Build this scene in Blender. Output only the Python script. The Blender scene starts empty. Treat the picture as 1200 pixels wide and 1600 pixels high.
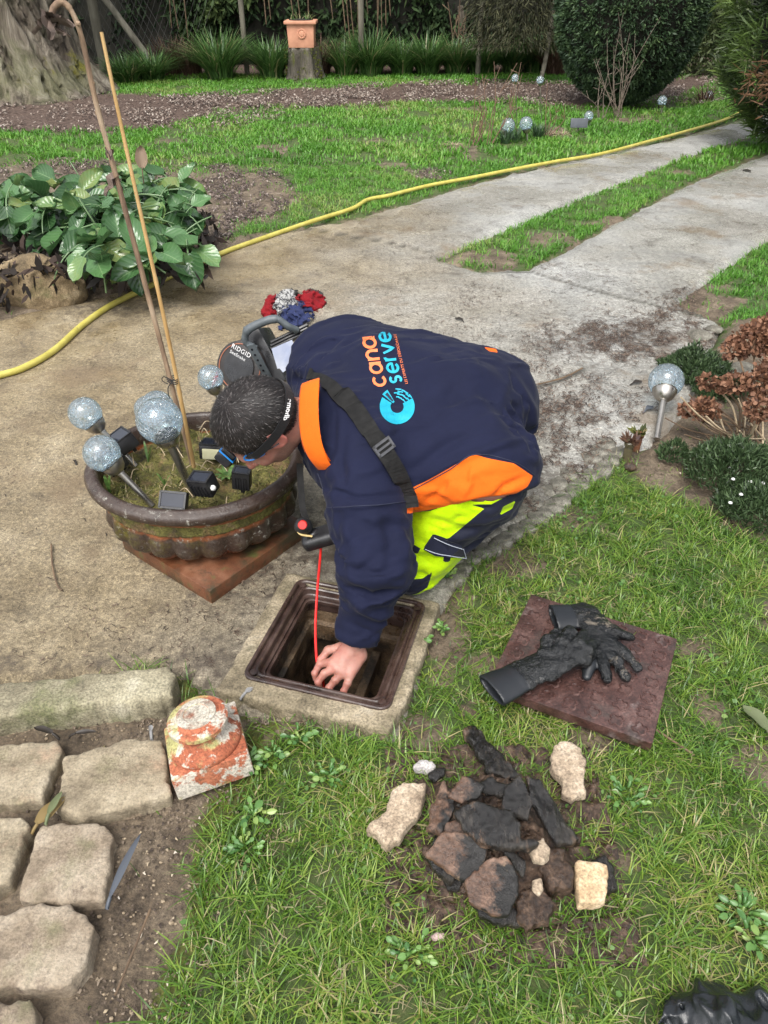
import bpy, bmesh, math, random
import numpy as np
from math import sin, cos, tan, pi, radians, atan2, sqrt
from mathutils import Vector, Matrix, Quaternion
from mathutils.bvhtree import BVHTree
rnd = random.Random(7)
rng = np.random.default_rng(7)
scene = bpy.context.scene
col = scene.collection

# ------------------------------------------------------------------ camera, sky, sun, exposure
H = 1.6; PITCH = radians(36.0); F = 1180.0
cam_d = bpy.data.cameras.new('camera'); cam = bpy.data.objects.new('camera', cam_d); col.objects.link(cam)
cam.location = (0, 0, H); cam.rotation_euler = (radians(90) - PITCH, 0, 0)
cam_d.sensor_fit = 'VERTICAL'; cam_d.sensor_height = 36.0; cam_d.lens = F / 1600.0 * 36.0
cam_d.clip_start = 0.02; cam_d.clip_end = 600
scene.camera = cam
SUN_EL, SUN_AZ = radians(58), radians(200)      # azimuth clockwise from +Y
w = bpy.data.worlds.new('World'); scene.world = w; w.use_nodes = True
nt = w.node_tree; nt.nodes.clear()
sky = nt.nodes.new('ShaderNodeTexSky'); sky.sky_type = 'NISHITA'; sky.sun_disc = False
sky.sun_elevation = SUN_EL; sky.sun_rotation = SUN_AZ; sky.air_density = 1.0; sky.dust_density = 4.0; sky.ozone_density = 1.0
hs = nt.nodes.new('ShaderNodeHueSaturation'); hs.inputs['Saturation'].default_value = 0.25
bg = nt.nodes.new('ShaderNodeBackground'); bg.inputs['Strength'].default_value = 0.15
wo = nt.nodes.new('ShaderNodeOutputWorld')
nt.links.new(sky.outputs[0], hs.inputs['Color']); nt.links.new(hs.outputs[0], bg.inputs['Color']); nt.links.new(bg.outputs[0], wo.inputs[0])
sd = bpy.data.lights.new('sun', 'SUN'); sd.energy = 1.1; sd.angle = radians(25); sd.color = (1.0, 0.96, 0.9)
sun = bpy.data.objects.new('sun', sd); col.objects.link(sun)
sdir = Vector((sin(SUN_AZ) * cos(SUN_EL), cos(SUN_AZ) * cos(SUN_EL), sin(SUN_EL)))
sun.rotation_euler = sdir.to_track_quat('Z', 'Y').to_euler(); sun.location = (0, 0, 12)
scene.view_settings.view_transform = 'Standard'; scene.view_settings.look = 'None'
scene.view_settings.exposure = 1.12; scene.view_settings.gamma = 1; scene.view_settings.use_curve_mapping = False
scene.render.engine = 'CYCLES'
scene.cycles.max_bounces = 6; scene.cycles.transparent_max_bounces = 8

# ------------------------------------------------------------------ photograph pixel -> place
CP, SP = cos(PITCH), sin(PITCH)
def ray(px, py):
    x = (px - 600) / F; v = (800 - py) / F
    return Vector((x, CP + v * SP, -SP + v * CP))
def G(px, py, z=0.0):                # point at height z seen at that pixel
    d = ray(px, py); t = (H - z) / (-d.z); return Vector((d.x * t, d.y * t, z))
def GY(px, py, y):                   # point at world distance y seen at that pixel
    d = ray(px, py); t = y / d.y; return Vector((d.x * t, y, H + d.z * t))
def pix(x, y, z=0.0):                # arrays: world -> pixel
    dep = np.maximum(y * CP - (z - H) * SP, 0.05)
    up = y * SP + (z - H) * CP
    return 600 + F * x / dep, 800 - F * up / dep
def ppm(p):                          # pixels per metre at a point
    return F / (p[1] * CP - (p[2] - H) * SP)

# ------------------------------------------------------------------ numpy noise
_perm = rng.permutation(4096)
_val = rng.random(4096)
def _h(i, j, k=0):
    return _val[(_perm[(_perm[(i & 4095)] + j) & 4095] + k * 31 + _perm[k & 4095]) & 4095]
def vnoise(x, y, z=None):
    x = np.asarray(x, float); y = np.asarray(y, float)
    i = np.floor(x).astype(int); j = np.floor(y).astype(int); u = x - i; v = y - j
    u = u * u * (3 - 2 * u); v = v * v * (3 - 2 * v)
    if z is None:
        return (_h(i, j) * (1 - u) + _h(i + 1, j) * u) * (1 - v) + (_h(i, j + 1) * (1 - u) + _h(i + 1, j + 1) * u) * v
    z = np.asarray(z, float); k = np.floor(z).astype(int); t = z - k; t = t * t * (3 - 2 * t)
    def pl(k): return (_h(i, j, k) * (1 - u) + _h(i + 1, j, k) * u) * (1 - v) + (_h(i, j + 1, k) * (1 - u) + _h(i + 1, j + 1, k) * u) * v
    return pl(k) * (1 - t) + pl(k + 1) * t
def fbm(x, y, z=None, o=4):
    s = 0; a = 0.5; n = 0; f = 1.0
    for q in range(o):
        s = s + a * vnoise(x * f + 17.3 * q, y * f - 9.1 * q, None if z is None else z * f + 5.7 * q); n += a; a *= .5; f *= 2.03
    return s / n                     # 0..1, mean .5
def sstep(a, b, x):
    t = np.clip((x - a) / (b - a), 0, 1); return t * t * (3 - 2 * t)
def poly_sd(px, py, poly):           # signed distance, positive inside
    px = np.asarray(px, float); py = np.asarray(py, float)
    d = np.full(px.shape, 1e18); ins = np.zeros(px.shape, bool); n = len(poly)
    for a in range(n):
        x0, y0 = poly[a]; x1, y1 = poly[(a + 1) % n]
        ex, ey = x1 - x0, y1 - y0; L = ex * ex + ey * ey + 1e-12
        t = np.clip(((px - x0) * ex + (py - y0) * ey) / L, 0, 1)
        d = np.minimum(d, (px - x0 - t * ex) ** 2 + (py - y0 - t * ey) ** 2)
        c = ((y0 > py) != (y1 > py))
        with np.errstate(divide='ignore', invalid='ignore'):
            xi = x0 + (py - y0) / (y1 - y0 if y1 != y0 else 1e-12) * ex
        ins ^= c & (px < xi)
    d = np.sqrt(d); return np.where(ins, d, -d)

# ------------------------------------------------------------------ node materials
def new_mat(name):
    m = bpy.data.materials.new(name); m.use_nodes = True
    t = m.node_tree; t.nodes.clear()
    o = t.nodes.new('ShaderNodeOutputMaterial'); b = t.nodes.new('ShaderNodeBsdfPrincipled')
    t.links.new(b.outputs[0], o.inputs[0]); return m, t, b, o
def c4(c): return (c[0], c[1], c[2], 1.0)
def N(t, typ, **kw):
    n = t.nodes.new(typ)
    for k, v in kw.items():
        if k.startswith('i_'): n.inputs[k[2:].replace('_', ' ')].default_value = v
        else: setattr(n, k, v)
    return n
def noise_node(t, vec, scale, detail=5, rough=.6, dist=0.0):
    n = N(t, 'ShaderNodeTexNoise'); n.inputs['Scale'].default_value = scale; n.inputs['Detail'].default_value = detail
    n.inputs['Roughness'].default_value = rough; n.inputs['Distortion'].default_value = dist
    t.links.new(vec, n.inputs['Vector']); return n.outputs['Fac']
def ramp(t, fac, stops):
    r = N(t, 'ShaderNodeValToRGB'); e = r.color_ramp.elements
    while len(e) > 1: e.remove(e[0])
    e[0].position = stops[0][0]; e[0].color = c4(stops[0][1])
    for p, c in stops[1:]:
        q = e.new(p); q.color = c4(c)
    t.links.new(fac, r.inputs[0]); return r.outputs[0]
def mapr(t, fac, a, b, c=0.0, d=1.0):
    m = N(t, 'ShaderNodeMapRange'); m.inputs[1].default_value = a; m.inputs[2].default_value = b; m.inputs[3].default_value = c; m.inputs[4].default_value = d
    t.links.new(fac, m.inputs[0]); return m.outputs[0]
def mixc(t, fac, a, b, mode='MIX'):
    m = N(t, 'ShaderNodeMix', data_type='RGBA', blend_type=mode)
    if isinstance(fac, float): m.inputs[0].default_value = fac
    else: t.links.new(fac, m.inputs[0])
    for s, v in ((6, a), (7, b)):
        if isinstance(v, tuple): m.inputs[s].default_value = c4(v)
        else: t.links.new(v, m.inputs[s])
    return m.outputs[2]
def math_n(t, op, a, b=None, clamp=False):
    m = N(t, 'ShaderNodeMath', operation=op); m.use_clamp = clamp
    for s, v in ((0, a), (1, b)):
        if v is None: continue
        if isinstance(v, (int, float)): m.inputs[s].default_value = v
        else: t.links.new(v, m.inputs[s])
    return m.outputs[0]
def coords(t, stretch=None, kind='Object'):
    c = N(t, 'ShaderNodeTexCoord').outputs[kind]
    if stretch:
        mp = N(t, 'ShaderNodeMapping'); mp.inputs['Scale'].default_value = stretch; t.links.new(c, mp.inputs[0]); c = mp.outputs[0]
    return c
def attr(t, name):
    return N(t, 'ShaderNodeAttribute', attribute_name=name).outputs['Fac']
def mk(name, stops, scale=6, rough=.8, bump=.3, bscale=None, layers=(), stretch=None, rrange=None, metal=0.0, bdist=.01, detail=6, spec=.5, sub=0.0, coat=0.0, subc=None, nrough=.6, speck=None):
    """noise -> ramp base; layers = (colour, scale, lo, hi[, detail]) blotches on top"""
    m, t, b, o = new_mat(name); v = coords(t, stretch)
    if not isinstance(stops[0][0], (int, float)): pass
    n1 = noise_node(t, v, scale, detail, nrough)
    c = ramp(t, n1, stops)
    for i, L in enumerate(layers):
        mp = N(t, 'ShaderNodeMapping'); mp.inputs['Location'].default_value = (3.1 * i + 1, 7.7 * i, 2.3); t.links.new(v, mp.inputs[0])
        f = mapr(t, noise_node(t, mp.outputs[0], L[1], L[4] if len(L) > 4 else 6, .65), L[2], L[3])
        c = mixc(t, f, c, L[0])
    if speck is None: speck = 1.0 if bump >= .7 else 0.0
    if speck:
        lo_, hi_ = 1 - .42 * speck, 1 + .38 * speck
        sp1 = noise_node(t, v, 170, 3, .6); c = mixc(t, 1.0, c, ramp(t, sp1, [(.33, (lo_,) * 3), (.5, (1.,) * 3), (.68, (hi_,) * 3)]), 'MULTIPLY')
        pit = mapr(t, noise_node(t, v, 55, 6, .75), .60, .70, 0, .55 * speck); c = mixc(t, pit, c, tuple(x * .35 for x in stops[0][1]))
    t.links.new(c, b.inputs['Base Color'])
    if rrange:
        r = mapr(t, noise_node(t, v, rrange[2], 4), .35, .65, rrange[0], rrange[1]); t.links.new(r, b.inputs['Roughness'])
    else: b.inputs['Roughness'].default_value = rough
    b.inputs['Metallic'].default_value = metal
    b.inputs['Specular IOR Level'].default_value = spec
    if coat: b.inputs['Coat Weight'].default_value = coat; b.inputs['Coat Roughness'].default_value = .15
    if sub:
        b.inputs['Subsurface Weight'].default_value = sub; b.inputs['Subsurface Radius'].default_value = subc or (.01, .004, .002); b.inputs['Subsurface Scale'].default_value = 1.0
    if bump:
        bn = N(t, 'ShaderNodeBump'); bn.inputs['Strength'].default_value = bump; bn.inputs['Distance'].default_value = bdist
        h = noise_node(t, v, bscale or scale * 4, 8, .7)
        t.links.new(h, bn.inputs['Height']); t.links.new(bn.outputs[0], b.inputs['Normal'])
    return m
def leafmat(name, stops, rough=.5, trans=.35, spec=.5, vary=.0, attrname='rnd', bump=0.0, patch=None):
    """foliage / blades: colour from the per-face attribute, part of the light passes through"""
    m, t, b, o = new_mat(name)
    a = attr(t, attrname)
    if vary:
        v = coords(t); a = math_n(t, 'ADD', a, math_n(t, 'MULTIPLY', math_n(t, 'SUBTRACT', noise_node(t, v, vary, 4), .5), .9))
    c = ramp(t, a, stops)
    t.links.new(c, b.inputs['Base Color']); b.inputs['Roughness'].default_value = rough; b.inputs['Specular IOR Level'].default_value = spec
    tr = N(t, 'ShaderNodeBsdfTranslucent'); t.links.new(c, tr.inputs[0])
    mx = N(t, 'ShaderNodeMixShader'); mx.inputs[0].default_value = trans
    t.links.new(b.outputs[0], mx.inputs[1]); t.links.new(tr.outputs[0], mx.inputs[2]); t.links.new(mx.outputs[0], o.inputs[0])
    return m

# ------------------------------------------------------------------ meshes and things
def me_np(name, V, T, smooth=False, attrs=None, fattrs=None, mats=None, mi=None):
    """V (n,3), T (m,k) all faces same size"""
    V = np.asarray(V, np.float32); T = np.asarray(T, np.int32); me = bpy.data.meshes.new(name)
    me.vertices.add(len(V)); me.vertices.foreach_set('co', V.ravel())
    k = T.shape[1]; me.loops.add(T.size); me.loops.foreach_set('vertex_index', T.ravel())
    me.polygons.add(len(T)); me.polygons.foreach_set('loop_start', np.arange(0, T.size, k, dtype=np.int32))
    try: me.polygons.foreach_set('loop_total', np.full(len(T), k, np.int32))
    except Exception: pass
    if mi is not None: me.polygons.foreach_set('material_index', np.asarray(mi, np.int32))
    me.update(calc_edges=True)
    if smooth: me.polygons.foreach_set('use_smooth', np.ones(len(T), bool))
    for nm, a in (attrs or {}).items():
        me.attributes.new(nm, 'FLOAT', 'POINT').data.foreach_set('value', np.asarray(a, np.float32))
    for nm, a in (fattrs or {}).items():
        me.attributes.new(nm, 'FLOAT', 'FACE').data.foreach_set('value', np.asarray(a, np.float32))
    return me
def root_of(o):
    while o.parent: o = o.parent
    return o
def tag(o, label=None, cat=None, group=None, kind=None):
    if label: o['label'] = label
    if cat: o['category'] = cat
    if group: o['group'] = group
    if kind: o['kind'] = kind
    return o
def thing(name, loc, label, cat, group=None):
    o = bpy.data.objects.new(name, None); col.objects.link(o); o.location = loc; o.empty_display_size = .05
    return tag(o, label, cat, group)
def link(name, me, mat=None, parent=None, base=None):
    """mesh vertices are in world coordinates; shift them to the thing's origin"""
    if mat is not None:
        for m in (mat if isinstance(mat, (list, tuple)) else [mat]): me.materials.append(m)
    o = bpy.data.objects.new(name, me); col.objects.link(o)
    if parent is not None:
        o.parent = parent; off = root_of(parent).location
        me.transform(Matrix.Translation(-Vector(off)))
    elif base is not None:
        me.transform(Matrix.Translation(-Vector(base))); o.location = base
    return o
def pyobj(name, V, Fc, mat, parent=None, smooth=False, base=None):
    me = bpy.data.meshes.new(name); me.from_pydata([tuple(v) for v in V], [], [tuple(f) for f in Fc]); me.update()
    if smooth: me.polygons.foreach_set('use_smooth', [True] * len(me.polygons))
    return link(name, me, mat, parent, base)
class MB:
    """collects shapes (world coordinates) into one mesh"""
    def __init__(s): s.V = []; s.F = []
    def add(s, V, Fc):
        n = len(s.V); s.V += [Vector(v) for v in V]; s.F += [tuple(i + n for i in f) for f in Fc]; return s
    def box(s, c, size, rot=None, taper=1.0):
        a, b, d = size[0] / 2, size[1] / 2, size[2] / 2; c = Vector(c); V = []
        for z in (-1, 1):
            k = taper if z > 0 else 1
            for x, y in ((-1, -1), (1, -1), (1, 1), (-1, 1)): V.append(Vector((x * a * k, y * b * k, z * d)))
        if rot is not None: V = [rot @ v for v in V]
        return s.add([v + c for v in V], [(0, 3, 2, 1), (4, 5, 6, 7), (0, 1, 5, 4), (1, 2, 6, 5), (2, 3, 7, 6), (3, 0, 4, 7)])
    def tube(s, pts, r, n=8, cap=True, flat=1.0):
        pts = [Vector(p) for p in pts]; m = len(pts)
        rs = r if isinstance(r, (list, tuple)) else [r] * m
        up = None; V = []
        for i, p in enumerate(pts):
            d = (pts[min(i + 1, m - 1)] - pts[max(i - 1, 0)])
            if d.length < 1e-9: d = Vector((0, 0, 1))
            d.normalize()
            if up is None:
                up = Vector((0, 0, 1)) if abs(d.z) < .9 else Vector((1, 0, 0))
            u = (up - d * up.dot(d)).normalized(); v = d.cross(u); up = u
            for k in range(n):
                a = 2 * pi * k / n; V.append(p + u * cos(a) * rs[i] * flat + v * sin(a) * rs[i])
        Fc = [(i * n + k, i * n + (k + 1) % n, (i + 1) * n + (k + 1) % n, (i + 1) * n + k) for i in range(m - 1) for k in range(n)]
        if cap: Fc += [tuple(range(n - 1, -1, -1)), tuple((m - 1) * n + k for k in range(n))]
        return s.add(V, Fc)
    def lathe(s, prof, base, n=24, rot=None, cap=True):
        V = []; base = Vector(base)
        for r, z in prof:
            for k in range(n):
                a = 2 * pi * k / n; v = Vector((r * cos(a), r * sin(a), z)); V.append((rot @ v if rot is not None else v) + base)
        m = len(prof)
        Fc = [(i * n + k, i * n + (k + 1) % n, (i + 1) * n + (k + 1) % n, (i + 1) * n + k) for i in range(m - 1) for k in range(n)]
        if cap:
            if prof[0][0] > 1e-6: Fc.append(tuple(range(n - 1, -1, -1)))
            if prof[-1][0] > 1e-6: Fc.append(tuple((m - 1) * n + k for k in range(n)))
        return s.add(V, Fc)
    def prism(s, poly, z0, z1, M=None):
        n = len(poly); V = [Vector((p[0], p[1], z0)) for p in poly] + [Vector((p[0], p[1], z1)) for p in poly]
        if M is not None: V = [M @ v for v in V]
        return s.add(V, [tuple(range(n - 1, -1, -1)), tuple(range(n, 2 * n))] + [(k, (k + 1) % n, n + (k + 1) % n, n + k) for k in range(n)])
    def build(s, name, mat, parent=None, smooth=False, base=None, bevel=0, seg=2, auto=None):
        me = bpy.data.meshes.new(name); me.from_pydata([tuple(v) for v in s.V], [], s.F); me.update()
        bm = bmesh.new(); bm.from_mesh(me)
        if bevel:
            bmesh.ops.remove_doubles(bm, verts=bm.verts, dist=1e-6)
            es = [e for e in bm.edges if len(e.link_faces) == 2 and e.calc_face_angle(0) > .5]
            bmesh.ops.bevel(bm, geom=es, offset=bevel, segments=seg, affect='EDGES', profile=.6, clamp_overlap=True)
        bmesh.ops.recalc_face_normals(bm, faces=bm.faces)
        bm.to_mesh(me); bm.free()
        if smooth or bevel:
            me.polygons.foreach_set('use_smooth', [True] * len(me.polygons))
            try: me.set_sharp_from_angle(angle=auto if auto else radians(40))
            except Exception: pass
        return link(name, me, mat, parent, base)
def bez(pts, n=8):                   # Catmull-Rom through the points
    P_ = [Vector(p) for p in pts]; out = []
    for i in range(len(P_) - 1):
        a = P_[max(i - 1, 0)]; b = P_[i]; c = P_[i + 1]; d = P_[min(i + 2, len(P_) - 1)]
        for k in range(n):
            t = k / n
            out.append(.5 * ((2 * b) + (c - a) * t + (2 * a - 5 * b + 4 * c - d) * t * t + (3 * b - a - 3 * c + d) * t ** 3))
    out.append(P_[-1]); return out
def frame(d, up=(0, 0, 1)):          # matrix with z axis along d
    d = Vector(d).normalized(); u = Vector(up); u = u - d * u.dot(d)
    if u.length < 1e-5: u = Vector((1, 0, 0)) - d * d.x
    u.normalize(); x = u.cross(d); return Matrix((x, u, d)).transposed()

# ------------------------------------------------------------------ implicit surfaces (surface nets)
def sdf_mesh(name, fn, lo, hi, res, smooth=True, attrs=None):
    lo = np.array(lo, float); hi = np.array(hi, float); n = np.maximum(np.ceil((hi - lo) / res).astype(int) + 1, 3)
    ax = [lo[a] + res * np.arange(n[a]) for a in range(3)]
    X, Y, Z = np.meshgrid(*ax, indexing='ij'); D = fn(X, Y, Z).astype(np.float32)
    s = D < 0; nx, ny, nz = n
    cs = [(dx, dy, dz) for dx in (0, 1) for dy in (0, 1) for dz in (0, 1)]
    sub = lambda A, c: A[c[0]:nx - 1 + c[0], c[1]:ny - 1 + c[1], c[2]:nz - 1 + c[2]]
    cnt = sum(sub(s, c).astype(np.int8) for c in cs); act = (cnt > 0) & (cnt < 8)
    I = np.argwhere(act); idx = -np.ones(act.shape, np.int32); idx[act] = np.arange(len(I))
    P_ = np.zeros((len(I), 3)); W = np.zeros(len(I))
    dv = {c: D[I[:, 0] + c[0], I[:, 1] + c[1], I[:, 2] + c[2]] for c in cs}
    for c in cs:
        for a in range(3):
            if c[a]: continue
            e = list(c); e[a] = 1; e = tuple(e); u, v = dv[c], dv[e]; m = (u < 0) != (v < 0)
            t = np.where(m, u / np.where(m, u - v, 1), 0)
            q = np.tile(np.array(c, float), (len(I), 1)); q[:, a] += t
            P_ += q * m[:, None]; W += m
    P_ = (I + P_ / W[:, None]) * res + lo
    Fq = []
    for a in range(3):
        b, c = (a + 1) % 3, (a + 2) % 3
        A0 = [slice(1, -1)] * 3; A0[a] = slice(0, -1); A1 = [slice(1, -1)] * 3; A1[a] = slice(1, None)
        s0, s1 = s[tuple(A0)], s[tuple(A1)]; m = s0 != s1; E = np.argwhere(m)
        off = np.array([1, 1, 1]); off[a] = 0; E = E + off; flip = ~s0[m]
        def g(db, dc):
            q = E.copy(); q[:, b] += db; q[:, c] += dc; return idx[q[:, 0], q[:, 1], q[:, 2]]
        q = np.stack([g(-1, -1), g(0, -1), g(0, 0), g(-1, 0)], 1); q[flip] = q[flip][:, ::-1]; Fq.append(q)
    Fq = np.concatenate(Fq); Fq = Fq[(Fq >= 0).all(1)]
    return me_np(name, P_, Fq, smooth, attrs={k: f(P_) for k, f in (attrs or {}).items()})
def smin(a, b, k): h = np.clip(.5 + .5 * (b - a) / k, 0, 1); return b * (1 - h) + a * h - k * h * (1 - h)
def smax(a, b, k): return -smin(-a, -b, k)
def s_cone(X, Y, Z, a, b, ra, rb, fl=None):
    """round cone a->b; fl=(dir,scale) flattens along a direction"""
    a = np.array(a, float); b = np.array(b, float); d = b - a; L = d @ d + 1e-12
    px, py, pz = X - a[0], Y - a[1], Z - a[2]
    t = np.clip((px * d[0] + py * d[1] + pz * d[2]) / L, 0, 1)
    qx, qy, qz = px - t * d[0], py - t * d[1], pz - t * d[2]
    r = ra + (rb - ra) * t
    if fl is not None:
        u = np.array(fl[0], float); u /= np.linalg.norm(u); k = fl[1]
        q = qx * u[0] + qy * u[1] + qz * u[2]; e = (1 / k - 1) * q
        qx, qy, qz = qx + e * u[0], qy + e * u[1], qz + e * u[2]
    return np.sqrt(qx * qx + qy * qy + qz * qz) - r
def s_ell(X, Y, Z, c, r, M=None):
    px, py, pz = X - c[0], Y - c[1], Z - c[2]
    if M is not None:
        m = np.array(M)            # columns = local axes in world
        px, py, pz = (px * m[0, 0] + py * m[1, 0] + pz * m[2, 0], px * m[0, 1] + py * m[1, 1] + pz * m[2, 1], px * m[0, 2] + py * m[1, 2] + pz * m[2, 2])
    k = np.sqrt((px / r[0]) ** 2 + (py / r[1]) ** 2 + (pz / r[2]) ** 2); return (k - 1) * min(r)
def s_box(X, Y, Z, c, h, M=None, r=0.0):
    px, py, pz = X - c[0], Y - c[1], Z - c[2]
    if M is not None:
        m = np.array(M)
        px, py, pz = (px * m[0, 0] + py * m[1, 0] + pz * m[2, 0], px * m[0, 1] + py * m[1, 1] + pz * m[2, 1], px * m[0, 2] + py * m[1, 2] + pz * m[2, 2])
    qx, qy, qz = np.abs(px) - h[0] + r, np.abs(py) - h[1] + r, np.abs(pz) - h[2] + r
    return np.sqrt(np.maximum(qx, 0) ** 2 + np.maximum(qy, 0) ** 2 + np.maximum(qz, 0) ** 2) + np.minimum(np.maximum(qx, np.maximum(qy, qz)), 0) - r
# ================================================================== THE SETTING
# outlines, in photograph pixels on the ground plane
APRON = [(-900, 760), (-200, 545), (0, 492), (110, 470), (190, 450), (300, 415), (345, 385), (400, 362), (470, 352), (560, 335), (640, 312), (720, 287), (830, 260), (950, 236), (1060, 212), (1130, 192), (1230, 165), (1400, 140),
         (1420, 165), (1260, 200), (1160, 212), (1060, 247), (960, 287), (860, 328), (760, 368), (684, 400), (740, 418), (825, 416), (900, 378), (960, 346), (1060, 291), (1200, 236), (1420, 180), (1600, 200), (1400, 290), (1200, 372), (1110, 432), (1062, 468), (1130, 505),
         (1110, 560), (1075, 640), (1020, 690), (975, 704), (930, 740), (860, 795), (790, 842), (735, 868), (700, 925), (620, 1150), (330, 1090), (290, 1045), (150, 1055), (0, 1072), (-900, 1180)]
MULCH = [(-500, 190), (0, 150), (150, 143), (300, 150), (450, 141), (600, 133), (750, 127), (900, 131), (1010, 128), (1120, 112), (1125, 125), (1060, 150), (900, 168), (830, 156), (620, 160), (480, 168), (350, 168), (310, 185), (220, 203), (120, 205), (0, 204), (-500, 240)]
MUD1 = [(-300, 262), (0, 262), (90, 252), (200, 262), (330, 268), (430, 272), (455, 305), (430, 335), (370, 350), (345, 400), (300, 430), (150, 480), (0, 500), (-500, 600)]
RBED = [(975, 712), (990, 640), (1060, 600), (1110, 545), (1150, 505), (1260, 500), (1400, 620), (1400, 900), (1200, 850), (1120, 800), (1020, 760)]
LSOIL = [(-900, 1080), (0, 1080), (270, 1050), (400, 1110), (395, 1170), (350, 1215), (330, 1300), (300, 1400), (285, 1480), (240, 1560), (200, 1700), (150, 2200), (-900, 2200)]
SLAB = [G(340, 1078, .03), G(458, 895, .03), G(690, 940, .03), G(600, 1140, .03)]
# square up the manhole slab
_c = sum((SLAB[i] for i in range(4)), Vector()) / 4; _c.z = 0
_ux = ((SLAB[3] - SLAB[0]).normalized() + (SLAB[2] - SLAB[1]).normalized()).normalized()
MH_A = atan2(_ux.y, _ux.x); MH_C = _c
MH_M = Matrix.Translation(_c) @ Matrix.Rotation(MH_A, 4, 'Z')
def ground_masks(x, y):
    px, py = pix(x, y)
    n1 = (fbm(x * 2.2, y * 2.2) - .5); n2 = fbm(x * 9, y * 9, o=3) - .5
    sc = np.clip((py - 20) / 900, .03, 1.3)                      # pixels shrink with distance
    jit = (n1 * 60 + n2 * 50) * sc
    ap = poly_sd(px, py, APRON) + (n2 * 22 + n1 * 8) * sc
    mu = poly_sd(px, py, MULCH) + jit * .9
    m1 = poly_sd(px, py, MUD1) + jit
    rb = poly_sd(px, py, RBED) + jit * .7
    ls = poly_sd(px, py, LSOIL) + jit * .8
    drive = sstep(-3, 3, ap)
    bare = np.maximum.reduce([sstep(-4, 4, mu), sstep(-25, 14, m1), sstep(-14, 10, rb), sstep(-30, 22, ls)])
    bare = np.where(py < 116, 1.0, bare)
    # bald spots in the lawns
    b2 = fbm(x * 1.3 + 40, y * 1.3 + 11, o=5)
    near = sstep(4.5, 2.2, y)
    bald = sstep(.64, .74, b2) * (1 - near) * .7 + near * sstep(.60, .72, fbm(x * 5.5 + 3, y * 5.5 + 8, o=5)) * .8
    spots = [(670, 270, 36, 10), (430, 232, 40, 8), (590, 218, 26, 5), (610, 255, 30, 7), (870, 205, 20, 5), (1000, 185, 50, 7), (1095, 470, 60, 40), (760, 400, 60, 14), (860, 370, 60, 12), (940, 345, 40, 10), (700, 960, 40, 90), (640, 1150, 60, 40), (430, 1130, 60, 30), (930, 1150, 60, 25), (1090, 1000, 50, 40), (800, 880, 60, 30)]
    for a, b, c, d in spots:
        bald = np.maximum(bald, sstep(1.3, .5, np.sqrt(((px - a) / c) ** 2 + ((py - b) / d) ** 2) + n2 * 1.6) * .85)
    strip = (1 - drive) * (px > 650) * (py < 430) * (py > 170)
    return dict(drive=drive, bare=bare, bald=bald, mulch=sstep(-4, 4, mu), mud=sstep(-25, 14, m1), lsoil=sstep(-30, 22, ls), rbed=sstep(-14, 10, rb), ap=ap, ls=ls)
def bed_h(x, y):
    """raised bed of the big-leaved plants at the left"""
    px, py = pix(x, y); d = poly_sd(px, py, BED) + (fbm(x * 5, y * 5) - .5) * 14
    return .20 * sstep(2, 34, d)
BED = [(-400, 560), (0, 478), (120, 450), (190, 428), (290, 398), (322, 376), (318, 348), (240, 332), (100, 330), (-400, 350)]
def axis(lo, f0, f1, hi, st, g=1.12):
    a = [f0]; s = st
    while a[-1] > lo: s *= g; a.append(a[-1] - s)
    b = list(np.arange(f0 + st, f1, st)); s = st; b.append(f1)
    while b[-1] < hi: s *= g; b.append(b[-1] + s)
    return np.array(sorted(a) + b)
def ground_z(x, y, m=None):
    m = m or ground_masks(x, y)
    n = fbm(x * 3, y * 3) - .5; n2 = fbm(x * 16, y * 16, o=4) - .5; n3 = fbm(x * 45, y * 45, o=3) - .5
    near = sstep(7, 3, y)
    z = n * .03 + n2 * .022 * near + n3 * .010 * near
    z = z - .012
    z = z * (1 - m['drive']) + m['drive'] * -.05
    z = z + bed_h(x, y) + .06 * m['rbed'] * sstep(1.2, 2.2, x) - .012 * m['lsoil']
    z = z + .05 * m['mulch'] * (fbm(x * 1.2, y * 1.2) - .3) * sstep(5, 8, y) * (1-m['drive'])
    return z
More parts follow.
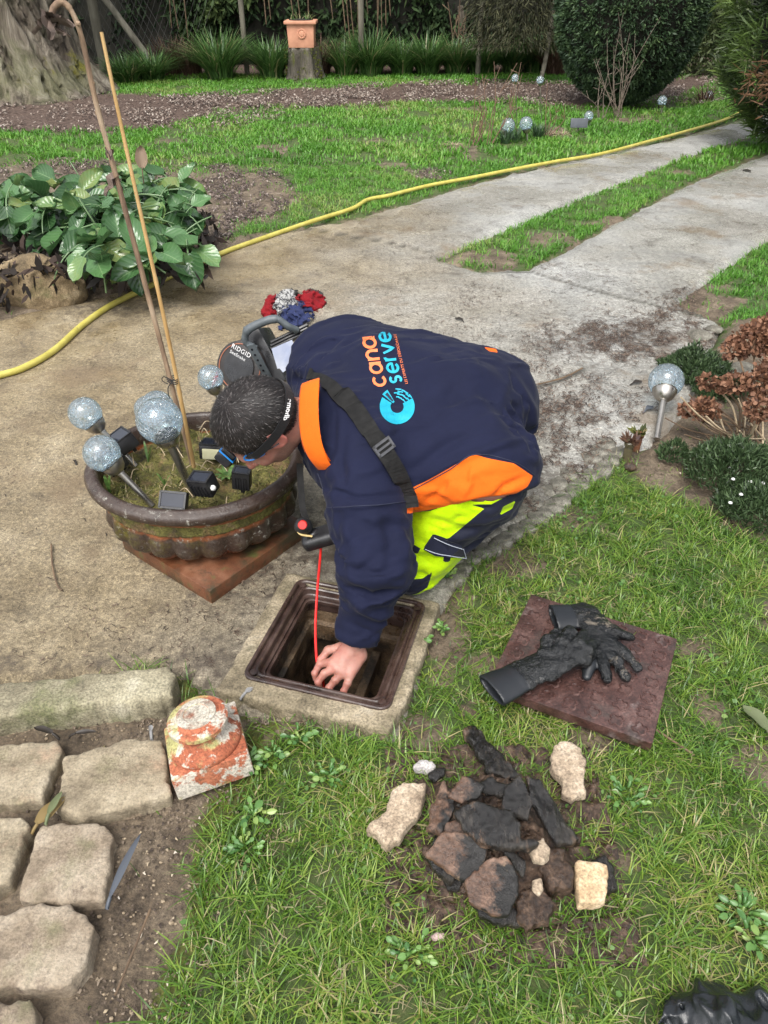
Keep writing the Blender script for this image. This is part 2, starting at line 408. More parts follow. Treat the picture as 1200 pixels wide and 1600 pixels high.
def build_ground():
    xs = axis(-160, -2.0, 2.2, 160, .022, 1.10); ys = axis(-60, .35, 4.2, 260, .024, 1.07)
    X, Y = np.meshgrid(xs, ys, indexing='ij'); m = ground_masks(X, Y); Z = ground_z(X, Y, m)
    Z = np.where(Y < -.6, -.02, Z)
    nx, ny = X.shape; V = np.stack([X.ravel(), Y.ravel(), Z.ravel()], 1)
    i = np.arange((nx - 1) * (ny - 1)); a = (i // (ny - 1)) * ny + i % (ny - 1)
    Q = np.stack([a, a + ny, a + ny + 1, a + 1], 1)
    Mi = MH_M.inverted(); cx = X.ravel()[Q].mean(1); cy = Y.ravel()[Q].mean(1)
    lx = cx * Mi[0][0] + cy * Mi[0][1] + Mi[0][3]; ly = cx * Mi[1][0] + cy * Mi[1][1] + Mi[1][3]
    Q = Q[~((abs(lx) < .235) & (abs(ly) < .235))]
    g = (1 - m['bare']) * (1 - m['bald']) * (1 - m['drive'])
    moss = np.clip(sstep(-60, -6, m['ls']) * sstep(34, -2, m['ls']) * (Y < 2.2), 0, 1)
    mat, t, b, o = new_mat('soil_and_turf'); v = coords(t)
    soil = ramp(t, noise_node(t, v, 7, 8, .7), [(.3, (.045, .033, .022)), (.47, (.125, .095, .065)), (.62, (.20, .16, .115)), (.8, (.29, .24, .18))])
    fine = ramp(t, noise_node(t, v, 90, 6, .7), [(.3, (.35, .33, .3)), (.5, (.9, .88, .85)), (.72, (1.5, 1.45, 1.35))])
    soil = mixc(t, 1.0, soil, fine, 'MULTIPLY')
    sod = ramp(t, noise_node(t, v, 14, 8, .7), [(.3, (.025, .045, .010)), (.5, (.055, .085, .018)), (.7, (.095, .10, .035))])
    mulch = ramp(t, noise_node(t, v, 26, 8, .75), [(.3, (.022, .014, .010)), (.48, (.07, .043, .032)), (.62, (.13, .09, .068)), (.76, (.22, .18, .14))])
    mossc = ramp(t, noise_node(t, v, 60, 6, .7), [(.3, (.02, .025, .004)), (.5, (.075, .085, .012)), (.7, (.14, .14, .025))])
    ga = attr(t, 'grass'); jn = mapr(t, noise_node(t, v, 30, 6), .35, .65, -.25, .25)
    c = mixc(t, mapr(t, math_n(t, 'ADD', ga, jn), .35, .6), soil, sod)
    c = mixc(t, mapr(t, math_n(t, 'ADD', attr(t, 'mulch'), jn), .35, .6), c, mulch)
    c = mixc(t, mapr(t, math_n(t, 'ADD', attr(t, 'moss'), jn), .35, .7), c, mossc)
    t.links.new(c, b.inputs['Base Color'])
    t.links.new(mapr(t, noise_node(t, v, 5, 4), .4, .6, .95, .6), b.inputs['Roughness'])
    bn = N(t, 'ShaderNodeBump'); bn.inputs['Strength'].default_value = .9; bn.inputs['Distance'].default_value = .012
    t.links.new(noise_node(t, v, 60, 8, .75), bn.inputs['Height']); t.links.new(bn.outputs[0], b.inputs['Normal'])
    me = me_np('ground', V, Q, True, attrs={'grass': g.ravel(), 'mulch': np.maximum(m['mulch'], (pix(X, Y)[1] < 116) * (Y > 0)).ravel(), 'moss': moss.ravel()})
    tag(link('ground', me, mat), kind='structure')
build_ground()

def concrete_mat(name='wet_concrete'):
    mat, t, b, o = new_mat(name); v = coords(t)
    sep = N(t, 'ShaderNodeSeparateXYZ'); t.links.new(v, sep.inputs[0])
    # warm sandy film on the left, grey to the right and wheel tracks, paled to paint in sky sheen
    big = noise_node(t, v, .9, 4, .6)
    warm = mapr(t, math_n(t, 'ADD', sep.outputs[0], math_n(t, 'MULTIPLY', math_n(t, 'SUBTRACT', big, .5), 2.2)), -.9, .9, 0, 1)
    a1 = ramp(t, noise_node(t, v, 3.2, 10, .72), [(.25, (.10, .075, .042)), (.42, (.215, .17, .105)), (.55, (.30, .245, .16)), (.75, (.42, .36, .26))])
    a2 = ramp(t, noise_node(t, v, 2.6, 10, .72), [(.25, (.135, .125, .11)), (.42, (.27, .268, .255)), (.55, (.38, .38, .37)), (.75, (.50, .505, .50))])
    c = mixc(t, warm, a1, a2)
    fine = ramp(t, noise_node(t, v, 75, 8, .8), [(.30, (.25, .24, .22)), (.43, (.72, .71, .70)), (.54, (1.05, 1.05, 1.03)), (.66, (1.6, 1.6, 1.55))])
    c = mixc(t, 1.0, c, fine, 'MULTIPLY')
    fine2 = ramp(t, noise_node(t, v, 230, 3, .6), [(.32, (.55, .54, .52)), (.48, (.98, .98, .97)), (.6, (1.15, 1.15, 1.12)), (.7, (1.7, 1.68, 1.6))]); c = mixc(t, 1.0, c, fine2, 'MULTIPLY')
    # dark organic stains and rusty puddle film
    st = mapr(t, noise_node(t, v, 5.5, 10, .78, .6), .53, .68); c = mixc(t, math_n(t, 'MULTIPLY', st, .65), c, (.07, .055, .04))
    ru = mapr(t, noise_node(t, v, 1.1, 7, .7), .55, .63); c = mixc(t, math_n(t, 'MULTIPLY', ru, .55), c, (.19, .135, .08))
    wet0 = math_n(t, 'MULTIPLY', mapr(t, noise_node(t, v, 1.3, 7, .65), .43, .54), mapr(t, sep.outputs[1], 2.2, 4.5, .35, 1)); c = mixc(t, math_n(t, 'MULTIPLY', wet0, .4), c, mixc(t, 1.0, c, (.62, .56, .46), 'MULTIPLY'))
    gr = attr(t, 'grime'); c = mixc(t, mapr(t, math_n(t, 'ADD', gr, mapr(t, noise_node(t, v, 22, 8, .75), .3, .7, -.45, .45)), .3, .8), c, (.075, .058, .042))
    ck = attr(t, 'joint'); c = mixc(t, math_n(t, 'MULTIPLY', ck, .8), c, (.045, .04, .028))
    t.links.new(c, b.inputs['Base Color'])
    wet = mapr(t, noise_node(t, v, 1.3, 7, .65), .43, .54)
    far = mapr(t, sep.outputs[1], 2.2, 4.5, .25, 1)
    wet = math_n(t, 'MULTIPLY', wet, far)
    fr = mapr(t, noise_node(t, v, 30, 6), .3, .7, -.12, .12)
    rr = math_n(t, 'ADD', mapr(t, wet, 0, 1, .72, .09), fr); t.links.new(rr, b.inputs['Roughness'])
    bn = N(t, 'ShaderNodeBump'); bn.inputs['Distance'].default_value = .010
    t.links.new(mapr(t, wet, 0, 1, 1.0, .12), bn.inputs['Strength'])
    hh = math_n(t, 'SUBTRACT', math_n(t, 'ADD', noise_node(t, v, 90, 6, .8), math_n(t, 'MULTIPLY', noise_node(t, v, 12, 5), .8)), ck)
    t.links.new(hh, bn.inputs['Height']); t.links.new(bn.outputs[0], b.inputs['Normal'])
    return mat
M_CONC = concrete_mat()
def build_drive():
    xs = axis(-9, -2.2, 2.6, 14, .03, 1.06); ys = axis(.9, 1.1, 4.5, 30, .03, 1.04)
    X, Y = np.meshgrid(xs, ys, indexing='ij'); m = ground_masks(X, Y); ap = m['ap']
    px, py = pix(X, Y)
    Z = .004 + (fbm(X * 1.1, Y * 1.1) - .5) * .012 + (fbm(X * 30, Y * 30, o=2) - .5) * .002
    edge = sstep(9, -4, ap); Z = Z - .055 * edge
    grime = np.zeros(X.shape)
    for (a, b, c, d, s) in [(900, 530, 90, 60, .5), (1010, 530, 90, 50, .6), (880, 640, 60, 60, .35), (400, 900, 200, 130, .55), (350, 1040, 200, 60, .6), (520, 860, 120, 80, .7), (60, 560, 160, 90, .15), (200, 480, 200, 30, .5), (50, 1040, 260, 25, .5), (1090, 480, 60, 40, .5), (720, 370, 80, 30, .25), (860, 750, 70, 60, .5)]:
        grime = np.maximum(grime, s * np.exp(-(((px - a) / c) ** 2 + ((py - b) / d) ** 2)))
    jd = np.full(X.shape, 9.0)
    for ln in ([(430, 350), (500, 361), (600, 378), (690, 398), (760, 425), (830, 424), (930, 455), (1062, 486), (1200, 520)], [(500, 361), (470, 352)], [(842, 602), (880, 590), (915, 575)]):
        W = [G(*q) for q in ln]
        for q0, q1 in zip(W[:-1], W[1:]):
            ex, ey = q1.x - q0.x, q1.y - q0.y; L = ex * ex + ey * ey
            tt = np.clip(((X - q0.x) * ex + (Y - q0.y) * ey) / L, 0, 1); jd = np.minimum(jd, np.hypot(X - q0.x - tt * ex, Y - q0.y - tt * ey))
    joint = sstep(.028, .004, jd + (fbm(X * 20, Y * 20) - .5) * .02); Z = Z - .008 * joint
    nx, ny = X.shape; V = np.stack([X.ravel(), Y.ravel(), Z.ravel()], 1)
    i = np.arange((nx - 1) * (ny - 1)); a = (i // (ny - 1)) * ny + i % (ny - 1)
    Q = np.stack([a, a + ny, a + ny + 1, a + 1], 1)
    keep = (ap.ravel()[Q] > -6 * np.clip(py.ravel()[Q] / 900, .05, 1)).any(1)
    Mi = MH_M.inverted(); cx = X.ravel()[Q].mean(1); cy = Y.ravel()[Q].mean(1)
    lx = cx * Mi[0][0] + cy * Mi[0][1] + Mi[0][3]; ly = cx * Mi[1][0] + cy * Mi[1][1] + Mi[1][3]
    keep &= ~((abs(lx) < .235) & (abs(ly) < .235))
    me = me_np('driveway', V, Q[keep], True, attrs={'grime': grime.ravel(), 'joint': joint.ravel()})
    bm = bmesh.new(); bm.from_mesh(me); bmesh.ops.delete(bm, geom=[v for v in bm.verts if not v.link_faces], context='VERTS'); bm.to_mesh(me); bm.free()
    tag(link('driveway', me, M_CONC), kind='structure')
build_drive()

# ------------------------------------------------------------------ grass
def blades(name, x, y, z, h, wd, mat, seg=2, lean=.6, rndv=None, dirv=None, curl=1.0):
    n = len(x); a = rng.random(n) * 2 * pi if dirv is None else dirv; ln = lean * (.25 + rng.random(n)) 
    ux, uy = np.cos(a), np.sin(a); wx, wy = -uy, ux
    b = rng.random(n) * .9 - .45; wx, wy = wx * np.cos(b) - wy * np.sin(b), wx * np.sin(b) + wy * np.cos(b)
    rows = []
    for s in range(seg):
        t = s / seg; o = (t ** 1.7) * h * ln; zz = z + h * (t - curl * .35 * ln * t * t)
        ww = wd * (1 - .55 * t)
        rows.append(np.stack([x + ux * o - wx * ww / 2, y + uy * o - wy * ww / 2, zz], 1)); rows.append(np.stack([x + ux * o + wx * ww / 2, y + uy * o + wy * ww / 2, zz], 1))
    rows.append(np.stack([x + ux * h * ln, y + uy * h * ln, z + h * (1 - curl * .35 * ln)], 1))
    k = len(rows); V = np.stack(rows, 1).reshape(-1, 3); base = np.arange(n)[:, None] * k; T = []
    for s in range(seg - 1):
        T.append(base + np.array([2 * s, 2 * s + 1, 2 * s + 3])); T.append(base + np.array([2 * s, 2 * s + 3, 2 * s + 2]))
    T.append(base + np.array([2 * seg - 2, 2 * seg - 1, 2 * seg]))
    nt_ = len(T); T = np.stack(T, 1).reshape(-1, 3)
    r = rng.random(n) if rndv is None else rndv
    me = me_np(name, V, T, False, fattrs={'rnd': np.repeat(r, nt_)})
    return me
G_NEAR = leafmat('grass_blade', [(0, (.045, .105, .012)), (.35, (.10, .20, .022)), (.62, (.17, .28, .038)), (.82, (.24, .31, .055)), (.92, (.28, .27, .08)), (1.0, (.40, .34, .18))], rough=.38, trans=.3)
G_FAR = leafmat('lawn_blade', [(0, (.05, .15, .012)), (.5, (.10, .27, .028)), (.85, (.17, .35, .05)), (1.0, (.26, .32, .09))], rough=.45, trans=.35)
def lawn():
    def cand(x0, x1, y0, y1, dens):
        n = int((x1 - x0) * (y1 - y0) * dens); return rng.random(n) * (x1 - x0) + x0, rng.random(n) * (y1 - y0) + y0
    Mi = MH_M.inverted()
    def keep(x, y, p):
        m = ground_masks(x, y); g = (1 - m['bare']) * (1 - m['bald']) * (m['ap'] < -1) 
        lx = x * Mi[0][0] + y * Mi[0][1] + Mi[0][3]; ly = x * Mi[1][0] + y * Mi[1][1] + Mi[1][3]
        g = g * ~((abs(lx) < .262) & (abs(ly) < .262))
        g = np.maximum(g, .02 * (m['drive'] < .3) * (m['mulch'] < .5) )
        cl = fbm(x * p, y * p, o=3); g = g * np.clip(.15 + 2.6 * (cl - .32), 0, 1.2)
        g = g * (m['drive'] < .5) * ~((x < -.35) & (m['ls'] > 30) & (rng.random(len(x)) < .8))
        px, py = pix(x, y); vis = (px > -160) & (px < 1360) & (py < 1750)
        k = (rng.random(len(x)) < g) & vis; return x[k], y[k], cl[k]
    # near lawn, blade by blade
    x, y = cand(-.8, 2.4, .35, 3.3, 36000); x, y, c = keep(x, y, 26)
    pt = fbm(x * 4, y * 4, o=3)
    r = np.clip(rng.random(len(x)) * .8 + (pt - .5) * 1.1 + .08, 0, 1) ; r = np.where(rng.random(len(x)) < .05, .97, r)
    me = blades('grass', x, y, ground_z(x, y) - .004, (.016 + .042 * rng.random(len(x)) ** 1.7) * (.5 + 1.2 * c), .0018 + .0028 * rng.random(len(x)), G_NEAR, 3, 1.3, r)
    tag(link('grass', me, G_NEAR), 'short green grass growing round the manhole and the rubble heap', 'grass', kind='stuff')
    x, y = cand(-4.5, 5.5, 3.3, 8, 8000); x, y, c = keep(x, y, 9); r = np.clip(rng.random(len(x)) * .7 + (fbm(x * 1.7, y * 1.7) - .5) * 1.3 + .2, 0, 1)
    me = blades('grass', x, y, ground_z(x, y) - .004, (.02 + .04 * rng.random(len(x))), .0045 + .004 * rng.random(len(x)), G_FAR, 2, 1.1, r)
    tag(link('grass', me, G_FAR), 'bright lawn grass between the yellow hose and the mulch strip', 'grass', kind='stuff')
    x, y = cand(-8, 11, 8, 18, 2600); x, y, c = keep(x, y, 4); r = np.clip(rng.random(len(x)) * .6 + (fbm(x * .9, y * .9) - .5) * 1.2 + .3, 0, 1)
    me = blades('grass', x, y, ground_z(x, y) - .004, (.03 + .05 * rng.random(len(x))), .010 + .008 * rng.random(len(x)), G_FAR, 2, 1.0, r)
    tag(link('grass', me, G_FAR), 'far lawn grass in front of the dark hedge', 'grass', kind='stuff')
lawn()
# ================================================================== NEAR THINGS
def slab_sdf(name, poly, ztop, th, mat, parent=None, tilt=(0, 0), amp=.006, fr=14, rd=.012, res=.006, curl=0.0, amp2=.002, base=True, ridge=0):
    """irregular flat piece: outline in photograph pixels on the plane z = ztop"""
    W = [G(p[0], p[1], ztop) for p in poly]; cx = sum(p.x for p in W) / len(W); cy = sum(p.y for p in W) / len(W)
    R = max((Vector((p.x - cx, p.y - cy))).length for p in W); pl = [(p.x, p.y) for p in W]
    zr = R * (abs(tilt[0]) + abs(tilt[1])) + curl + amp * 2 + .006
    def fn(X, Y, Z):
        sh = X[:, :, 0], Y[:, :, 0]; d2 = -poly_sd(sh[0], sh[1], pl)
        d2 = d2 + (fbm(sh[0] * 34 + cx * 50, sh[1] * 34, o=4) - .5) * amp * 1.9
        zc = ztop - th / 2 + tilt[0] * (sh[0] - cx) + tilt[1] * (sh[1] - cy) + curl * ((np.hypot(sh[0] - cx, sh[1] - cy) / R) ** 2)
        if ridge: zc = zc + ridge * np.abs(fbm(sh[0] * 60 + 9, sh[1] * 12, o=3) - .5)
        d = smax(np.broadcast_to(d2[:, :, None], Z.shape), np.abs(Z - zc[:, :, None]) - th / 2, rd)
        n = fbm(X * fr + cy * 90, Y * fr, Z * fr, o=4) - .5
        return d + n * amp + (vnoise(X * 90, Y * 90, Z * 90) - .5) * amp2
    me = sdf_mesh(name, fn, (cx - R - .02, cy - R - .02, ztop - th - zr - .01), (cx + R + .02, cy + R + .02, ztop + zr + .012), res)
    b = Vector((cx, cy, max(ztop - th, 0))) if parent is None else None
    return link(name, me, mat, parent, b)
M_STONE = mk('sandstone', [(.28, (.11, .085, .055)), (.45, (.22, .18, .12)), (.6, (.31, .26, .18)), (.78, (.42, .36, .27))], 11, .85, 1.0, 70, [((.17, .165, .075), 3.5, .52, .68), ((.10, .075, .055), 16, .60, .72), ((.36, .25, .17), 5, .60, .74)], bdist=.006, speck=.6)
M_STONE2 = mk('pinkish_sandstone', [(.28, (.115, .088, .06)), (.45, (.235, .185, .13)), (.6, (.325, .27, .20)), (.78, (.43, .37, .29))], 11, .85, 1.0, 70, [((.16, .15, .08), 4, .58, .72), ((.11, .08, .065), 18, .6, .72)], bdist=.006, speck=.6)
M_KERB = mk('mossy_kerb_stone', [(.28, (.10, .085, .055)), (.45, (.215, .19, .125)), (.62, (.32, .29, .2)), (.8, (.44, .41, .32))], 8, .85, .9, 60, [((.10, .11, .04), 4, .5, .66), ((.08, .06, .045), 11, .6, .72)], bdist=.007)
M_COLLAR = mk('old_concrete', [(.28, (.10, .08, .05)), (.46, (.20, .165, .105)), (.6, (.30, .25, .17)), (.78, (.42, .37, .28))], 11, .8, .9, 80, [((.07, .06, .03), 7, .55, .7), ((.11, .12, .045), 3, .58, .7)], bdist=.006)
paving = [
 ('broad flat paving stone at the left edge, below the long kerb stone', [(-130, 1166), (0, 1160), (90, 1156), (97, 1170), (64, 1247), (0, 1256), (-130, 1262)], M_STONE),
 ('large flat paving stone with a mud smear, left of the red and white terracotta base', [(101, 1178), (205, 1151), (252, 1151), (264, 1238), (190, 1262), (124, 1273), (84, 1262)], M_STONE),
 ('narrow paving stone cut off by the left edge, third row down', [(-110, 1275), (34, 1275), (44, 1291), (12, 1374), (-30, 1400), (-110, 1400)], M_STONE),
 ('pinkish rounded paving stone beside the long blue-grey leaf', [(62, 1287), (100, 1281), (152, 1281), (174, 1299), (177, 1328), (158, 1402), (92, 1409), (24, 1398), (42, 1338)], M_STONE2),
 ('biggest rounded paving stone, below the pinkish one', [(-60, 1440), (8, 1424), (70, 1413), (108, 1415), (148, 1442), (139, 1488), (112, 1540), (22, 1541), (-60, 1550)], M_STONE2),
 ('small paving stone at the bottom left corner', [(-50, 1562), (0, 1560), (46, 1560), (57, 1577), (50, 1640), (-50, 1640)], M_STONE2)]
for i, (lb, pl, mt) in enumerate(paving):
    o = slab_sdf('paving_stone', pl, .017 + .005 * (i % 3), .08, mt, amp=.0105, fr=14, rd=.010, res=.0055, curl=-.010, amp2=.004)
    tag(o, lb, 'paving stone', 'paving stones set in the soil')
o = slab_sdf('kerb_stone', [(-260, 1096), (0, 1066), (140, 1050), (262, 1038), (272, 1050), (270, 1085), (200, 1092), (90, 1105), (0, 1116), (-260, 1140)], .055, .13, M_KERB, amp=.014, fr=9, rd=.02, res=.007)
tag(o, 'long grey-green kerb stone between the concrete and the paving stones', 'kerb')
# cobbles along the right edge of the drive
M_COB = mk('grey_cobble', [(.3, (.05, .045, .035)), (.5, (.13, .12, .095)), (.7, (.25, .235, .195))], 16, .7, .8, 60, [((.05, .06, .02), 6, .55, .7)], bdist=.006)
cob = bez([(968, 706, 0), (925, 741, 0), (880, 778, 0), (840, 806, 0), (790, 840, 0), (740, 868, 0), (706, 905, 0)], 3)
for i, p in enumerate(cob):
    s = 17 + (i % 3) * 2; w_ = 20 + (i * 7 % 5)
    for row in (0, 1):
        if row and (i % 4 == 3): continue
        px, py = p.x - row * 20 + rnd.uniform(-3, 3), p.y - row * 13 + rnd.uniform(-2, 2); a0 = rnd.random() * 6
        pl = [(px + w_ * .66 * (1 + .12 * sin(3 * k + a0) + .16 * (k % 2)) * cos(k * pi / 4 - .3), py + s * .60 * (1 + .12 * cos(5 * k + a0) + .16 * (k % 2)) * sin(k * pi / 4 - .3)) for k in range(8)]
        tag(slab_sdf('cobblestone', pl, .009 + rnd.uniform(-.003, .004), .05, M_COB, amp=.009, rd=.008, res=.006, curl=-.003, fr=20), 'small rounded grey cobblestone edging the driveway beside the lawn', 'cobblestone', 'cobblestones edging the driveway')

# ---- manhole
M_IRON = mk('wet_brown_iron', [(.3, (.014, .008, .007)), (.5, (.045, .026, .021)), (.7, (.085, .055, .045))], 14, .3, .5, 60, [((.12, .06, .03), 18, .62, .75), ((.13, .12, .11), 9, .66, .8)], rrange=(.18, .5, 20), bdist=.003, spec=.6)
M_IRONP = mk('purple_brown_plate', [(.3, (.024, .011, .009)), (.5, (.062, .029, .024)), (.66, (.10, .054, .046)), (.8, (.18, .13, .12))], 16, .4, .7, 90, [((.22, .18, .17), 6, .60, .74), ((.30, .10, .03), 8, .68, .76), ((.05, .035, .03), 14, .55, .7)], rrange=(.28, .65, 14), bdist=.003, spec=.5)
M_SHAFT = mk('wet_shaft_wall', [(.3, (.03, .018, .010)), (.5, (.10, .064, .036)), (.7, (.18, .125, .075))], 17, .35, 1.0, 50, [((.02, .015, .011), 9, .46, .60)], rrange=(.25, .6, 8), bdist=.008)
mh = thing('manhole', MH_C, 'open square manhole with a brown iron frame set in a worn concrete collar', 'manhole')
def mloc(x, y, z=0): return MH_M @ Vector((x, y, z))
def fnc(X, Y, Z):
    Mi = MH_M.inverted(); lx = X * Mi[0][0] + Y * Mi[0][1] + Mi[0][3]; ly = X * Mi[1][0] + Y * Mi[1][1] + Mi[1][3]
    ox = np.maximum(np.abs(lx) - .252 + .02 * (lx > 0) * sstep(-.1, -.25, ly), np.abs(ly) - .253)
    hole = np.maximum(np.abs(lx - .007) - .197, np.abs(ly - .015) - .195)
    d = smax(smax(ox, np.abs(Z + .035) - .065, .014), -hole, .004)
    return d + (fbm(X * 16, Y * 16, Z * 16) - .5) * .012 * sstep(0, .02, hole + .01) + (fbm(X * 60, Y * 60, Z * 60, o=2) - .5) * .005
me = sdf_mesh('concrete_collar', fnc, (MH_C.x - .36, MH_C.y - .36, -.12), (MH_C.x + .36, MH_C.y + .36, .05), .005)
link('concrete_collar', me, M_COLLAR, mh)
def rrect(hx, hy, r, cx=.007, cy=.015, n=5):
    out = []
    for sx, sy, a0 in ((1, -1, -pi / 2), (1, 1, 0), (-1, 1, pi / 2), (-1, -1, pi)):
        for k in range(n + 1):
            a = a0 + k / n * pi / 2; out.append((cx + sx * (hx - r) + r * cos(a), cy + sy * (hy - r) + r * sin(a)))
    return out
def ring(name, prof, mat, parent, n=5, bevel=0):
    """prof: list of (half size, corner radius, z) swept round the square"""
    m = MB(); loops = [[mloc(p[0], p[1], z) for p in rrect(h, h * 1.02, r, n=n)] for h, r, z in prof]; k = len(loops[0])
    V = [v for L in loops for v in L]; Fc = [(i * k + j, i * k + (j + 1) % k, (i + 1) * k + (j + 1) % k, (i + 1) * k + j) for i in range(len(prof) - 1) for j in range(k)]
    m.add(V, Fc); return m.build(name, mat, parent, smooth=True, auto=radians(30))
ring('iron_frame', [(.2085, .03, .0), (.2085, .03, .036), (.206, .03, .039), (.200, .028, .039), (.197, .028, .036), (.196, .026, .027), (.193, .026, .024), (.189, .026, .024), (.187, .026, .030), (.184, .026, .033), (.180, .025, .033), (.177, .025, .030), (.175, .024, .012), (.172, .022, .010), (.166, .022, .010), (.164, .02, .0), (.164, .02, -.04), (.2, .02, -.045)], M_IRON, mh)
ring('frame_lip', [(.164, .02, .004), (.160, .02, .006), (.156, .02, .004), (.156, .02, -.006), (.165, .02, -.008)], M_IRON, mh)
ring('shaft_wall', [(.20, .01, -.046), (.166, .01, -.047), (.165, .01, -.085), (.150, .01, -.09), (.149, .01, -.15), (.160, .01, -.155), (.162, .01, -.55), (.05, .01, -.56)], M_SHAFT, mh)
mw, t, b, o_ = new_mat('black_water'); b.inputs['Base Color'].default_value = (.006, .005, .003, 1); b.inputs['Roughness'].default_value = .06
MB().prism(rrect(.17, .17, .01), -.56, -.545, MH_M).build('shaft_floor', M_SHAFT, mh)
MB().prism(rrect(.155, .155, .01), -.544, -.535, MH_M).build('water_surface', mw, mh)
MB().box(mloc(.07, .02, -.19), (.03, .32, .05), Matrix.Rotation(MH_A, 3, 'Z')).build('concrete_ledge', M_SHAFT, mh, bevel=.006)
# lifting notches in the frame corners
for sx, sy in ((-1, 1), (1, -1), (1, 1), (-1, -1)):
    MB().lathe([(.0, .0), (.011, .0), (.011, .003), (.006, .0035), (.0, .0035)], mloc(.007 + sx * .183, .015 + sy * .186, .033), 12).build('corner_lug', M_IRON, mh, smooth=True)

# ---- manhole cover on the grass
cvA, cvB, cvC = G(830, 927, .05), G(1062, 992, .05), G(1003, 1165, .04)
cvu = Matrix.Rotation(radians(-2), 3, 'Z') @ (cvB - cvA); cvu.z = 0; cvu.normalize(); cvv = Vector((cvu.y, -cvu.x, 0)); cvL = .430
cvc = cvA + (cvu + cvv) * cvL / 2; cvc.z = .036
cover = thing('manhole_cover', cvc, 'square purple-brown iron manhole cover lying on the grass under black gloves', 'manhole cover')
CM = Matrix.Translation(cvc) @ Matrix((cvu, -cvv, Vector((0, 0, 1)))).transposed().to_4x4() @ Matrix.Translation((0, .018, 0)) @ Matrix.Diagonal((1, .925, 1, 1))
h = cvL / 2
MB().prism([(-h, -h), (h, -h), (h, h), (-h, h)], -.022, .010, CM).build('plate', M_IRONP, cover, bevel=.004)
def cross_mesh():
    m = MB(); a, bb = .0075, .021; pts = []
    for q in range(4):
        for (x, y) in ((bb, -a), (bb + .002, 0), (bb, a), (a + .003, a + .003)):
            c_, s_ = cos(q * pi / 2), sin(q * pi / 2); pts.append((x * c_ - y * s_, x * s_ + y * c_))
    n = len(pts); inn = [(x * .62, y * .62) for x, y in pts]
    V = [(x, y, 0) for x, y in pts] + [(x * .93, y * .93, .0032) for x, y in pts] + [(x * .78, y * .78, .0032) for x, y in pts] + [(x * .68, y * .68, .0) for x, y in pts]
    Fc = [(r * n + k, r * n + (k + 1) % n, (r + 1) * n + (k + 1) % n, (r + 1) * n + k) for r in range(3) for k in range(n)]
    me = bpy.data.meshes.new('tread_cross'); me.from_pydata(V, [], Fc); me.update(); me.materials.append(M_IRONP); return me
xm = cross_mesh(); rot0 = CM.to_3x3().normalized().to_4x4()
for i in range(7):
    for j in range(7):
        lx, ly = -.180 + i * .060, -.180 + j * .060
        o = bpy.data.objects.new('tread_cross', xm); col.objects.link(o); o.parent = cover
        o.matrix_local = Matrix.Translation((CM @ Vector((lx, ly, .0095))) - cvc) @ rot0 @ Matrix.Rotation(radians(25 + 20 * ((i + j) % 2)), 4, 'Z')
# ---- gloves
def glove_mat():
    m, t, b, o = new_mat('black_rubber_glove'); v = coords(t); r = attr(t, 'cuff')
    c = ramp(t, noise_node(t, v, 20, 8, .7), [(.3, (.003, .0035, .004)), (.6, (.007, .008, .009)), (.75, (.016, .018, .02))])
    sand = mapr(t, noise_node(t, v, 11, 8, .75), .58, .70); sand = math_n(t, 'MULTIPLY', sand, attr(t, 'sand')); c = mixc(t, sand, c, (.26, .22, .17))
    c = mixc(t, r, c, (.010, .012, .015)); t.links.new(c, b.inputs['Base Color'])
    t.links.new(mapr(t, r, 0, 1, .11, .45), b.inputs['Roughness']); b.inputs['Specular IOR Level'].default_value = .5
    bn = N(t, 'ShaderNodeBump'); bn.inputs['Distance'].default_value = .008; t.links.new(mapr(t, r, 0, 1, 1.0, .03), bn.inputs['Strength'])
    t.links.new(noise_node(t, v, 75, 5, .7, .3), bn.inputs['Height']); t.links.new(bn.outputs[0], b.inputs['Normal']); return m
M_GLOVE = glove_mat()
def glove(name, cuff, palm, fingers, cl, label, sandv):
    """chains of (px, py, z, r)"""
    def W(q): p = G(q[0], q[1], q[2]); return (p.x, p.y, p.z)
    ch = [cuff, palm] + fingers; pts = [W(q) for c in ch for q in c]; a = np.array(pts); rm = .045
    c0, c1 = Vector(W(cuff[0])), Vector(W(cuff[-1])); ax = (c1 - c0).normalized()
    def fn(X, Y, Z):
        D = None
        for k, c in enumerate(ch):
            for q0, q1 in zip(c[:-1], c[1:]):
                d = s_cone(X, Y, Z, W(q0), W(q1), q0[3], q1[3], ((0, 0, 1), .42 if k < 2 else .85)); D = d if D is None else smin(D, d, .010 if k < 2 else .006)
        rough = sstep(cl - .01, cl + .01, (X - c0.x) * ax.x + (Y - c0.y) * ax.y + (Z - c0.z) * ax.z)
        t0 = (X - c0.x) * ax.x + (Y - c0.y) * ax.y + (Z - c0.z) * ax.z
        D = D + (fbm(X * 55, Y * 55, Z * 55, o=3) - .5) * .018 * rough + (fbm(X * 12, Y * 12, Z * 12, o=2) - .5) * .014
        D = smax(D, -(t0 - .0), .003)
        ins = s_cone(X, Y, Z, c0 - ax * .02, c0 + ax * .05, cuff[0][3] - .004, cuff[0][3] - .012, ((0, 0, 1), .36)); D = np.maximum(D, -ins)
        return D
    me = sdf_mesh(name, fn, a.min(0) - rm, a.max(0) + rm, .0035, attrs={'cuff': lambda P_: 1 - sstep(cl - .006, cl + .006, (P_[:, 0] - c0.x) * ax.x + (P_[:, 1] - c0.y) * ax.y + (P_[:, 2] - c0.z) * ax.z), 'sand': lambda P_: np.full(len(P_), sandv)})
    o = link(name, me, M_GLOVE, None, Vector((a[:, 0].mean(), a[:, 1].mean(), .05))); return tag(o, label, 'glove', 'black rubber gauntlets on the manhole cover')
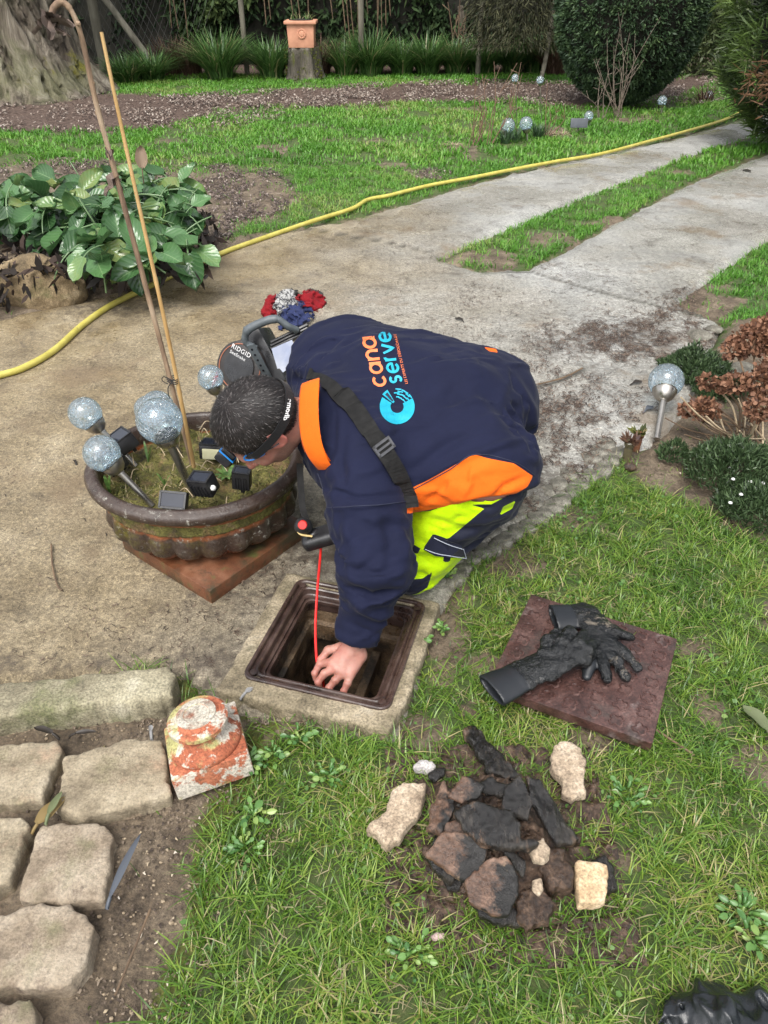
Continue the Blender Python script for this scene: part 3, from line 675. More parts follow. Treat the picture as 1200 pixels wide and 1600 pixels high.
glove('work_glove', [(864, 966, .075, .05), (915, 962, .075, .046)], [(915, 962, .078, .044), (935, 985, .08, .046), (945, 1012, .08, .046)],
      [[(940, 978, .085, .02), (962, 988, .09, .018), (982, 995, .085, .014)], [(950, 1000, .08, .02), (975, 1022, .085, .018), (996, 1043, .075, .014)], [(945, 1012, .08, .02), (963, 1032, .085, .018), (976, 1056, .075, .014)], [(935, 1018, .08, .02), (943, 1038, .085, .018), (948, 1060, .075, .014)], [(925, 1020, .08, .019), (921, 1040, .08, .017), (917, 1057, .07, .013)]], .06,
      'upper black rubber glove with a sandy palm and splayed fingers', 1.0)
glove('work_glove', [(768, 1080, .085, .052), (815, 1055, .09, .046)], [(815, 1055, .092, .044), (850, 1040, .10, .047), (888, 1022, .115, .045)],
      [[(850, 1020, .115, .019), (856, 1003, .12, .017), (868, 990, .118, .014)], [(868, 1020, .12, .019), (880, 1003, .128, .018), (892, 988, .125, .014)], [(888, 1020, .12, .02), (903, 1006, .13, .018), (914, 993, .125, .014)], [(898, 1025, .12, .02), (915, 1015, .125, .018), (926, 1004, .12, .014)], [(895, 1032, .115, .019), (912, 1032, .11, .017), (925, 1022, .105, .013)]], .085,
      'black rubber glove whose smooth cuff hangs over the left edge of the cover', .25)
# ---- heap of rubble pulled from the shaft
M_BLK = mk('wet_black_bark', [(.3, (.003, .0025, .002)), (.5, (.009, .0075, .0065)), (.64, (.03, .025, .02)), (.76, (.10, .08, .06))], 22, .35, 1.0, 70, rrange=(.10, .45, 14), bdist=.008, spec=.6, stretch=(1.6, .6, 1), layers=[((.12, .075, .048), 11, .53, .62), ((.16, .13, .10), 30, .64, .70)], speck=1.0)
M_BRN = mk('brown_stained_tile', [(.3, (.035, .018, .011)), (.5, (.11, .062, .04)), (.68, (.19, .12, .085)), (.82, (.28, .21, .15))], 16, .6, .9, 90, rrange=(.22, .6, 12), bdist=.005, layers=[((.008, .007, .006), 8, .56, .62), ((.24, .17, .11), 35, .62, .70)])
M_TAN = mk('pale_mortar', [(.3, (.19, .14, .095)), (.5, (.37, .29, .205)), (.68, (.50, .41, .31)), (.82, (.60, .52, .42))], 20, .9, 1.0, 90, layers=[((.12, .09, .065), 14, .62, .74)], bdist=.006)
M_TAN2 = mk('sandy_block', [(.3, (.30, .20, .11)), (.5, (.48, .35, .21)), (.7, (.60, .48, .33))], 18, .9, .7, 100, bdist=.004)
M_MUCK = mk('wet_muck', [(.3, (.010, .006, .004)), (.48, (.045, .026, .016)), (.62, (.10, .062, .04)), (.76, (.20, .15, .11))], 45, .4, 1.0, 120, rrange=(.2, .7, 25), bdist=.006)
heap_px = [(672, 1230), (720, 1200), (800, 1200), (860, 1240), (905, 1330), (900, 1400), (850, 1440), (760, 1440), (700, 1400), (668, 1330)]
hw = [G(p[0], p[1], .01) for p in heap_px]; hc = sum(hw, Vector()) / len(hw); hp = [(p.x, p.y) for p in hw]
def fnh(X, Y, Z):
    d2 = poly_sd(X[:, :, 0], Y[:, :, 0], hp); hgt = .075 * sstep(.0, .09, d2 + (fbm(X[:, :, 0] * 22, Y[:, :, 0] * 22, o=3) - .5) * .06)
    lump = (fbm(X * 38, Y * 38, Z * 38, o=4) - .5) * .05
    return np.maximum((Z - hgt[:, :, None]) * .8 + lump, -Z - .02)
me = sdf_mesh('muck_heap', fnh, (hc.x - .26, hc.y - .26, -.03), (hc.x + .26, hc.y + .26, .13), .004)
tag(link('muck_heap', me, M_MUCK), 'wet brown muck and crumbs under the heap of rubble', 'muck', kind='stuff')
rub = [
 ('bark_strip', 'strip', 'long black strip of rotten root sticking up out of the rubble heap', [(724, 1130), (742, 1128), (775, 1165), (812, 1213), (790, 1222), (766, 1207), (742, 1168), (728, 1148)], .05, .028, M_BLK, (.0, -.1), .01, .008, .01),
 ('tile_fragment', 'fragment', 'brown wet fragment with a pale broken edge at the top left of the heap', [(700, 1240), (722, 1212), (758, 1228), (752, 1242), (722, 1250)], .11, .016, M_BRN, (.1, .25), .004, .005, 0),
 ('tile_fragment', 'fragment', 'purplish crumbling slab standing at the left side of the heap', [(672, 1262), (692, 1222), (712, 1245), (704, 1290), (690, 1300), (672, 1292)], .09, .03, M_BRN, (.3, 0), .012, .008, .01),
 ('stone_fragment', 'fragment', 'smooth dark slab with a wet blue-grey shine at the top of the heap', [(782, 1270), (790, 1230), (812, 1212), (835, 1250), (826, 1276), (800, 1268)], .115, .02, M_BLK, (-.1, .2), .003, .006, 0),
 ('stone_fragment', 'fragment', 'thick black slab lying across the middle of the heap', [(706, 1270), (714, 1256), (745, 1252), (800, 1268), (818, 1283), (818, 1308), (846, 1314), (838, 1322), (800, 1324), (760, 1313), (725, 1294)], .145, .03, M_BLK, (.05, .15), .010, .006, .004),
 ('bark_strip', 'strip', 'black hollow strip of bark leaning down the right side of the heap', [(820, 1218), (840, 1224), (872, 1258), (908, 1300), (903, 1314), (870, 1312), (845, 1280), (826, 1248)], .10, .034, M_BLK, (-.25, .1), .010, .008, .012),
 ('tile_fragment', 'fragment', 'flat reddish-brown tile with black stains at the left of the heap', [(664, 1332), (690, 1303), (730, 1306), (762, 1328), (758, 1358), (742, 1376), (712, 1362), (690, 1345)], .105, .020, M_BRN, (.1, .3), .006, .005, .002),
 ('tile_fragment', 'fragment', 'rounded reddish-brown tile at the bottom of the heap', [(726, 1376), (760, 1348), (790, 1342), (812, 1368), (810, 1400), (795, 1424), (765, 1424), (735, 1404)], .10, .020, M_BRN, (0, .25), .006, .005, .002),
 ('stone_fragment', 'fragment', 'dark chunk poking out between the two brown tiles', [(778, 1330), (800, 1322), (826, 1345), (818, 1368), (800, 1352)], .10, .03, M_BLK, (.1, .2), .014, .008, .01),
 ('stone_fragment', 'fragment', 'small grey stone right of the black slab on the heap', [(828, 1322), (848, 1312), (862, 1330), (852, 1345), (834, 1342)], .10, .03, M_TAN, (.0, .1), .010, .010, 0),
 ('stone_fragment', 'fragment', 'tiny pale pebble in the brown muck of the heap', [(832, 1376), (845, 1372), (850, 1388), (842, 1396), (833, 1388)], .09, .02, M_TAN, (.0, .1), .004, .008, 0),
 ('stone_fragment', 'fragment', 'black layer jutting out under the reddish-brown tile at the far left of the heap', [(662, 1338), (678, 1312), (700, 1318), (720, 1350), (706, 1368), (684, 1362)], .07, .022, M_BLK, (.1, .3), .012, .006, .01),
 ('stone_fragment', 'fragment', 'black flake under the rounded brown tile at the bottom edge of the heap', [(730, 1400), (770, 1418), (806, 1420), (822, 1436), (790, 1444), (748, 1432)], .045, .022, M_BLK, (.0, .3), .012, .006, .01),
 ('stone_fragment', 'fragment', 'brown crumbly lump below the leaning bark strip', [(846, 1330), (880, 1325), (900, 1352), (892, 1384), (862, 1388), (846, 1362)], .075, .04, M_MUCK, (.1, .2), .018, .012, .01),
 ('stone_fragment', 'fragment', 'brown crumbly lump at the bottom right of the heap', [(812, 1398), (846, 1392), (868, 1410), (860, 1440), (826, 1446), (808, 1425)], .06, .035, M_MUCK, (.0, .2), .018, .012, .01),
 ('bark_strip', 'strip', 'thin black splinter between the smooth dark slab and the brown fragment', [(742, 1224), (768, 1218), (800, 1228), (792, 1240), (760, 1240)], .095, .02, M_BLK, (.0, .2), .010, .006, .012),
 ('stone_fragment', 'fragment', 'dark reddish slab under the left end of the thick black slab', [(690, 1290), (716, 1276), (768, 1300), (776, 1326), (730, 1322), (700, 1312)], .085, .022, M_BRN, (.1, .3), .012, .006, .006),
 ('mortar_piece', 'mortar piece', 'pale mortar piece with a black side lying left of the heap', [(573, 1290), (600, 1262), (614, 1234), (630, 1226), (664, 1228), (666, 1244), (650, 1275), (625, 1305), (606, 1317), (592, 1312), (588, 1298)], .05, .035, M_TAN, (.1, .1), .008, .010, .0),
 ('mortar_piece', 'mortar piece', 'pale lozenge of mortar between the heap and the iron cover', [(858, 1178), (880, 1155), (908, 1170), (917, 1190), (914, 1232), (895, 1245), (882, 1235), (876, 1208), (862, 1198)], .055, .032, M_TAN, (.0, .12), .010, .010, .0),
 ('sandstone_block', 'block', 'yellow-beige squarish block with rounded corners right of the heap', [(899, 1348), (904, 1343), (948, 1349), (951, 1356), (948, 1404), (930, 1410), (906, 1408), (901, 1390)], .06, .035, M_TAN2, (.0, .1), .003, .010, .0),
 ('stone_fragment', 'fragment', 'dark clod behind the yellow-beige block', [(925, 1345), (945, 1338), (962, 1350), (962, 1385), (945, 1395), (930, 1380)], .035, .03, M_BLK, (.0, .1), .010, .010, .01),
 ('stone_fragment', 'fragment', 'black stone chip near the whitish crumbs above the left mortar piece', [(668, 1208), (682, 1197), (698, 1198), (694, 1212), (680, 1220), (670, 1217)], .03, .02, M_BLK, (.0, .1), .004, .008, .0),
 ('stone_fragment', 'fragment', 'whitish crumbly chip on the grass above the left mortar piece', [(645, 1196), (655, 1188), (676, 1187), (682, 1195), (668, 1203), (650, 1203)], .028, .02, mk('whitish_chip', [(.35, (.25, .23, .22)), (.55, (.55, .52, .5)), (.7, (.7, .68, .66))], 30, .9, .8), (.0, .1), .008, .008, .0),
 ('stone_fragment', 'fragment', 'small pinkish chip alone in the grass below the heap', [(672, 1460), (682, 1454), (697, 1458), (694, 1466), (678, 1468)], .025, .014, mk('pinkish_chip', [(.35, (.3, .2, .18)), (.6, (.55, .42, .38))], 30, .9, .8), (.0, .0), .004, .006, .0),
]
for nm, ct, lb, pl, zt, th, mt, ti, am, rd_, rg in rub:
    zt = zt + (.028 if zt > .08 else 0); th = th * (.72 if zt > .08 and mt is not M_MUCK else 1.0)
    tag(slab_sdf(nm, pl, zt, th, mt, tilt=ti, amp=am, fr=26, rd=rd_, res=.0032, ridge=rg * 1.5, amp2=.003), lb, ct, 'rubble pulled out of the manhole')
for i in range(24):
    a = rnd.random() * 6.28; r = rnd.uniform(.05, .2); c = hc + Vector((cos(a) * r, sin(a) * r * .8, 0)); m = .010 + rnd.random() * .014
    u, v = pix(c.x, c.y, .02); k = 620 * m
    pl = [(u + k * (1 + .4 * rnd.random()) * cos(q * pi / 3), v + k * .8 * (1 + .4 * rnd.random()) * sin(q * pi / 3)) for q in range(6)]
    tag(slab_sdf('rubble_crumb', pl, .03 + .06 * max(0, 1 - r / .17), .02, (M_BLK, M_BRN, M_MUCK)[i % 3], amp=.01, fr=40, rd=.008, res=.004), 'small dark crumb of rubble in and around the heap', 'crumb', 'dark crumbs round the rubble heap')

bmp = bmesh.new()
for i in range(900):
    a = rnd.random() * 6.28; r = abs(rnd.gauss(0, .10)); x, y = hc.x + cos(a) * r * 1.1, hc.y + sin(a) * r; z = .085 * max(0, 1 - r / .19) + .012 + rnd.uniform(-.012, .02); q = .0018 + .0045 * rnd.random() ** 2
    bmesh.ops.create_icosphere(bmp, subdivisions=1, radius=q, matrix=Matrix.Translation((x, y, z)) @ Matrix.Rotation(rnd.random() * 3, 4, 'X') @ Matrix.Diagonal((1, rnd.uniform(.4, 1), rnd.uniform(.4, 1), 1)))
me = bpy.data.meshes.new('rubble_grit'); bmp.to_mesh(me); bmp.free(); tag(link('rubble_grit', me, M_MUCK), 'brown grit and crumbs sprinkled over the rubble heap', 'grit', kind='stuff')
# ---- terracotta baluster base
M_PTC = mk('flaking_painted_terracotta', [(.3, (.22, .055, .022)), (.5, (.32, .095, .045)), (.7, (.38, .15, .08))], 14, .8, .9, 60, [((.46, .42, .35), 12, .50, .53, 10), ((.34, .32, .13), 9, .52, .60), ((.10, .09, .05), 14, .64, .74)], bdist=.004)
bb = G(330, 1186, .0); bt = thing('baluster_base', bb, 'flaking red and white terracotta pillar base standing on the soil beside the paving stones', 'pillar base')
RB = Matrix.Rotation(radians(-4), 3, 'X') @ Matrix.Rotation(radians(-6), 3, 'Y') @ Matrix.Rotation(radians(20), 3, 'Z')
m = MB().box(bb + RB @ Vector((0, 0, .03)), (.185, .175, .075), RB); m.build('plinth_block', M_PTC, bt, bevel=.006)
MB().lathe([(.084, .062), (.089, .069), (.089, .078), (.083, .086), (.068, .096), (.056, .110), (.050, .124), (.050, .132)], bb, 32, RB).build('flared_foot', M_PTC, bt, smooth=True)
MB().lathe([(.045, .128), (.066, .129), (.073, .136), (.073, .146), (.067, .152), (.054, .153), (.047, .160), (.030, .162), (.026, .157), (.0, .157)], bb, 32, RB).build('round_moulding', M_PTC, bt, smooth=True)
MB().lathe([(.048, .158), (.047, .1625), (.032, .1635), (.028, .160), (0, .160)], bb, 28, RB).build('cap_disc', mk('chalky_paint', [(.35, (.24, .10, .06)), (.46, (.40, .36, .29)), (.7, (.55, .52, .46))], 18, .85, .8, 60), bt, smooth=True)
MB().box(bb + RB @ Vector((.075, .075, .065)), (.035, .03, .035), RB @ Matrix.Rotation(.5, 3, 'X')).build('broken_chip', M_PTC, bt, bevel=.005)
# ---- black plastic bag at the bottom right corner
def fnb(X, Y, Z):
    c = G(1158, 1632, .04); x, y, z = X - c.x, Y - c.y, Z
    d = s_ell(X, Y, Z, (c.x, c.y, .035), (.13, .09, .055)); d = smin(d, s_ell(X, Y, Z, (c.x - .02, c.y + .035, .05), (.03, .05, .05)), .03)
    fold = np.abs(fbm(x * 11 + 3, y * 11, z * 11, o=2) - .5); return d + (fold - .1) * .08 + (np.abs(fbm(x * 34, y * 20, z * 30, o=2) - .5) - .1) * .03
me = sdf_mesh('plastic_bag', fnb, tuple(G(1158, 1632, .04) + Vector((-.18, -.14, -.05))), tuple(G(1158, 1632, .04) + Vector((.18, .14, .09))), .004)
M_BAG = mk('black_plastic', [(.3, (.006, .007, .008)), (.7, (.018, .022, .026))], 9, .15, .35, 25, rrange=(.12, .32, 14), spec=.6)
tag(link('plastic_bag', me, M_BAG, None, G(1158, 1632, 0)), 'crumpled glossy black plastic bag at the bottom right corner on the grass', 'bag')
# ================================================================== PLANTER AND ITS LAMPS
M_BOWL = None
def bowl_mat():
    m, t, b, o = new_mat('weathered_glazed_terracotta'); v = coords(t); sep = N(t, 'ShaderNodeSeparateXYZ'); t.links.new(v, sep.inputs[0])
    z = math_n(t, 'ADD', sep.outputs[2], math_n(t, 'MULTIPLY', math_n(t, 'SUBTRACT', noise_node(t, v, 9, 6), .5), .045))
    terr = ramp(t, noise_node(t, v, 18, 8, .7), [(.3, (.11, .030, .010)), (.5, (.25, .075, .026)), (.7, (.34, .13, .055))])
    black = ramp(t, noise_node(t, v, 30, 8, .75), [(.3, (.008, .007, .006)), (.55, (.028, .024, .02)), (.7, (.08, .07, .06))])
    moss = ramp(t, noise_node(t, v, 40, 6), [(.3, (.035, .035, .005)), (.7, (.12, .105, .014))])
    lich = ramp(t, noise_node(t, v, 40, 6), [(.3, (.25, .24, .2)), (.7, (.5, .49, .43))])
    # dark above, rust in the groove, dark bulges, moss under them
    k = ramp(t, mapr(t, z, .056, .319), [(.0, (.15,) * 3), (.08, (.45,) * 3), (.2, (.8,) * 3), (.42, (.8,) * 3), (.52, (.1,) * 3), (.66, (.12,) * 3), (.72, (1.,) * 3), (1, (1.,) * 3)])
    c = mixc(t, math_n(t, 'MULTIPLY', mapr(t, math_n(t, 'ADD', k, math_n(t, 'SUBTRACT', noise_node(t, v, 14, 7, .7), .5)), .3, .7), .93), terr, black)
    mm = math_n(t, 'MULTIPLY', mapr(t, noise_node(t, v, 9, 8, .75), .50, .62), mapr(t, sep.outputs[2], .27, .22)); mm = math_n(t, 'MULTIPLY', mm, mapr(t, sep.outputs[0], .15, -.25, .12, 1)); c = mixc(t, mm, c, moss)
    lm = mapr(t, noise_node(t, v, 42, 9, .8), .57, .62); lm = math_n(t, 'MULTIPLY', lm, mapr(t, noise_node(t, v, 6, 3), .42, .58)); c = mixc(t, math_n(t, 'MULTIPLY', lm, .8), c, lich)
    t.links.new(c, b.inputs['Base Color']); t.links.new(mapr(t, noise_node(t, v, 12, 5), .35, .65, .16, .55), b.inputs['Roughness']); b.inputs['Specular IOR Level'].default_value = .6
    bn = N(t, 'ShaderNodeBump'); bn.inputs['Strength'].default_value = .6; bn.inputs['Distance'].default_value = .005
    t.links.new(noise_node(t, v, 60, 8, .75), bn.inputs['Height']); t.links.new(bn.outputs[0], b.inputs['Normal']); return m
M_BOWL = bowl_mat(); PB = Vector((-.612, 2.095, 0))
M_TERRA = mk('wet_terracotta', [(.3, (.06, .022, .010)), (.5, (.125, .047, .021)), (.7, (.18, .08, .042))], 12, .5, .6, 60, [((.045, .035, .018), 7, .50, .62), ((.08, .08, .025), 12, .56, .66), ((.03, .02, .015), 25, .60, .7)], rrange=(.3, .6, 9), bdist=.004)
pl = thing('planter_bowl', PB, 'large round terracotta planter bowl with bulging band, mossy and blackened, on a square foot', 'planter')
pang = atan2(.789, .615); pc = Vector((-.524, 1.722, 0)) + .22 * (Vector((.615, .789, 0)) + Vector((-.814, .58, 0)))
MB().box(pc + Vector((0, 0, .028)), (.44, .44, .056), Matrix.Rotation(pang, 3, 'Z')).build('square_foot', M_TERRA, pl, bevel=.006)
MB().lathe([(.20, .052), (.215, .055), (.218, .062), (.20, .068), (.19, .08)], PB, 64).build('foot_ring', M_TERRA, pl, smooth=True)
n = 128; prof = [(.19, .058), (.235, .064), (.268, .082), (.286, .105), (.295, .13), (.299, .155), (.303, .18), (.308, .202), (.318, .222), (.328, .232), (.343, .236), (.352, .245), (.354, .258), (.347, .268), (.336, .270), (.330, .276), (.318, .277), (.310, .268), (.305, .24), (.295, .19)]
V = []; 
for r, z in prof:
    for k in range(n):
        a = 2 * pi * k / n; bul = abs(sin(a * 11)) ** .55
        w_ = max(0, 1 - abs(z - .112) / .052); rr = r + (.040 * bul - .010) * w_ ** .5 if w_ > 0 else r
        rr *= 1 + .006 * sin(3 * a + z * 20); V.append(PB + Vector((rr * cos(a), rr * sin(a) * .93, z * 1.12 - .008)))
Fc = [(i * n + k, i * n + (k + 1) % n, (i + 1) * n + (k + 1) % n, (i + 1) * n + k) for i in range(len(prof) - 1) for k in range(n)]
pyobj('bowl', V, Fc, M_BOWL, pl, True)
def fns(X, Y, Z):
    r = np.hypot(X - PB.x, Y - PB.y); h_ = .242 + (fbm(X * 14, Y * 14, o=4) - .5) * .06
    return np.maximum(np.maximum((Z - h_) * .8, np.hypot(X - PB.x, (Y - PB.y) / .93) - .312), .19 - Z) + (fbm(X * 60, Y * 60, Z * 60, o=3) - .5) * .012
M_PSOIL = mk('mossy_potting_soil', [(.3, (.03, .022, .008)), (.45, (.09, .08, .018)), (.56, (.14, .13, .03)), (.68, (.20, .14, .07)), (.8, (.3, .22, .13))], 16, .85, 1.0, 90, [((.16, .09, .045), 9, .55, .68), ((.05, .035, .02), 22, .58, .68)], bdist=.008)
link('potting_soil', sdf_mesh('potting_soil', fns, (PB.x - .33, PB.y - .33, .18), (PB.x + .33, PB.y + .33, .30), .006), M_PSOIL, pl)
# moss tufts, dry stems and shoots in the pot
a = rng.random(5200) * 2 * pi; r = np.sqrt(rng.random(5200)) * .30; gx, gy = PB.x + r * np.cos(a), PB.y + .9 * r * np.sin(a)
k = rng.random(5200) < np.clip(2.5 * (fbm(gx * 12, gy * 12) - .38), 0, 1); gx, gy = gx[k], gy[k]
M_POTG = leafmat('moss_and_straw', [(0, (.03, .04, .006)), (.4, (.09, .10, .018)), (.7, (.16, .17, .03)), (.85, (.28, .22, .10)), (1, (.40, .33, .2))], rough=.7, trans=.2)
tag(link('pot_moss', blades('pot_moss', gx, gy, .235 + 0 * gx + (fbm(gx * 14, gy * 14, o=4) - .5) * .06, .012 + .02 * rng.random(len(gx)), .003 + .002 * rng.random(len(gx)), None, 2, 1.4), M_POTG), 'yellow-green moss and straw covering the soil of the planter bowl', 'moss', kind='stuff')
M_STRAW = mk('dry_straw', [(.3, (.30, .22, .13)), (.7, (.50, .41, .28))], 20, .8, .2)
m = MB()
for i in range(26):
    a = rnd.random() * 6.28; r = rnd.random() * .27; p = PB + Vector((cos(a) * r, sin(a) * r, .255)); d = Vector((rnd.uniform(-1, 1), rnd.uniform(-1, 1), rnd.uniform(.0, .5))) * rnd.uniform(.04, .09)
    m.tube(bez([p, p + d * .5 + Vector((0, 0, .02)), p + d]), .0016, 5)
tag(m.build('dry_stems', M_STRAW), 'pale dry stems lying tangled on the soil of the planter bowl', 'stems', kind='stuff')
M_SHOOT = leafmat('green_shoot', [(0, (.06, .13, .03)), (1, (.16, .28, .07))], rough=.4, trans=.3)
def leaf_blade(m, base, tip, w, bend=.02, n=6):
    base, tip = Vector(base), Vector(tip); d = tip - base; side = d.cross(Vector((0, 0, 1))); side = side.normalized() if side.length > 1e-5 else Vector((1, 0, 0)); V = []
    for i in range(n + 1):
        t = i / n; c = base + d * t + Vector((0, 0, bend * 4 * t * (1 - t))); ww = w * (sin(pi * min(.97, .12 + .85 * t)) ** .7) / 2; V += [c - side * ww, c + side * ww]
    m.add(V, [(2 * i, 2 * i + 1, 2 * i + 3, 2 * i + 2) for i in range(n)])
def shoot(px, py, z, cnt, ln, w, lab, spread=.5):
    b = G(px, py, z); m = MB()
    for i in range(cnt):
        a = i * 2.4 + px; leaf_blade(m, b, b + Vector((cos(a) * ln * spread, sin(a) * ln * spread, ln * (1 - .4 * spread) * rnd.uniform(.7, 1))), w, .01)
    o = m.build('plant_shoot', M_SHOOT, base=b); me = o.data; at_ = me.attributes.new('rnd', 'FLOAT', 'FACE'); at_.data.foreach_set('value', [rnd.random() for _ in me.polygons]); tag(o, lab, 'shoot')
shoot(172, 770, .24, 3, .07, .012, 'green pointed shoot at the left inner rim of the bowl', .2)
shoot(356, 748, .24, 9, .05, .014, 'light green leafy rosette in front of the blue headlamp in the bowl', .9)
shoot(232, 722, .24, 2, .10, .009, 'tall thin green shoot between the left lamp stems', .35)
shoot(258, 760, .24, 3, .06, .007, 'small green shoot before the middle lamp stem', .4)
shoot(378, 762, .24, 3, .05, .006, 'short shoot beside the right black spotlight', .5)

# ---- crackle-glass globe lamps
def glass_mat():
    m, t, b, o = new_mat('crackle_glass'); v = coords(t)
    vo = N(t, 'ShaderNodeTexVoronoi', feature='DISTANCE_TO_EDGE'); vo.inputs['Scale'].default_value = 95
    dn = N(t, 'ShaderNodeTexNoise'); dn.inputs['Scale'].default_value = 25; dn.inputs['Detail'].default_value = 4; t.links.new(v, dn.inputs[0])
    vv = N(t, 'ShaderNodeVectorMath', operation='MULTIPLY_ADD'); t.links.new(dn.outputs['Color'], vv.inputs[0]); vv.inputs[1].default_value = (.02, .02, .02); t.links.new(v, vv.inputs[2]); t.links.new(vv.outputs[0], vo.inputs[0])
    crk = mapr(t, vo.outputs['Distance'], 0, .09, 1, 0)
    tr = N(t, 'ShaderNodeBsdfTransparent'); tr.inputs[0].default_value = (.82, .90, .92, 1)
    gl = N(t, 'ShaderNodeBsdfGlossy'); gl.inputs['Roughness'].default_value = .08; gl.inputs['Color'].default_value = (.85, .93, 1, 1)
    b.inputs['Base Color'].default_value = (.75, .80, .82, 1); b.inputs['Roughness'].default_value = .15
    lw = N(t, 'ShaderNodeLayerWeight'); lw.inputs[0].default_value = .45
    bn = N(t, 'ShaderNodeBump'); bn.inputs['Strength'].default_value = .9; bn.inputs['Distance'].default_value = .003; t.links.new(crk, bn.inputs['Height'])
    for x in (gl, b): t.links.new(bn.outputs[0], x.inputs['Normal'])
    t.links.new(bn.outputs[0], lw.inputs['Normal'])
    m1 = N(t, 'ShaderNodeMixShader'); t.links.new(mapr(t, lw.outputs['Fresnel'], 0, 1, .10, .75), m1.inputs[0]); t.links.new(tr.outputs[0], m1.inputs[1]); t.links.new(gl.outputs[0], m1.inputs[2])
    m2 = N(t, 'ShaderNodeMixShader'); t.links.new(math_n(t, 'ADD', math_n(t, 'MULTIPLY', crk, .42), .05), m2.inputs[0]); t.links.new(m1.outputs[0], m2.inputs[1]); t.links.new(b.outputs[0], m2.inputs[2])
    t.links.new(m2.outputs[0], o.inputs[0]); return m
M_GLASS = glass_mat()
M_STEEL = mk('brushed_steel', [(.3, (.30, .28, .25)), (.7, (.48, .46, .42))], 8, .3, .15, 200, rrange=(.22, .42, 30), metal=.95, stretch=(1, 1, .1), bdist=.001)
M_CELL = mk('lamp_solar_cell', [(.3, (.02, .025, .035)), (.7, (.06, .07, .09))], 20, .2, 0)
def globe_lamp(ctr, foot, R, label, stem_r=None, group='crackle-glass globe solar lamps', cut=24):
    ctr, foot = Vector(ctr), Vector(foot); ax = (ctr - foot).normalized(); M = frame(ax); stem_r = stem_r or R * .19
    r = thing('globe_lamp', foot, label, 'solar lamp', group)
    pr = [(R * sin(a), -R * cos(a)) for a in [radians(32 + i * (148 / 15)) for i in range(16)]]; pr[-1] = (0, R)
    MB().lathe(pr, ctr, cut, M).build('glass_globe', M_GLASS, r, smooth=True)
    c0 = ctr - ax * R
    MB().lathe([(R * .56, R * .17), (R * .66, R * .22), (R * .70, R * .26), (R * .66, R * .24), (R * .64, R * .1), (R * .5, -R * .2), (R * .3, -R * .38), (stem_r * 1.15, -R * .42), (stem_r * 1.15, -R * .5), (0, -R * .5)], c0, cut, M).build('metal_cup', M_STEEL, r, smooth=True)
    MB().lathe([(0, R * .16), (R * .5, R * .16), (R * .5, R * .22), (R * .38, R * .26), (0, R * .26)], c0, 16, M).build('solar_cell', M_CELL, r)
    MB().tube([foot, c0 - ax * R * .35], stem_r, 12).build('stem', M_STEEL, r, smooth=True)
    return r
def gz(px, py, y): return GY(px, py, y)
zf = .235
globe_lamp(gz(133, 646, 2.16), G(212, 728, zf), .053, 'globe lamp leaning out furthest to the upper left of the bowl')
globe_lamp(gz(159, 708, 1.93), G(238, 790, zf), .055, 'globe lamp leaning over the left front rim of the bowl')
globe_lamp(gz(249, 657, 1.90), G(305, 778, zf), .066, 'largest nearest globe lamp, in the middle of the bowl')
globe_lamp(gz(246, 636, 2.24), G(280, 708, zf), .055, 'globe lamp mostly hidden right behind the largest one')
globe_lamp(gz(232, 640, 2.36), G(262, 700, zf), .05, 'globe lamp furthest back of the cluster in the bowl, barely showing')
globe_lamp(gz(329, 590, 2.40), G(365, 680, zf), .045, 'globe lamp at the back right of the bowl, above the head of the crouching man')
globe_lamp(gz(1041, 595, 2.98), G(1026, 686, 0), .075, 'globe lamp on a steel stake in the bed at the right, beside dead flowers', .013)

# ---- black solar spotlights
M_BPLA = mk('black_plastic_housing', [(.3, (.008, .008, .009)), (.7, (.022, .022, .024))], 30, .35, .1, 120, rrange=(.22, .45, 20))
M_SOL = mk('blue_black_solar_panel', [(.3, (.010, .012, .02)), (.7, (.02, .024, .036))], 5, .12, 0)
M_DIF = mk('yellowed_diffuser', [(.3, (.38, .37, .2)), (.7, (.55, .53, .36))], 9, .35, .1)
M_WHT = mk('white_sensor', [(.3, (.55, .55, .53)), (.7, (.7, .7, .68))], 9, .35, .05)
def spot(c, size, nrm, upv, label, diff=True, sensor=False):
    """box whose top (local z) carries the solar panel and whose front (local -y) is the light"""
    c = Vector(c); M = frame(nrm, upv); r = thing('solar_spotlight', c, label, 'solar light', 'black solar spotlights in the planter bowl'); a, b, d = size
    MB().box(c, size, M).build('housing', M_BPLA, r, bevel=.006)
    q = MB()
    for x, y, sx, sy in ((0, b / 2 - .004, a * .92, .006), (0, -b / 2 + .004, a * .92, .006), (a / 2 - .004, 0, .006, b * .92), (-a / 2 + .004, 0, .006, b * .92)): q.box(c + M @ Vector((x, y, d / 2 + .001)), (sx, sy, .006), M)
    q.build('panel_frame', M_BPLA, r)
    MB().box(c + M @ Vector((0, 0, d / 2 + .001)), (a - .016, b - .016, .003), M).build('solar_panel', M_SOL, r)
    for i in range(5): MB().box(c + M @ Vector((-a / 2 + .012 + i * (a - .024) / 4, -b / 2 - .001, -.004)), (.003, .005, d * .7), M).build('cooling_rib', M_BPLA, r)
    if diff: MB().box(c + M @ Vector((0, -b / 2 - .003, -.003)), (a * .8, .008, d * .7), M).build('diffuser', M_DIF, r, bevel=.003)
    if sensor: MB().lathe([(0, .012), (.006, .010), (.009, .004), (.009, 0), (0, 0)], c + M @ Vector((a / 2, -b * .2, 0)), 12, M @ Matrix.Rotation(pi / 2, 3, 'Y')).build('motion_sensor', M_WHT, r, smooth=True)
    MB().box(c + M @ Vector((0, b * .2, -d / 2 - .012)), (.012, .012, .03), M).build('bracket', M_BPLA, r)
    return r
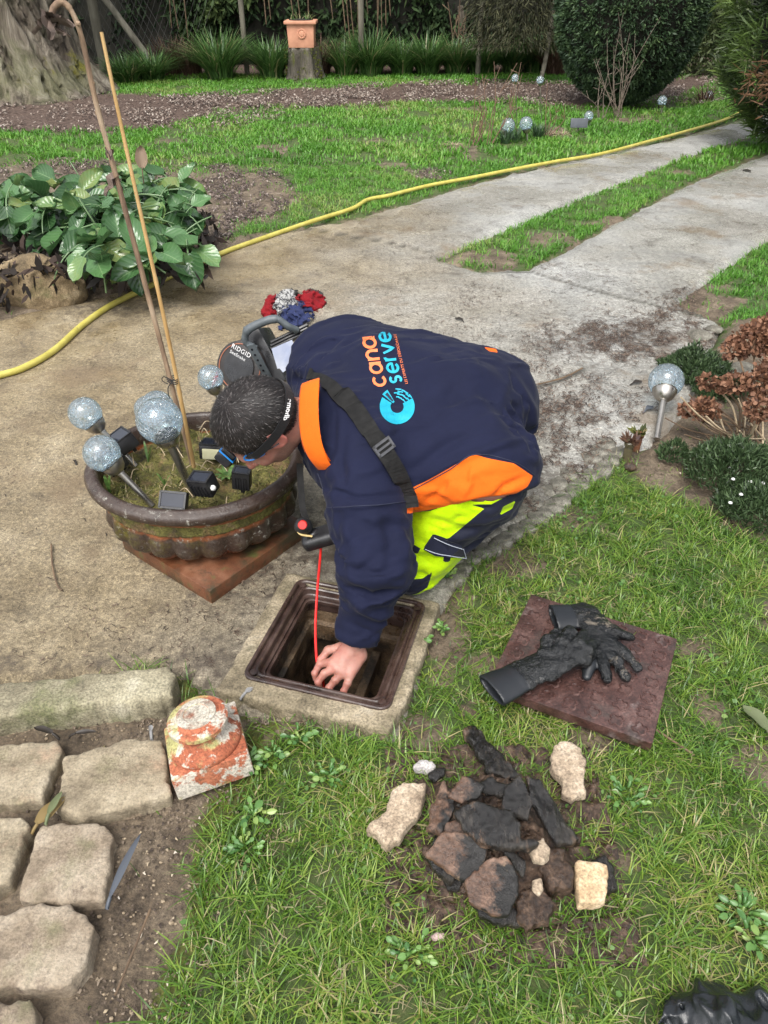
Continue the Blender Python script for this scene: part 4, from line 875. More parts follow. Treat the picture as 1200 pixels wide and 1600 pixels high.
spot(gz(318, 757, 1.865), (.072, .052, .058), (-.2, -.15, .95), (.35, 1, .1), 'black spotlight with a white sensor beside the stem of the largest globe lamp', False, True)
spot(gz(378, 748, 1.90), (.055, .04, .062), (.1, -.1, 1), (.1, 1, .1), 'black spotlight below the face of the crouching man, at the right rim', False, False)
spot(gz(272, 782, 1.84), (.085, .055, .022), (-.1, -.65, .55), (.15, 1, .7), 'ribbed black spotlight lying flat against the front rim of the bowl', False, False)
spot(gz(192, 690, 2.14), (.085, .07, .05), (-.35, -.1, .9), (.8, .7, .2), 'black spotlight with a yellowed lamp face, left behind the leaning stems', True, False)
spot(gz(178, 722, 2.05), (.07, .07, .04), (-.25, -.3, .9), (.8, .7, .2), 'second black spotlight tilted under the two leaning globe lamps', True, False)
spot(gz(345, 703, 2.16), (.13, .07, .05), (.05, .2, 1), (.05, 1, -.2), 'wide black spotlight with pale face and white knob, behind the canes', True, True)
M_GREEN = leafmat('dry_leaf_green', [(0, (.12, .16, .07)), (1, (.3, .32, .18))], rough=.5)

# ---- canes tied together
M_BAM = mk('bamboo', [(.3, (.27, .15, .05)), (.5, (.42, .26, .10)), (.7, (.52, .36, .17))], 14, .5, .3, 60, [((.09, .05, .03), 30, .66, .74)], stretch=(1, 1, .25))
M_DRY = mk('dry_plant_stalk', [(.3, (.10, .06, .04)), (.5, (.24, .16, .10)), (.7, (.40, .31, .22))], 22, .8, .5, 60, stretch=(1, 1, .3))
def cane(px0, py0, y0, px1, py1, y1, r, mat, label, nodes):
    a, b = gz(px0, py0, y0), gz(px1, py1, y1); t_ = thing('bamboo_cane', a, label, 'cane'); pts = []; rs = []
    K = 60
    for i in range(K + 1):
        t = i / K; p = a.lerp(b, t) + Vector((sin(t * 5) * .004, 0, 0)); pts.append(p); rs.append(r * (1 - .35 * t) * (1 + .18 * math.exp(-((t * nodes) % 1 - .5) ** 2 * 900)))
    MB().tube(pts, rs, 10).build('cane', mat, t_, smooth=True); return a, b
B0 = gz(305, 730, 2.02)
cane(303, 730, 2.02, 161, 50, 2.10, .0068, M_BAM, 'straight orange-brown bamboo cane rising from the planter bowl', 7)
st = [gz(300, 725, 2.03), gz(268, 600, 2.05), gz(215, 400, 2.07), gz(180, 270, 2.08), gz(150, 160, 2.09), gz(128, 60, 2.1), gz(112, 18, 2.1), gz(97, 4, 2.1), gz(84, 12, 2.09), gz(80, 30, 2.08)]
dr = thing('dry_stalk', st[0], 'long dry brown stalk beside the cane with a drooping withered tip', 'stalk')
P_ = bez(st, 8); MB().tube(P_, [.0070 * (1 - .25 * i / len(P_)) * (1 + .12 * vnoise(i * .7, 3.)) * (1.25 if i > len(P_) - 24 else 1) for i in range(len(P_))], 9).build('stalk', M_DRY, dr, smooth=True)
M_WITH = mk('withered_leaf', [(.3, (.05, .035, .028)), (.6, (.14, .10, .08)), (.8, (.25, .2, .17))], 30, .85, .5)
def withered(c, R, n, sd, down=1.0):
    m = MB(); q = random.Random(sd)
    for i in range(n):
        a = q.random() * 6.28; d = Vector((cos(a) * .7, sin(a) * .7, -down * q.random())).normalized(); s = d.cross(Vector((.3, .2, 1))).normalized(); b = Vector(c); w_ = R * q.uniform(.15, .4); V = []
        for k in range(5):
            t = k / 4; cc = b + d * R * t + Vector((q.uniform(-1, 1), q.uniform(-1, 1), q.uniform(-1, 1))) * R * .13; V += [cc - s * w_ * (1 - t * .7), cc + d.cross(s) * w_ * .4, cc + s * w_ * (1 - t * .7)]
        m.add(V, [f for k in range(4) for f in ((3 * k, 3 * k + 1, 3 * k + 4, 3 * k + 3), (3 * k + 1, 3 * k + 2, 3 * k + 5, 3 * k + 4))])
    return m
withered(gz(78, 22, 2.08), .055, 9, 2).build('withered_leaf', M_WITH, dr); withered(gz(178, 275, 2.08), .05, 4, 5).build('withered_leaf', M_WITH, dr); withered(gz(170, 232, 2.08), .03, 3, 6).build('withered_leaf', M_WITH, dr)
for q in ((121, 36), (143, 128), (152, 176)): MB().tube([gz(q[0], q[1], 2.1), gz(q[0] + 4, q[1] + 5, 2.09) + Vector((0, 0, .004))], [.007, .003], 6).build('stalk_node', M_DRY, dr)
M_TIE = mk('dark_twine', [(.3, (.01, .01, .01)), (.7, (.03, .03, .03))], 30, .7, .2)
tc = gz(270, 596, 2.04); m = MB()
for k in range(3): m.tube([tc + Vector((cos(a) * .017, sin(a) * .014, .006 * k + .004 * sin(a * 2))) for a in [i * 2 * pi / 14 for i in range(15)]], .0015, 5)
m.tube(bez([tc, tc + Vector((-.02, -.01, .02)), tc + Vector((-.028, -.01, .008)), tc + Vector((-.012, -.01, -.004))]), .0015, 5); m.tube(bez([tc, tc + Vector((-.014, -.012, -.015)), tc + Vector((-.016, -.012, -.05))]), .0015, 5)
tag(m.build('twine', M_TIE, base=tc), 'knot of dark twine tying the cane and the dry stalk', 'twine')
# ================================================================== THE CROUCHING MAN
def W3(px, py, z): p = G(px, py, z); return np.array((p.x, p.y, p.z))
man_o = Vector((.10, 1.95, 0))
man = thing('person', man_o, 'man in navy sweatshirt and yellow work trousers kneeling and reaching into the manhole', 'person')
HC = GY(403, 664, 1.78); 
Bc = Matrix(((1, 0, 0), (0, SP, -CP), (0, CP, SP)))       # columns: picture right, picture up, towards the camera
Bc = Matrix(((1, 0, 0), (0, SP, -CP), (0, CP, SP)))
def cb(v): return Vector((v[0], v[1] * SP - v[2] * CP, v[1] * CP + v[2] * SP)).normalized()
U = cb((-.72, .12, .62)); Fd = cb((-.42, -.74, -.44)); Fd = (Fd - U * Fd.dot(U)).normalized(); Lf = U.cross(Fd).normalized()
HM = np.array([[Lf.x, Fd.x, U.x], [Lf.y, Fd.y, U.y], [Lf.z, Fd.z, U.z]])     # columns: left, front, up
def hw_(l, f, u): return Vector(HC) + Lf * l + Fd * f + U * u
HS = 1.06
def head_sdf(X, Y, Z, hair=False):
    px, py, pz = X - HC.x, Y - HC.y, Z - HC.z
    l = (px * HM[0, 0] + py * HM[1, 0] + pz * HM[2, 0]) / HS; f = (px * HM[0, 1] + py * HM[1, 1] + pz * HM[2, 1]) / HS; u = (px * HM[0, 2] + py * HM[1, 2] + pz * HM[2, 2]) / HS
    al = np.abs(l)
    E = lambda c, r: (np.sqrt(((l - c[0]) / r[0]) ** 2 + ((f - c[1]) / r[1]) ** 2 + ((u - c[2]) / r[2]) ** 2) - 1) * min(r)
    Es = lambda c, r: (np.sqrt(((al - c[0]) / r[0]) ** 2 + ((f - c[1]) / r[1]) ** 2 + ((u - c[2]) / r[2]) ** 2) - 1) * min(r)
    d = E((0, -.012, .03), (.077, .098, .085))
    d = smin(d, E((0, -.045, .0), (.070, .065, .07)), .03)
    if hair: return d, l, f, u
    d = smin(d, E((0, .035, -.03), (.060, .055, .075)), .03)          # face
    d = smin(d, E((0, .045, -.085), (.042, .040, .030)), .025)        # chin
    d = smin(d, Es((.045, .0, -.065), (.022, .042, .035)), .02)        # jaw angle
    d = smin(d, E((0, .082, .012), (.050, .018, .014)), .015)         # brow
    d = smax(d, -Es((.030, .098, -.010), (.018, .014, .012)), .012)   # eye sockets
    d = smin(d, Es((.030, .078, -.010), (.013, .012, .012)), .003)    # eyeballs
    d = smin(d, Es((.042, .062, -.035), (.022, .024, .022)), .02)     # cheek
    n1 = s_cone(l, f, u, (0, .090, .0), (0, .118, -.038), .008, .013); d = smin(d, n1, .010)   # nose
    d = smin(d, Es((.012, .103, -.042), (.008, .010, .008)), .006)
    d = smin(d, E((0, .090, -.064), (.024, .010, .006)), .005); d = smin(d, E((0, .088, -.075), (.022, .010, .006)), .005)
    d = smax(d, -E((0, .100, -.0695), (.022, .010, .0016)), .003)
    # ear: rim, bowl, lobe
    le = al - .078; fe = f + .012; ue = u + .012
    e1 = np.sqrt((fe / .024) ** 2 + (ue / .034) ** 2) - 1
    slab = np.abs(al - .080 - .35 * np.maximum(-fe, 0) ) - .006
    ear = smax(e1 * .024, slab, .004); ear = smax(ear, -E_ear(al, fe, ue), .004); d = smin(d, ear, .006)
    # neck
    nk = s_cone(l, f, u, (0, -.02, -.03), (.0, -.055, -.115), .058, .050, ((0, 1, 0), 1.0)); d = smin(d, nk, .03)
    return d * HS
def E_ear(al, fe, ue): return (np.sqrt(((al - .094 - .35 * np.maximum(-fe, 0)) / .010) ** 2 + ((fe - .002) / .014) ** 2 + ((ue - .004) / .022) ** 2) - 1) * .010
def skin_mat():
    m, t, b, o = new_mat('skin'); v = coords(t)
    c = ramp(t, noise_node(t, v, 28, 6, .6), [(.3, (.26, .115, .085)), (.5, (.34, .165, .125)), (.7, (.40, .225, .175))])
    c = mixc(t, mapr(t, noise_node(t, v, 9, 4), .45, .65, 0, .5), c, (.40, .13, .10))
    st = math_n(t, 'MULTIPLY', attr(t, 'stubble'), mapr(t, noise_node(t, v, 420, 3), .3, .6, .4, 1)); c = mixc(t, math_n(t, 'MULTIPLY', st, .72), c, (.06, .038, .03))
    c = mixc(t, attr(t, 'flush'), c, (.46, .13, .11)); c = mixc(t, attr(t, 'nail'), c, (.75, .48, .42))
    t.links.new(c, b.inputs['Base Color']); b.inputs['Roughness'].default_value = .48; b.inputs['Subsurface Weight'].default_value = .25; b.inputs['Subsurface Radius'].default_value = (.012, .004, .002); b.inputs['Subsurface Scale'].default_value = 1
    bn = N(t, 'ShaderNodeBump'); bn.inputs['Strength'].default_value = .35; bn.inputs['Distance'].default_value = .002; t.links.new(noise_node(t, v, 170, 6, .7), bn.inputs['Height']); t.links.new(bn.outputs[0], b.inputs['Normal']); return m
M_SKIN = skin_mat()
def hl(P_):
    q = (P_ - np.array(HC)) @ HM / HS; return q[:, 0], q[:, 1], q[:, 2]
def stub(P_):
    l, f, u = hl(P_); d = sstep(-.035, -.055, u) * sstep(-.03, -.0, f) * sstep(-.13, -.10, u) + sstep(.0, .02, -f) * sstep(-.03, .0, u) * .5
    return np.clip(np.where(np.abs(l) > .083, 0, d) * .85, 0, 1)
def flush(P_):
    l, f, u = hl(P_); return np.clip(sstep(.078, .09, np.abs(l)) * .6 + .35 * np.exp(-((f - .115) ** 2 + (u + .04) ** 2 + l * l) / .0006), 0, 1)
head_me = sdf_mesh('head', lambda X, Y, Z: head_sdf(X, Y, Z), np.array(HC) - .24, np.array(HC) + .24, .0036, attrs={'stubble': stub, 'flush': flush, 'nail': lambda P_: 0 * P_[:, 0]})
# arm and hand (the left one, reaching into the manhole)
SL, EL, WR = W3(566, 722, .47), W3(588, 880, .30), W3(552, 1008, .055)
SR = W3(505, 575, .52)
hc_ = lambda a, b, z: W3(a, b, z)
HAND = dict(palm=[(WR, .026), (hc_(536, 1030, .02), .028)], back=[(hc_(545, 1018, .035), .024), (hc_(522, 1038, .012), .020)], back2=[(hc_(562, 1024, .03), .022), (hc_(545, 1052, .0), .019)], back3=[(hc_(552, 1020, .035), .022), (hc_(533, 1046, .008), .0195)],
    thumb=[(hc_(532, 1012, .03), .0155), (hc_(513, 1016, .02), .0125), (hc_(502, 1030, .005), .0105), (hc_(497, 1043, -.008), .0085)],
    index=[(hc_(520, 1034, .016), .0135), (hc_(500, 1038, .0), .0105), (hc_(492, 1052, -.02), .0092), (hc_(493, 1060, -.035), .0082)],
    middle=[(hc_(525, 1044, .012), .0135), (hc_(507, 1052, -.004), .0108), (hc_(497, 1066, -.024), .0095), (hc_(499, 1073, -.04), .0085)],
    ring=[(hc_(536, 1050, .006), .0130), (hc_(524, 1063, -.012), .0108), (hc_(514, 1075, -.03), .0095), (hc_(515, 1082, -.045), .0082)],
    little=[(hc_(549, 1052, .002), .0115), (hc_(543, 1068, -.014), .0098), (hc_(537, 1080, -.03), .0085), (hc_(536, 1086, -.042), .0075)])
def hand_sdf(X, Y, Z):
    D = None
    for k in ('palm', 'back', 'back3', 'back2'):
        (a, ra), (b, rb) = HAND[k]; d = s_cone(X, Y, Z, a, b, ra, rb); D = d if D is None else smin(D, d, .014)
    for k in ('thumb', 'index', 'middle', 'ring', 'little'):
        c = HAND[k]; d = None
        for (a, ra), (b, rb) in zip(c[:-1], c[1:]):
            e = s_cone(X, Y, Z, a, b, ra, rb); d = e if d is None else smin(d, e, .003)
        for (a, ra) in c[1:3]: d = smin(d, np.sqrt((X - a[0]) ** 2 + (Y - a[1]) ** 2 + (Z - a[2]) ** 2) - ra * 1.08, .003)
        D = smin(D, d, .0055)
    D = smin(D, s_cone(X, Y, Z, WR, WR + (EL - WR) * .6, .027, .042), .02)
    return D + (fbm(X * 70, Y * 70, Z * 70, o=2) - .5) * .0022
hp_ = np.array([q[0] for c in HAND.values() for q in c])
hand_me = sdf_mesh('hand', hand_sdf, np.minimum(hp_.min(0), WR) - .03, np.maximum(hp_.max(0), WR + (EL - WR) * .6) + .05, .0022, attrs={'stubble': lambda P_: 0 * P_[:, 0], 'nail': lambda P_: 0 * P_[:, 0], 'flush': lambda P_: .55 * np.exp(-np.minimum.reduce([((P_ - HAND[k][i][0]) ** 2).sum(1) for k in ('index', 'middle', 'ring', 'little', 'thumb') for i in (0, 2, 3)]) / .00012)})
# joints of the rest
CH = (SL + SR) / 2
NK = W3(512, 652, .55)
HIPL, HIPR = W3(735, 752, .36), W3(755, 650, .33); PEL = (HIPL + HIPR) / 2
KNL = np.array([.085, 1.80, .075]); FTL = np.array([.40, 2.20, .05]); KNR = np.array([.03, 2.22, .30]); FTR = np.array([.14, 2.28, .03])
ELR, HDR = np.array([-.02, 2.28, .32]), np.array([.02, 2.02, .24])
def torso(X, Y, Z, g=0.0):
    d = s_cone(X, Y, Z, SL * .86 + SR * .14, SR * .90 + SL * .10, .110, .112)
    d = smin(d, s_cone(X, Y, Z, W3(560, 700, .44), W3(748, 735, .40), .150, .175), .10)
    d = smin(d, s_cone(X, Y, Z, W3(545, 566, .52), W3(757, 630, .46), .155, .172), .10)
    d = smin(d, s_cone(X, Y, Z, W3(600, 605, .53), W3(715, 640, .51), .150, .150), .08)
    d = smin(d, s_cone(X, Y, Z, NK + np.array([-.005, 0, .0]), CH, .098, .12), .06)
    return d - g
def body_rest(X, Y, Z):
    d = torso(X, Y, Z, -.03)
    d = smin(d, s_cone(X, Y, Z, SL, EL, .055, .045), .03); d = smin(d, s_cone(X, Y, Z, EL, WR, .045, .03), .02)
    d = smin(d, s_cone(X, Y, Z, SR, ELR, .055, .045), .03); d = smin(d, s_cone(X, Y, Z, ELR, HDR, .045, .03), .02)
    d = smin(d, s_cone(X, Y, Z, HDR, HDR + np.array([.0, -.06, -.02]), .035, .03), .02)
    for h_, k, f in ((HIPL, KNL, FTL), (HIPR, KNR, FTR)):
        d = smin(d, s_cone(X, Y, Z, h_, k, .085, .055), .03); d = smin(d, s_cone(X, Y, Z, k, f, .05, .035), .02)
    return d
rest_me = sdf_mesh('rest', body_rest, (-.45, 1.40, -.02), (.62, 2.55, .75), .014, attrs={k: (lambda P_: 0 * P_[:, 0]) for k in ('stubble', 'flush', 'nail')})
bm = bmesh.new(); 
for q in (head_me, hand_me, rest_me): bm.from_mesh(q)
body_me = bpy.data.meshes.new('body')
for k in ('stubble', 'flush', 'nail'):
    pass
bm.to_mesh(body_me); bm.free(); body_me.polygons.foreach_set('use_smooth', [True] * len(body_me.polygons))
link('body', body_me, M_SKIN, man)

# ---- cloth
def cloth_mat(name, rgns, rough=.85, weave=900, sheen=.05):
    """rgns: list of (colour, attribute or None); later ones lie over earlier ones"""
    m, t, b, o = new_mat(name); v = coords(t); c = None
    for cc, a in rgns:
        k = ramp(t, noise_node(t, v, 7, 6, .6), [(.3, tuple(x * .86 for x in cc)), (.7, tuple(min(1, x * 1.12) for x in cc))])
        c = k if c is None else mixc(t, mapr(t, attr(t, a), -.35, .35), c, k)
    f = noise_node(t, v, weave, 2, .5); c = mixc(t, 1.0, c, ramp(t, f, [(.3, (.82,) * 3), (.7, (1.15,) * 3)]), 'MULTIPLY')
    t.links.new(c, b.inputs['Base Color']); b.inputs['Roughness'].default_value = rough; b.inputs['Specular IOR Level'].default_value = .2
    b.inputs['Sheen Weight'].default_value = sheen; b.inputs['Sheen Roughness'].default_value = .4
    bn = N(t, 'ShaderNodeBump'); bn.inputs['Strength'].default_value = .3; bn.inputs['Distance'].default_value = .004
    hh = math_n(t, 'ADD', math_n(t, 'MULTIPLY', noise_node(t, v, 22, 7, .65, 1.2), 1.3), math_n(t, 'MULTIPLY', f, .15)); t.links.new(hh, bn.inputs['Height']); t.links.new(bn.outputs[0], b.inputs['Normal']); return m
NAVY = (.0065, .0085, .027); ORG = (.74, .125, .008); HIV = (.44, .68, .0); DNAVY = (.011, .013, .027)
M_SWEAT = cloth_mat('navy_fleece', [(NAVY, None), (ORG, 'orange')])
M_TROU = cloth_mat('work_trouser_cloth', [(HIV, None), (DNAVY, 'navy')], .75, 700, .1)
M_ORG = cloth_mat('orange_fleece', [(ORG, None)])
def pixsd(polys, P_):
    u, v = pix(P_[:, 0], P_[:, 1], P_[:, 2]); d = np.full(len(P_), -99.)
    for p in polys: d = np.maximum(d, poly_sd(u, v, p))
    return d
ORANGE = [[(636, 766), (660, 754), (690, 738), (740, 712), (803, 724), (833, 744), (824, 761), (795, 778), (764, 790), (735, 787), (690, 793), (636, 803)], [(755, 542), (775, 545), (778, 551), (765, 549)]]
def add_folds(me, folds, amp_n=.0):
    n = len(me.vertices); co = np.empty(n * 3, np.float32); me.vertices.foreach_get('co', co); co = co.reshape(-1, 3).astype(float)
    no = np.empty(n * 3, np.float32); me.vertices.foreach_get('normal', no); no = no.reshape(-1, 3)
    u, v = pix(co[:, 0], co[:, 1], co[:, 2]); toc = np.array([0, 0, H]) - co; toc /= np.linalg.norm(toc, axis=1)[:, None]; fac = sstep(.05, .4, (no * toc).sum(1)); D = np.zeros(n)
    for line, wd, am in folds:
        d = np.full(n, 1e9); tt_ = np.zeros(n); K = len(line) - 1
        for i, (q0, q1) in enumerate(zip(line[:-1], line[1:])):
            ex, ey = q1[0] - q0[0], q1[1] - q0[1]; t = np.clip(((u - q0[0]) * ex + (v - q0[1]) * ey) / (ex * ex + ey * ey), 0, 1); e = np.hypot(u - q0[0] - t * ex, v - q0[1] - t * ey); k = e < d; d = np.where(k, e, d); tt_ = np.where(k, (i + t) / K, tt_)
        D += am * np.exp(-(d / wd) ** 2) * (np.sin(np.clip(tt_, .04, .96) * pi) ** .6)
    co += no * (D * fac)[:, None]; me.vertices.foreach_set('co', co.astype(np.float32).ravel()); me.update()
HEM = .30
_h1, _h2 = ray(638, 804), ray(830, 764); HPN = _h1.cross(_h2).normalized(); HPN = HPN if HPN.z > 0 else -HPN      # plane of the hem
def sweat(X, Y, Z):
    d = torso(X, Y, Z)
    d = smin(d, s_cone(X, Y, Z, SL, (SL + EL) / 2, .118, .108), .05)
    d = smin(d, s_cone(X, Y, Z, (SL + EL) / 2, EL, .106, .090), .04); d = smin(d, s_cone(X, Y, Z, EL, WR + (EL - WR) * .08, .088, .060), .05)
    d = smin(d, s_cone(X, Y, Z, SR, ELR, .10, .08), .05); d = smin(d, s_cone(X, Y, Z, ELR, HDR, .08, .05), .03)
    d = d + (fbm(X * 7, Y * 7, Z * 7, o=3) - .5) * .022
    rg = np.abs(fbm(X * 3.5 + Y * 3, Y * 11 - X * 5, Z * 11 + 4, o=3) - .5); d = d + (sstep(.0, .14, rg) - .6) * .009
    sl_ = np.exp(-(np.maximum(s_cone(X, Y, Z, EL, WR, .08, .06), 0) / .06) ** 2); d = d + sl_ * (np.abs(fbm(X * 5, Y * 9, Z * 24, o=2) - .5) - .12) * .05
    arm = np.minimum(s_cone(X, Y, Z, SL, EL, .14, .13), s_cone(X, Y, Z, EL, WR, .13, .10)); arm = np.minimum(arm, s_cone(X, Y, Z, ELR, HDR, .12, .1))
    hem = -((X * HPN[0] + Y * HPN[1] + (Z - H) * HPN[2])) + .004 * np.sin(X * 30)
    d = np.where(arm > 0, smax(d, hem, .012), smax(d, np.minimum(hem, arm + .0), .012)) if False else smax(d, np.minimum(hem, arm), .012)
    wa = (EL - WR) / np.linalg.norm(EL - WR); wc = WR + wa * .028
    cuff = -((X - wc[0]) * wa[0] + (Y - wc[1]) * wa[1] + (Z - wc[2]) * wa[2]); near = s_cone(X, Y, Z, WR - wa * .1, EL, .12, .16)
    d = np.where(near < 0, smax(d, cuff, .006), d)
    # sleeve end stays open round the wrist
    op = s_cone(X, Y, Z, WR - wa * .02, WR + wa * .06, .036, .034); d = smax(d, -op, .004)
    return d
sw_me = sdf_mesh('sweatshirt', sweat, (-.50, 1.33, -.02), (.68, 2.62, .80), .0075, attrs={'orange': lambda P_: pixsd(ORANGE, P_)})
FOLDS = [([(486, 612), (500, 650), (498, 700)], 7, .006), ([(505, 600), (522, 640), (518, 700), (508, 735)], 8, -.006), ([(450, 575), (480, 580), (500, 560), (545, 555)], 9, .008), ([(448, 600), (466, 592), (500, 585)], 7, -.007), ([(455, 560), (480, 545), (520, 535)], 8, -.005),
         ([(540, 660), (530, 720), (540, 775)], 10, -.006), ([(500, 760), (560, 778), (632, 770)], 4, -.006), ([(505, 795), (560, 792), (634, 785)], 4, .005), ([(548, 920), (580, 935), (625, 925)], 8, -.012), ([(552, 945), (590, 962), (622, 950)], 8, .010), ([(560, 905), (600, 905), (636, 890)], 8, .009), ([(548, 975), (580, 990), (612, 975)], 6, -.006), ([(530, 880), (560, 895), (600, 860)], 9, -.006),
         ([(640, 740), (690, 700), (760, 660)], 12, -.007), ([(650, 755), (710, 722), (800, 690), (838, 680)], 8, .007), ([(720, 780), (735, 755), (738, 730)], 5, .006), ([(768, 784), (790, 760), (822, 745)], 6, -.007), ([(660, 790), (690, 765), (700, 750)], 6, -.005), ([(740, 600), (790, 640), (825, 700)], 14, -.008), ([(800, 585), (830, 640), (838, 720)], 9, .008), ([(690, 545), (750, 575), (800, 600)], 12, .005),
         ([(600, 800), (612, 850), (605, 900)], 12, -.006), ([(540, 810), (548, 860)], 10, .006), ([(560, 520), (620, 540), (700, 550)], 14, .004), ([(640, 690), (700, 640), (720, 580)], 16, -.005), ([(560, 1000), (590, 985), (618, 965)], 5, .007)]
add_folds(sw_me, [(l, w_ * .85, a * 2.0) for l, w_, a in FOLDS])
sw = link('sweatshirt', sw_me, M_SWEAT, man); sw['label'] = 'navy sweatshirt with an orange side panel'
bvh_sw = BVHTree.FromPolygons([tuple(v.co + man_o) for v in sw_me.vertices], [tuple(p.vertices) for p in sw_me.polygons])
def hit(px, py, off=.0, bvh=None):
    d = ray(px, py).normalized(); h_ = (bvh or bvh_sw).ray_cast(Vector((0, 0, H)), d)
    if h_[0] is None: return None, None
    n_ = h_[1] if h_[1].dot(d) < 0 else -h_[1]
    return h_[0] + n_ * off, n_
def trou(X, Y, Z):
    d = s_cone(X, Y, Z, HIPL + np.array([0, 0, .02]), HIPR, .150, .120); d = smin(d, s_cone(X, Y, Z, HIPL, KNL, .150, .085), .05); d = smin(d, s_cone(X, Y, Z, KNL, KNL + (FTL - KNL) * .85, .078, .070), .02)
    d = smin(d, s_cone(X, Y, Z, HIPR, KNR, .14, .10), .05); d = smin(d, s_cone(X, Y, Z, KNR, FTR, .09, .08), .03)
    d = d + (fbm(X * 13, Y * 13, Z * 13, o=3) - .5) * .022 + (np.abs(fbm(X * 8, Y * 8, Z * 24, o=3) - .5) - .12) * .055
    return smax(smax(d, Z - (HEM + .14), .01), -.004 - Z, .01)
TN = [[(630, 906), (660, 904), (676, 893), (668, 918), (652, 928), (630, 932)], [(735, 788), (757, 795), (722, 824), (700, 842), (677, 834), (661, 857), (685, 867), (728, 870), (745, 900), (900, 800), (900, 740), (800, 770), (768, 788)], [(630, 845), (640, 847), (657, 857), (652, 867), (630, 855)], [(693, 869), (705, 869), (703, 878), (692, 878)]]
YEL = [(779, 806), (786, 792), (806, 782), (800, 795)]
tr_me = sdf_mesh('trousers', trou, (-.20, 1.55, -.02), (.62, 2.60, .40), .008, attrs={'navy': lambda P_: np.minimum(pixsd(TN, P_), -pixsd([YEL], P_))})
add_folds(tr_me, [([(645, 812), (700, 815), (750, 800)], 5, -.005), ([(650, 835), (690, 825), (715, 800)], 6, .006), ([(645, 880), (670, 885), (695, 872)], 5, .006), ([(640, 868), (665, 872)], 4, -.005), ([(700, 850), (740, 830), (780, 800)], 7, .006), ([(720, 860), (750, 845), (785, 815)], 5, -.007), ([(640, 900), (660, 895), (680, 880)], 4, -.005)])
tr = link('trousers', tr_me, M_TROU, man); tr['label'] = 'fluorescent yellow work trousers with navy patches'
bvh_tr = BVHTree.FromPolygons([tuple(v.co + man_o) for v in tr_me.vertices], [tuple(p.vertices) for p in tr_me.polygons])
# pocket flap and pale stitching on the thigh
M_FLAP = cloth_mat('navy_pocket_cloth', [(DNAVY, None)], .7, 700, .1); M_STI = mk('pale_thread', [(.3, (.3, .33, .4)), (.7, (.4, .43, .5))], 30, .8, 0)
def drape(poly_or_pts, off, bvh): return [hit(p[0], p[1], off, bvh)[0] for p in poly_or_pts]
fl = [(678, 835), (700, 843), (721, 850), (729, 870), (700, 869), (680, 865), (663, 857)]
f3 = drape(fl, .008, bvh_tr)
if all(p is not None for p in f3[:2]):
    ok = [p for p in f3 if p is not None]; cc = sum(ok, Vector()) / len(ok)
    f3 = [p if p is not None else G(q[0], q[1], .16) for p, q in zip(f3, fl)]
    m = MB(); nf = len(f3); nrm = Vector((0, -.8, .6)) * .004; m.add(f3 + [p + nrm for p in f3], [tuple(range(nf)), tuple(range(2 * nf - 1, nf - 1, -1))] + [(k, (k + 1) % nf, nf + (k + 1) % nf, nf + k) for k in range(nf)]); fo = m.build('pocket_flap', M_FLAP, tr)
    for ln in (((680, 839), (700, 847), (719, 853)), ((721, 853), (726, 867)), ((726, 867), (700, 865), (682, 861), (667, 856))):
        pp = [p for p in drape(ln, .013, bvh_tr) if p is not None]
        if len(pp) > 1: MB().tube(bez(pp, 4), .0012, 5).build('stitching', M_STI, fo)
# boots
def boot(X, Y, Z):
    d = s_cone(X, Y, Z, FTL + np.array([-.02, -.03, .02]), FTL + np.array([.05, .10, -.005]), .052, .045); return np.maximum(d + (fbm(X * 30, Y * 30, Z * 30) - .5) * .008, -Z + .003)
M_BOOT = mk('black_boot_leather', [(.3, (.008, .008, .008)), (.7, (.025, .024, .023))], 20, .5, .4, 60)
link('boot', sdf_mesh('boot', boot, FTL - .12, FTL + .18, .005), M_BOOT, man)
def boot2(X, Y, Z):
    d = s_cone(X, Y, Z, FTR + np.array([.03, 0, .015]), FTR + np.array([-.14, .02, -.0]), .05, .04); return np.maximum(d, -Z + .003)
link('boot', sdf_mesh('boot', boot2, FTR - .22, FTR + .12, .007), M_BOOT, man)
# collar: thick orange stand-up band round the neck
ca = (Vector(NK) - Vector(HC)).normalized(); 
cc = GY(484, 665, 1.80); cax = cb((1, .10, -.12)); M_ = frame(cax, cb((.0, 1, .1)))      # local y ~ picture up
cl_loops = []; K = 48
for s, (rr, z) in enumerate([(.100, .030), (.096, .004), (.091, -.018), (.086, -.022), (.082, -.018), (.084, .004), (.088, .03)]):
    L = []
    for k in range(K + 1):
        a = 2 * pi * k / K; x, y = cos(a) * rr * .84, sin(a) * rr * 1.30; dz = .020 * sin(a) ** 2 * 0 + .022 * max(0, -sin(a)) ** 3 - .008 * cos(a * 2)
        L.append(cc + M_ @ Vector((x, y - .004, z + dz)))
    cl_loops.append(L)
V = [v for L in cl_loops for v in L]; k1 = K + 1
Fc = [(i * k1 + k, i * k1 + k + 1, (i + 1) * k1 + k + 1, (i + 1) * k1 + k) for i in range(len(cl_loops) - 1) for k in range(K)]
pyobj('collar', V, Fc, M_ORG, sw, True)
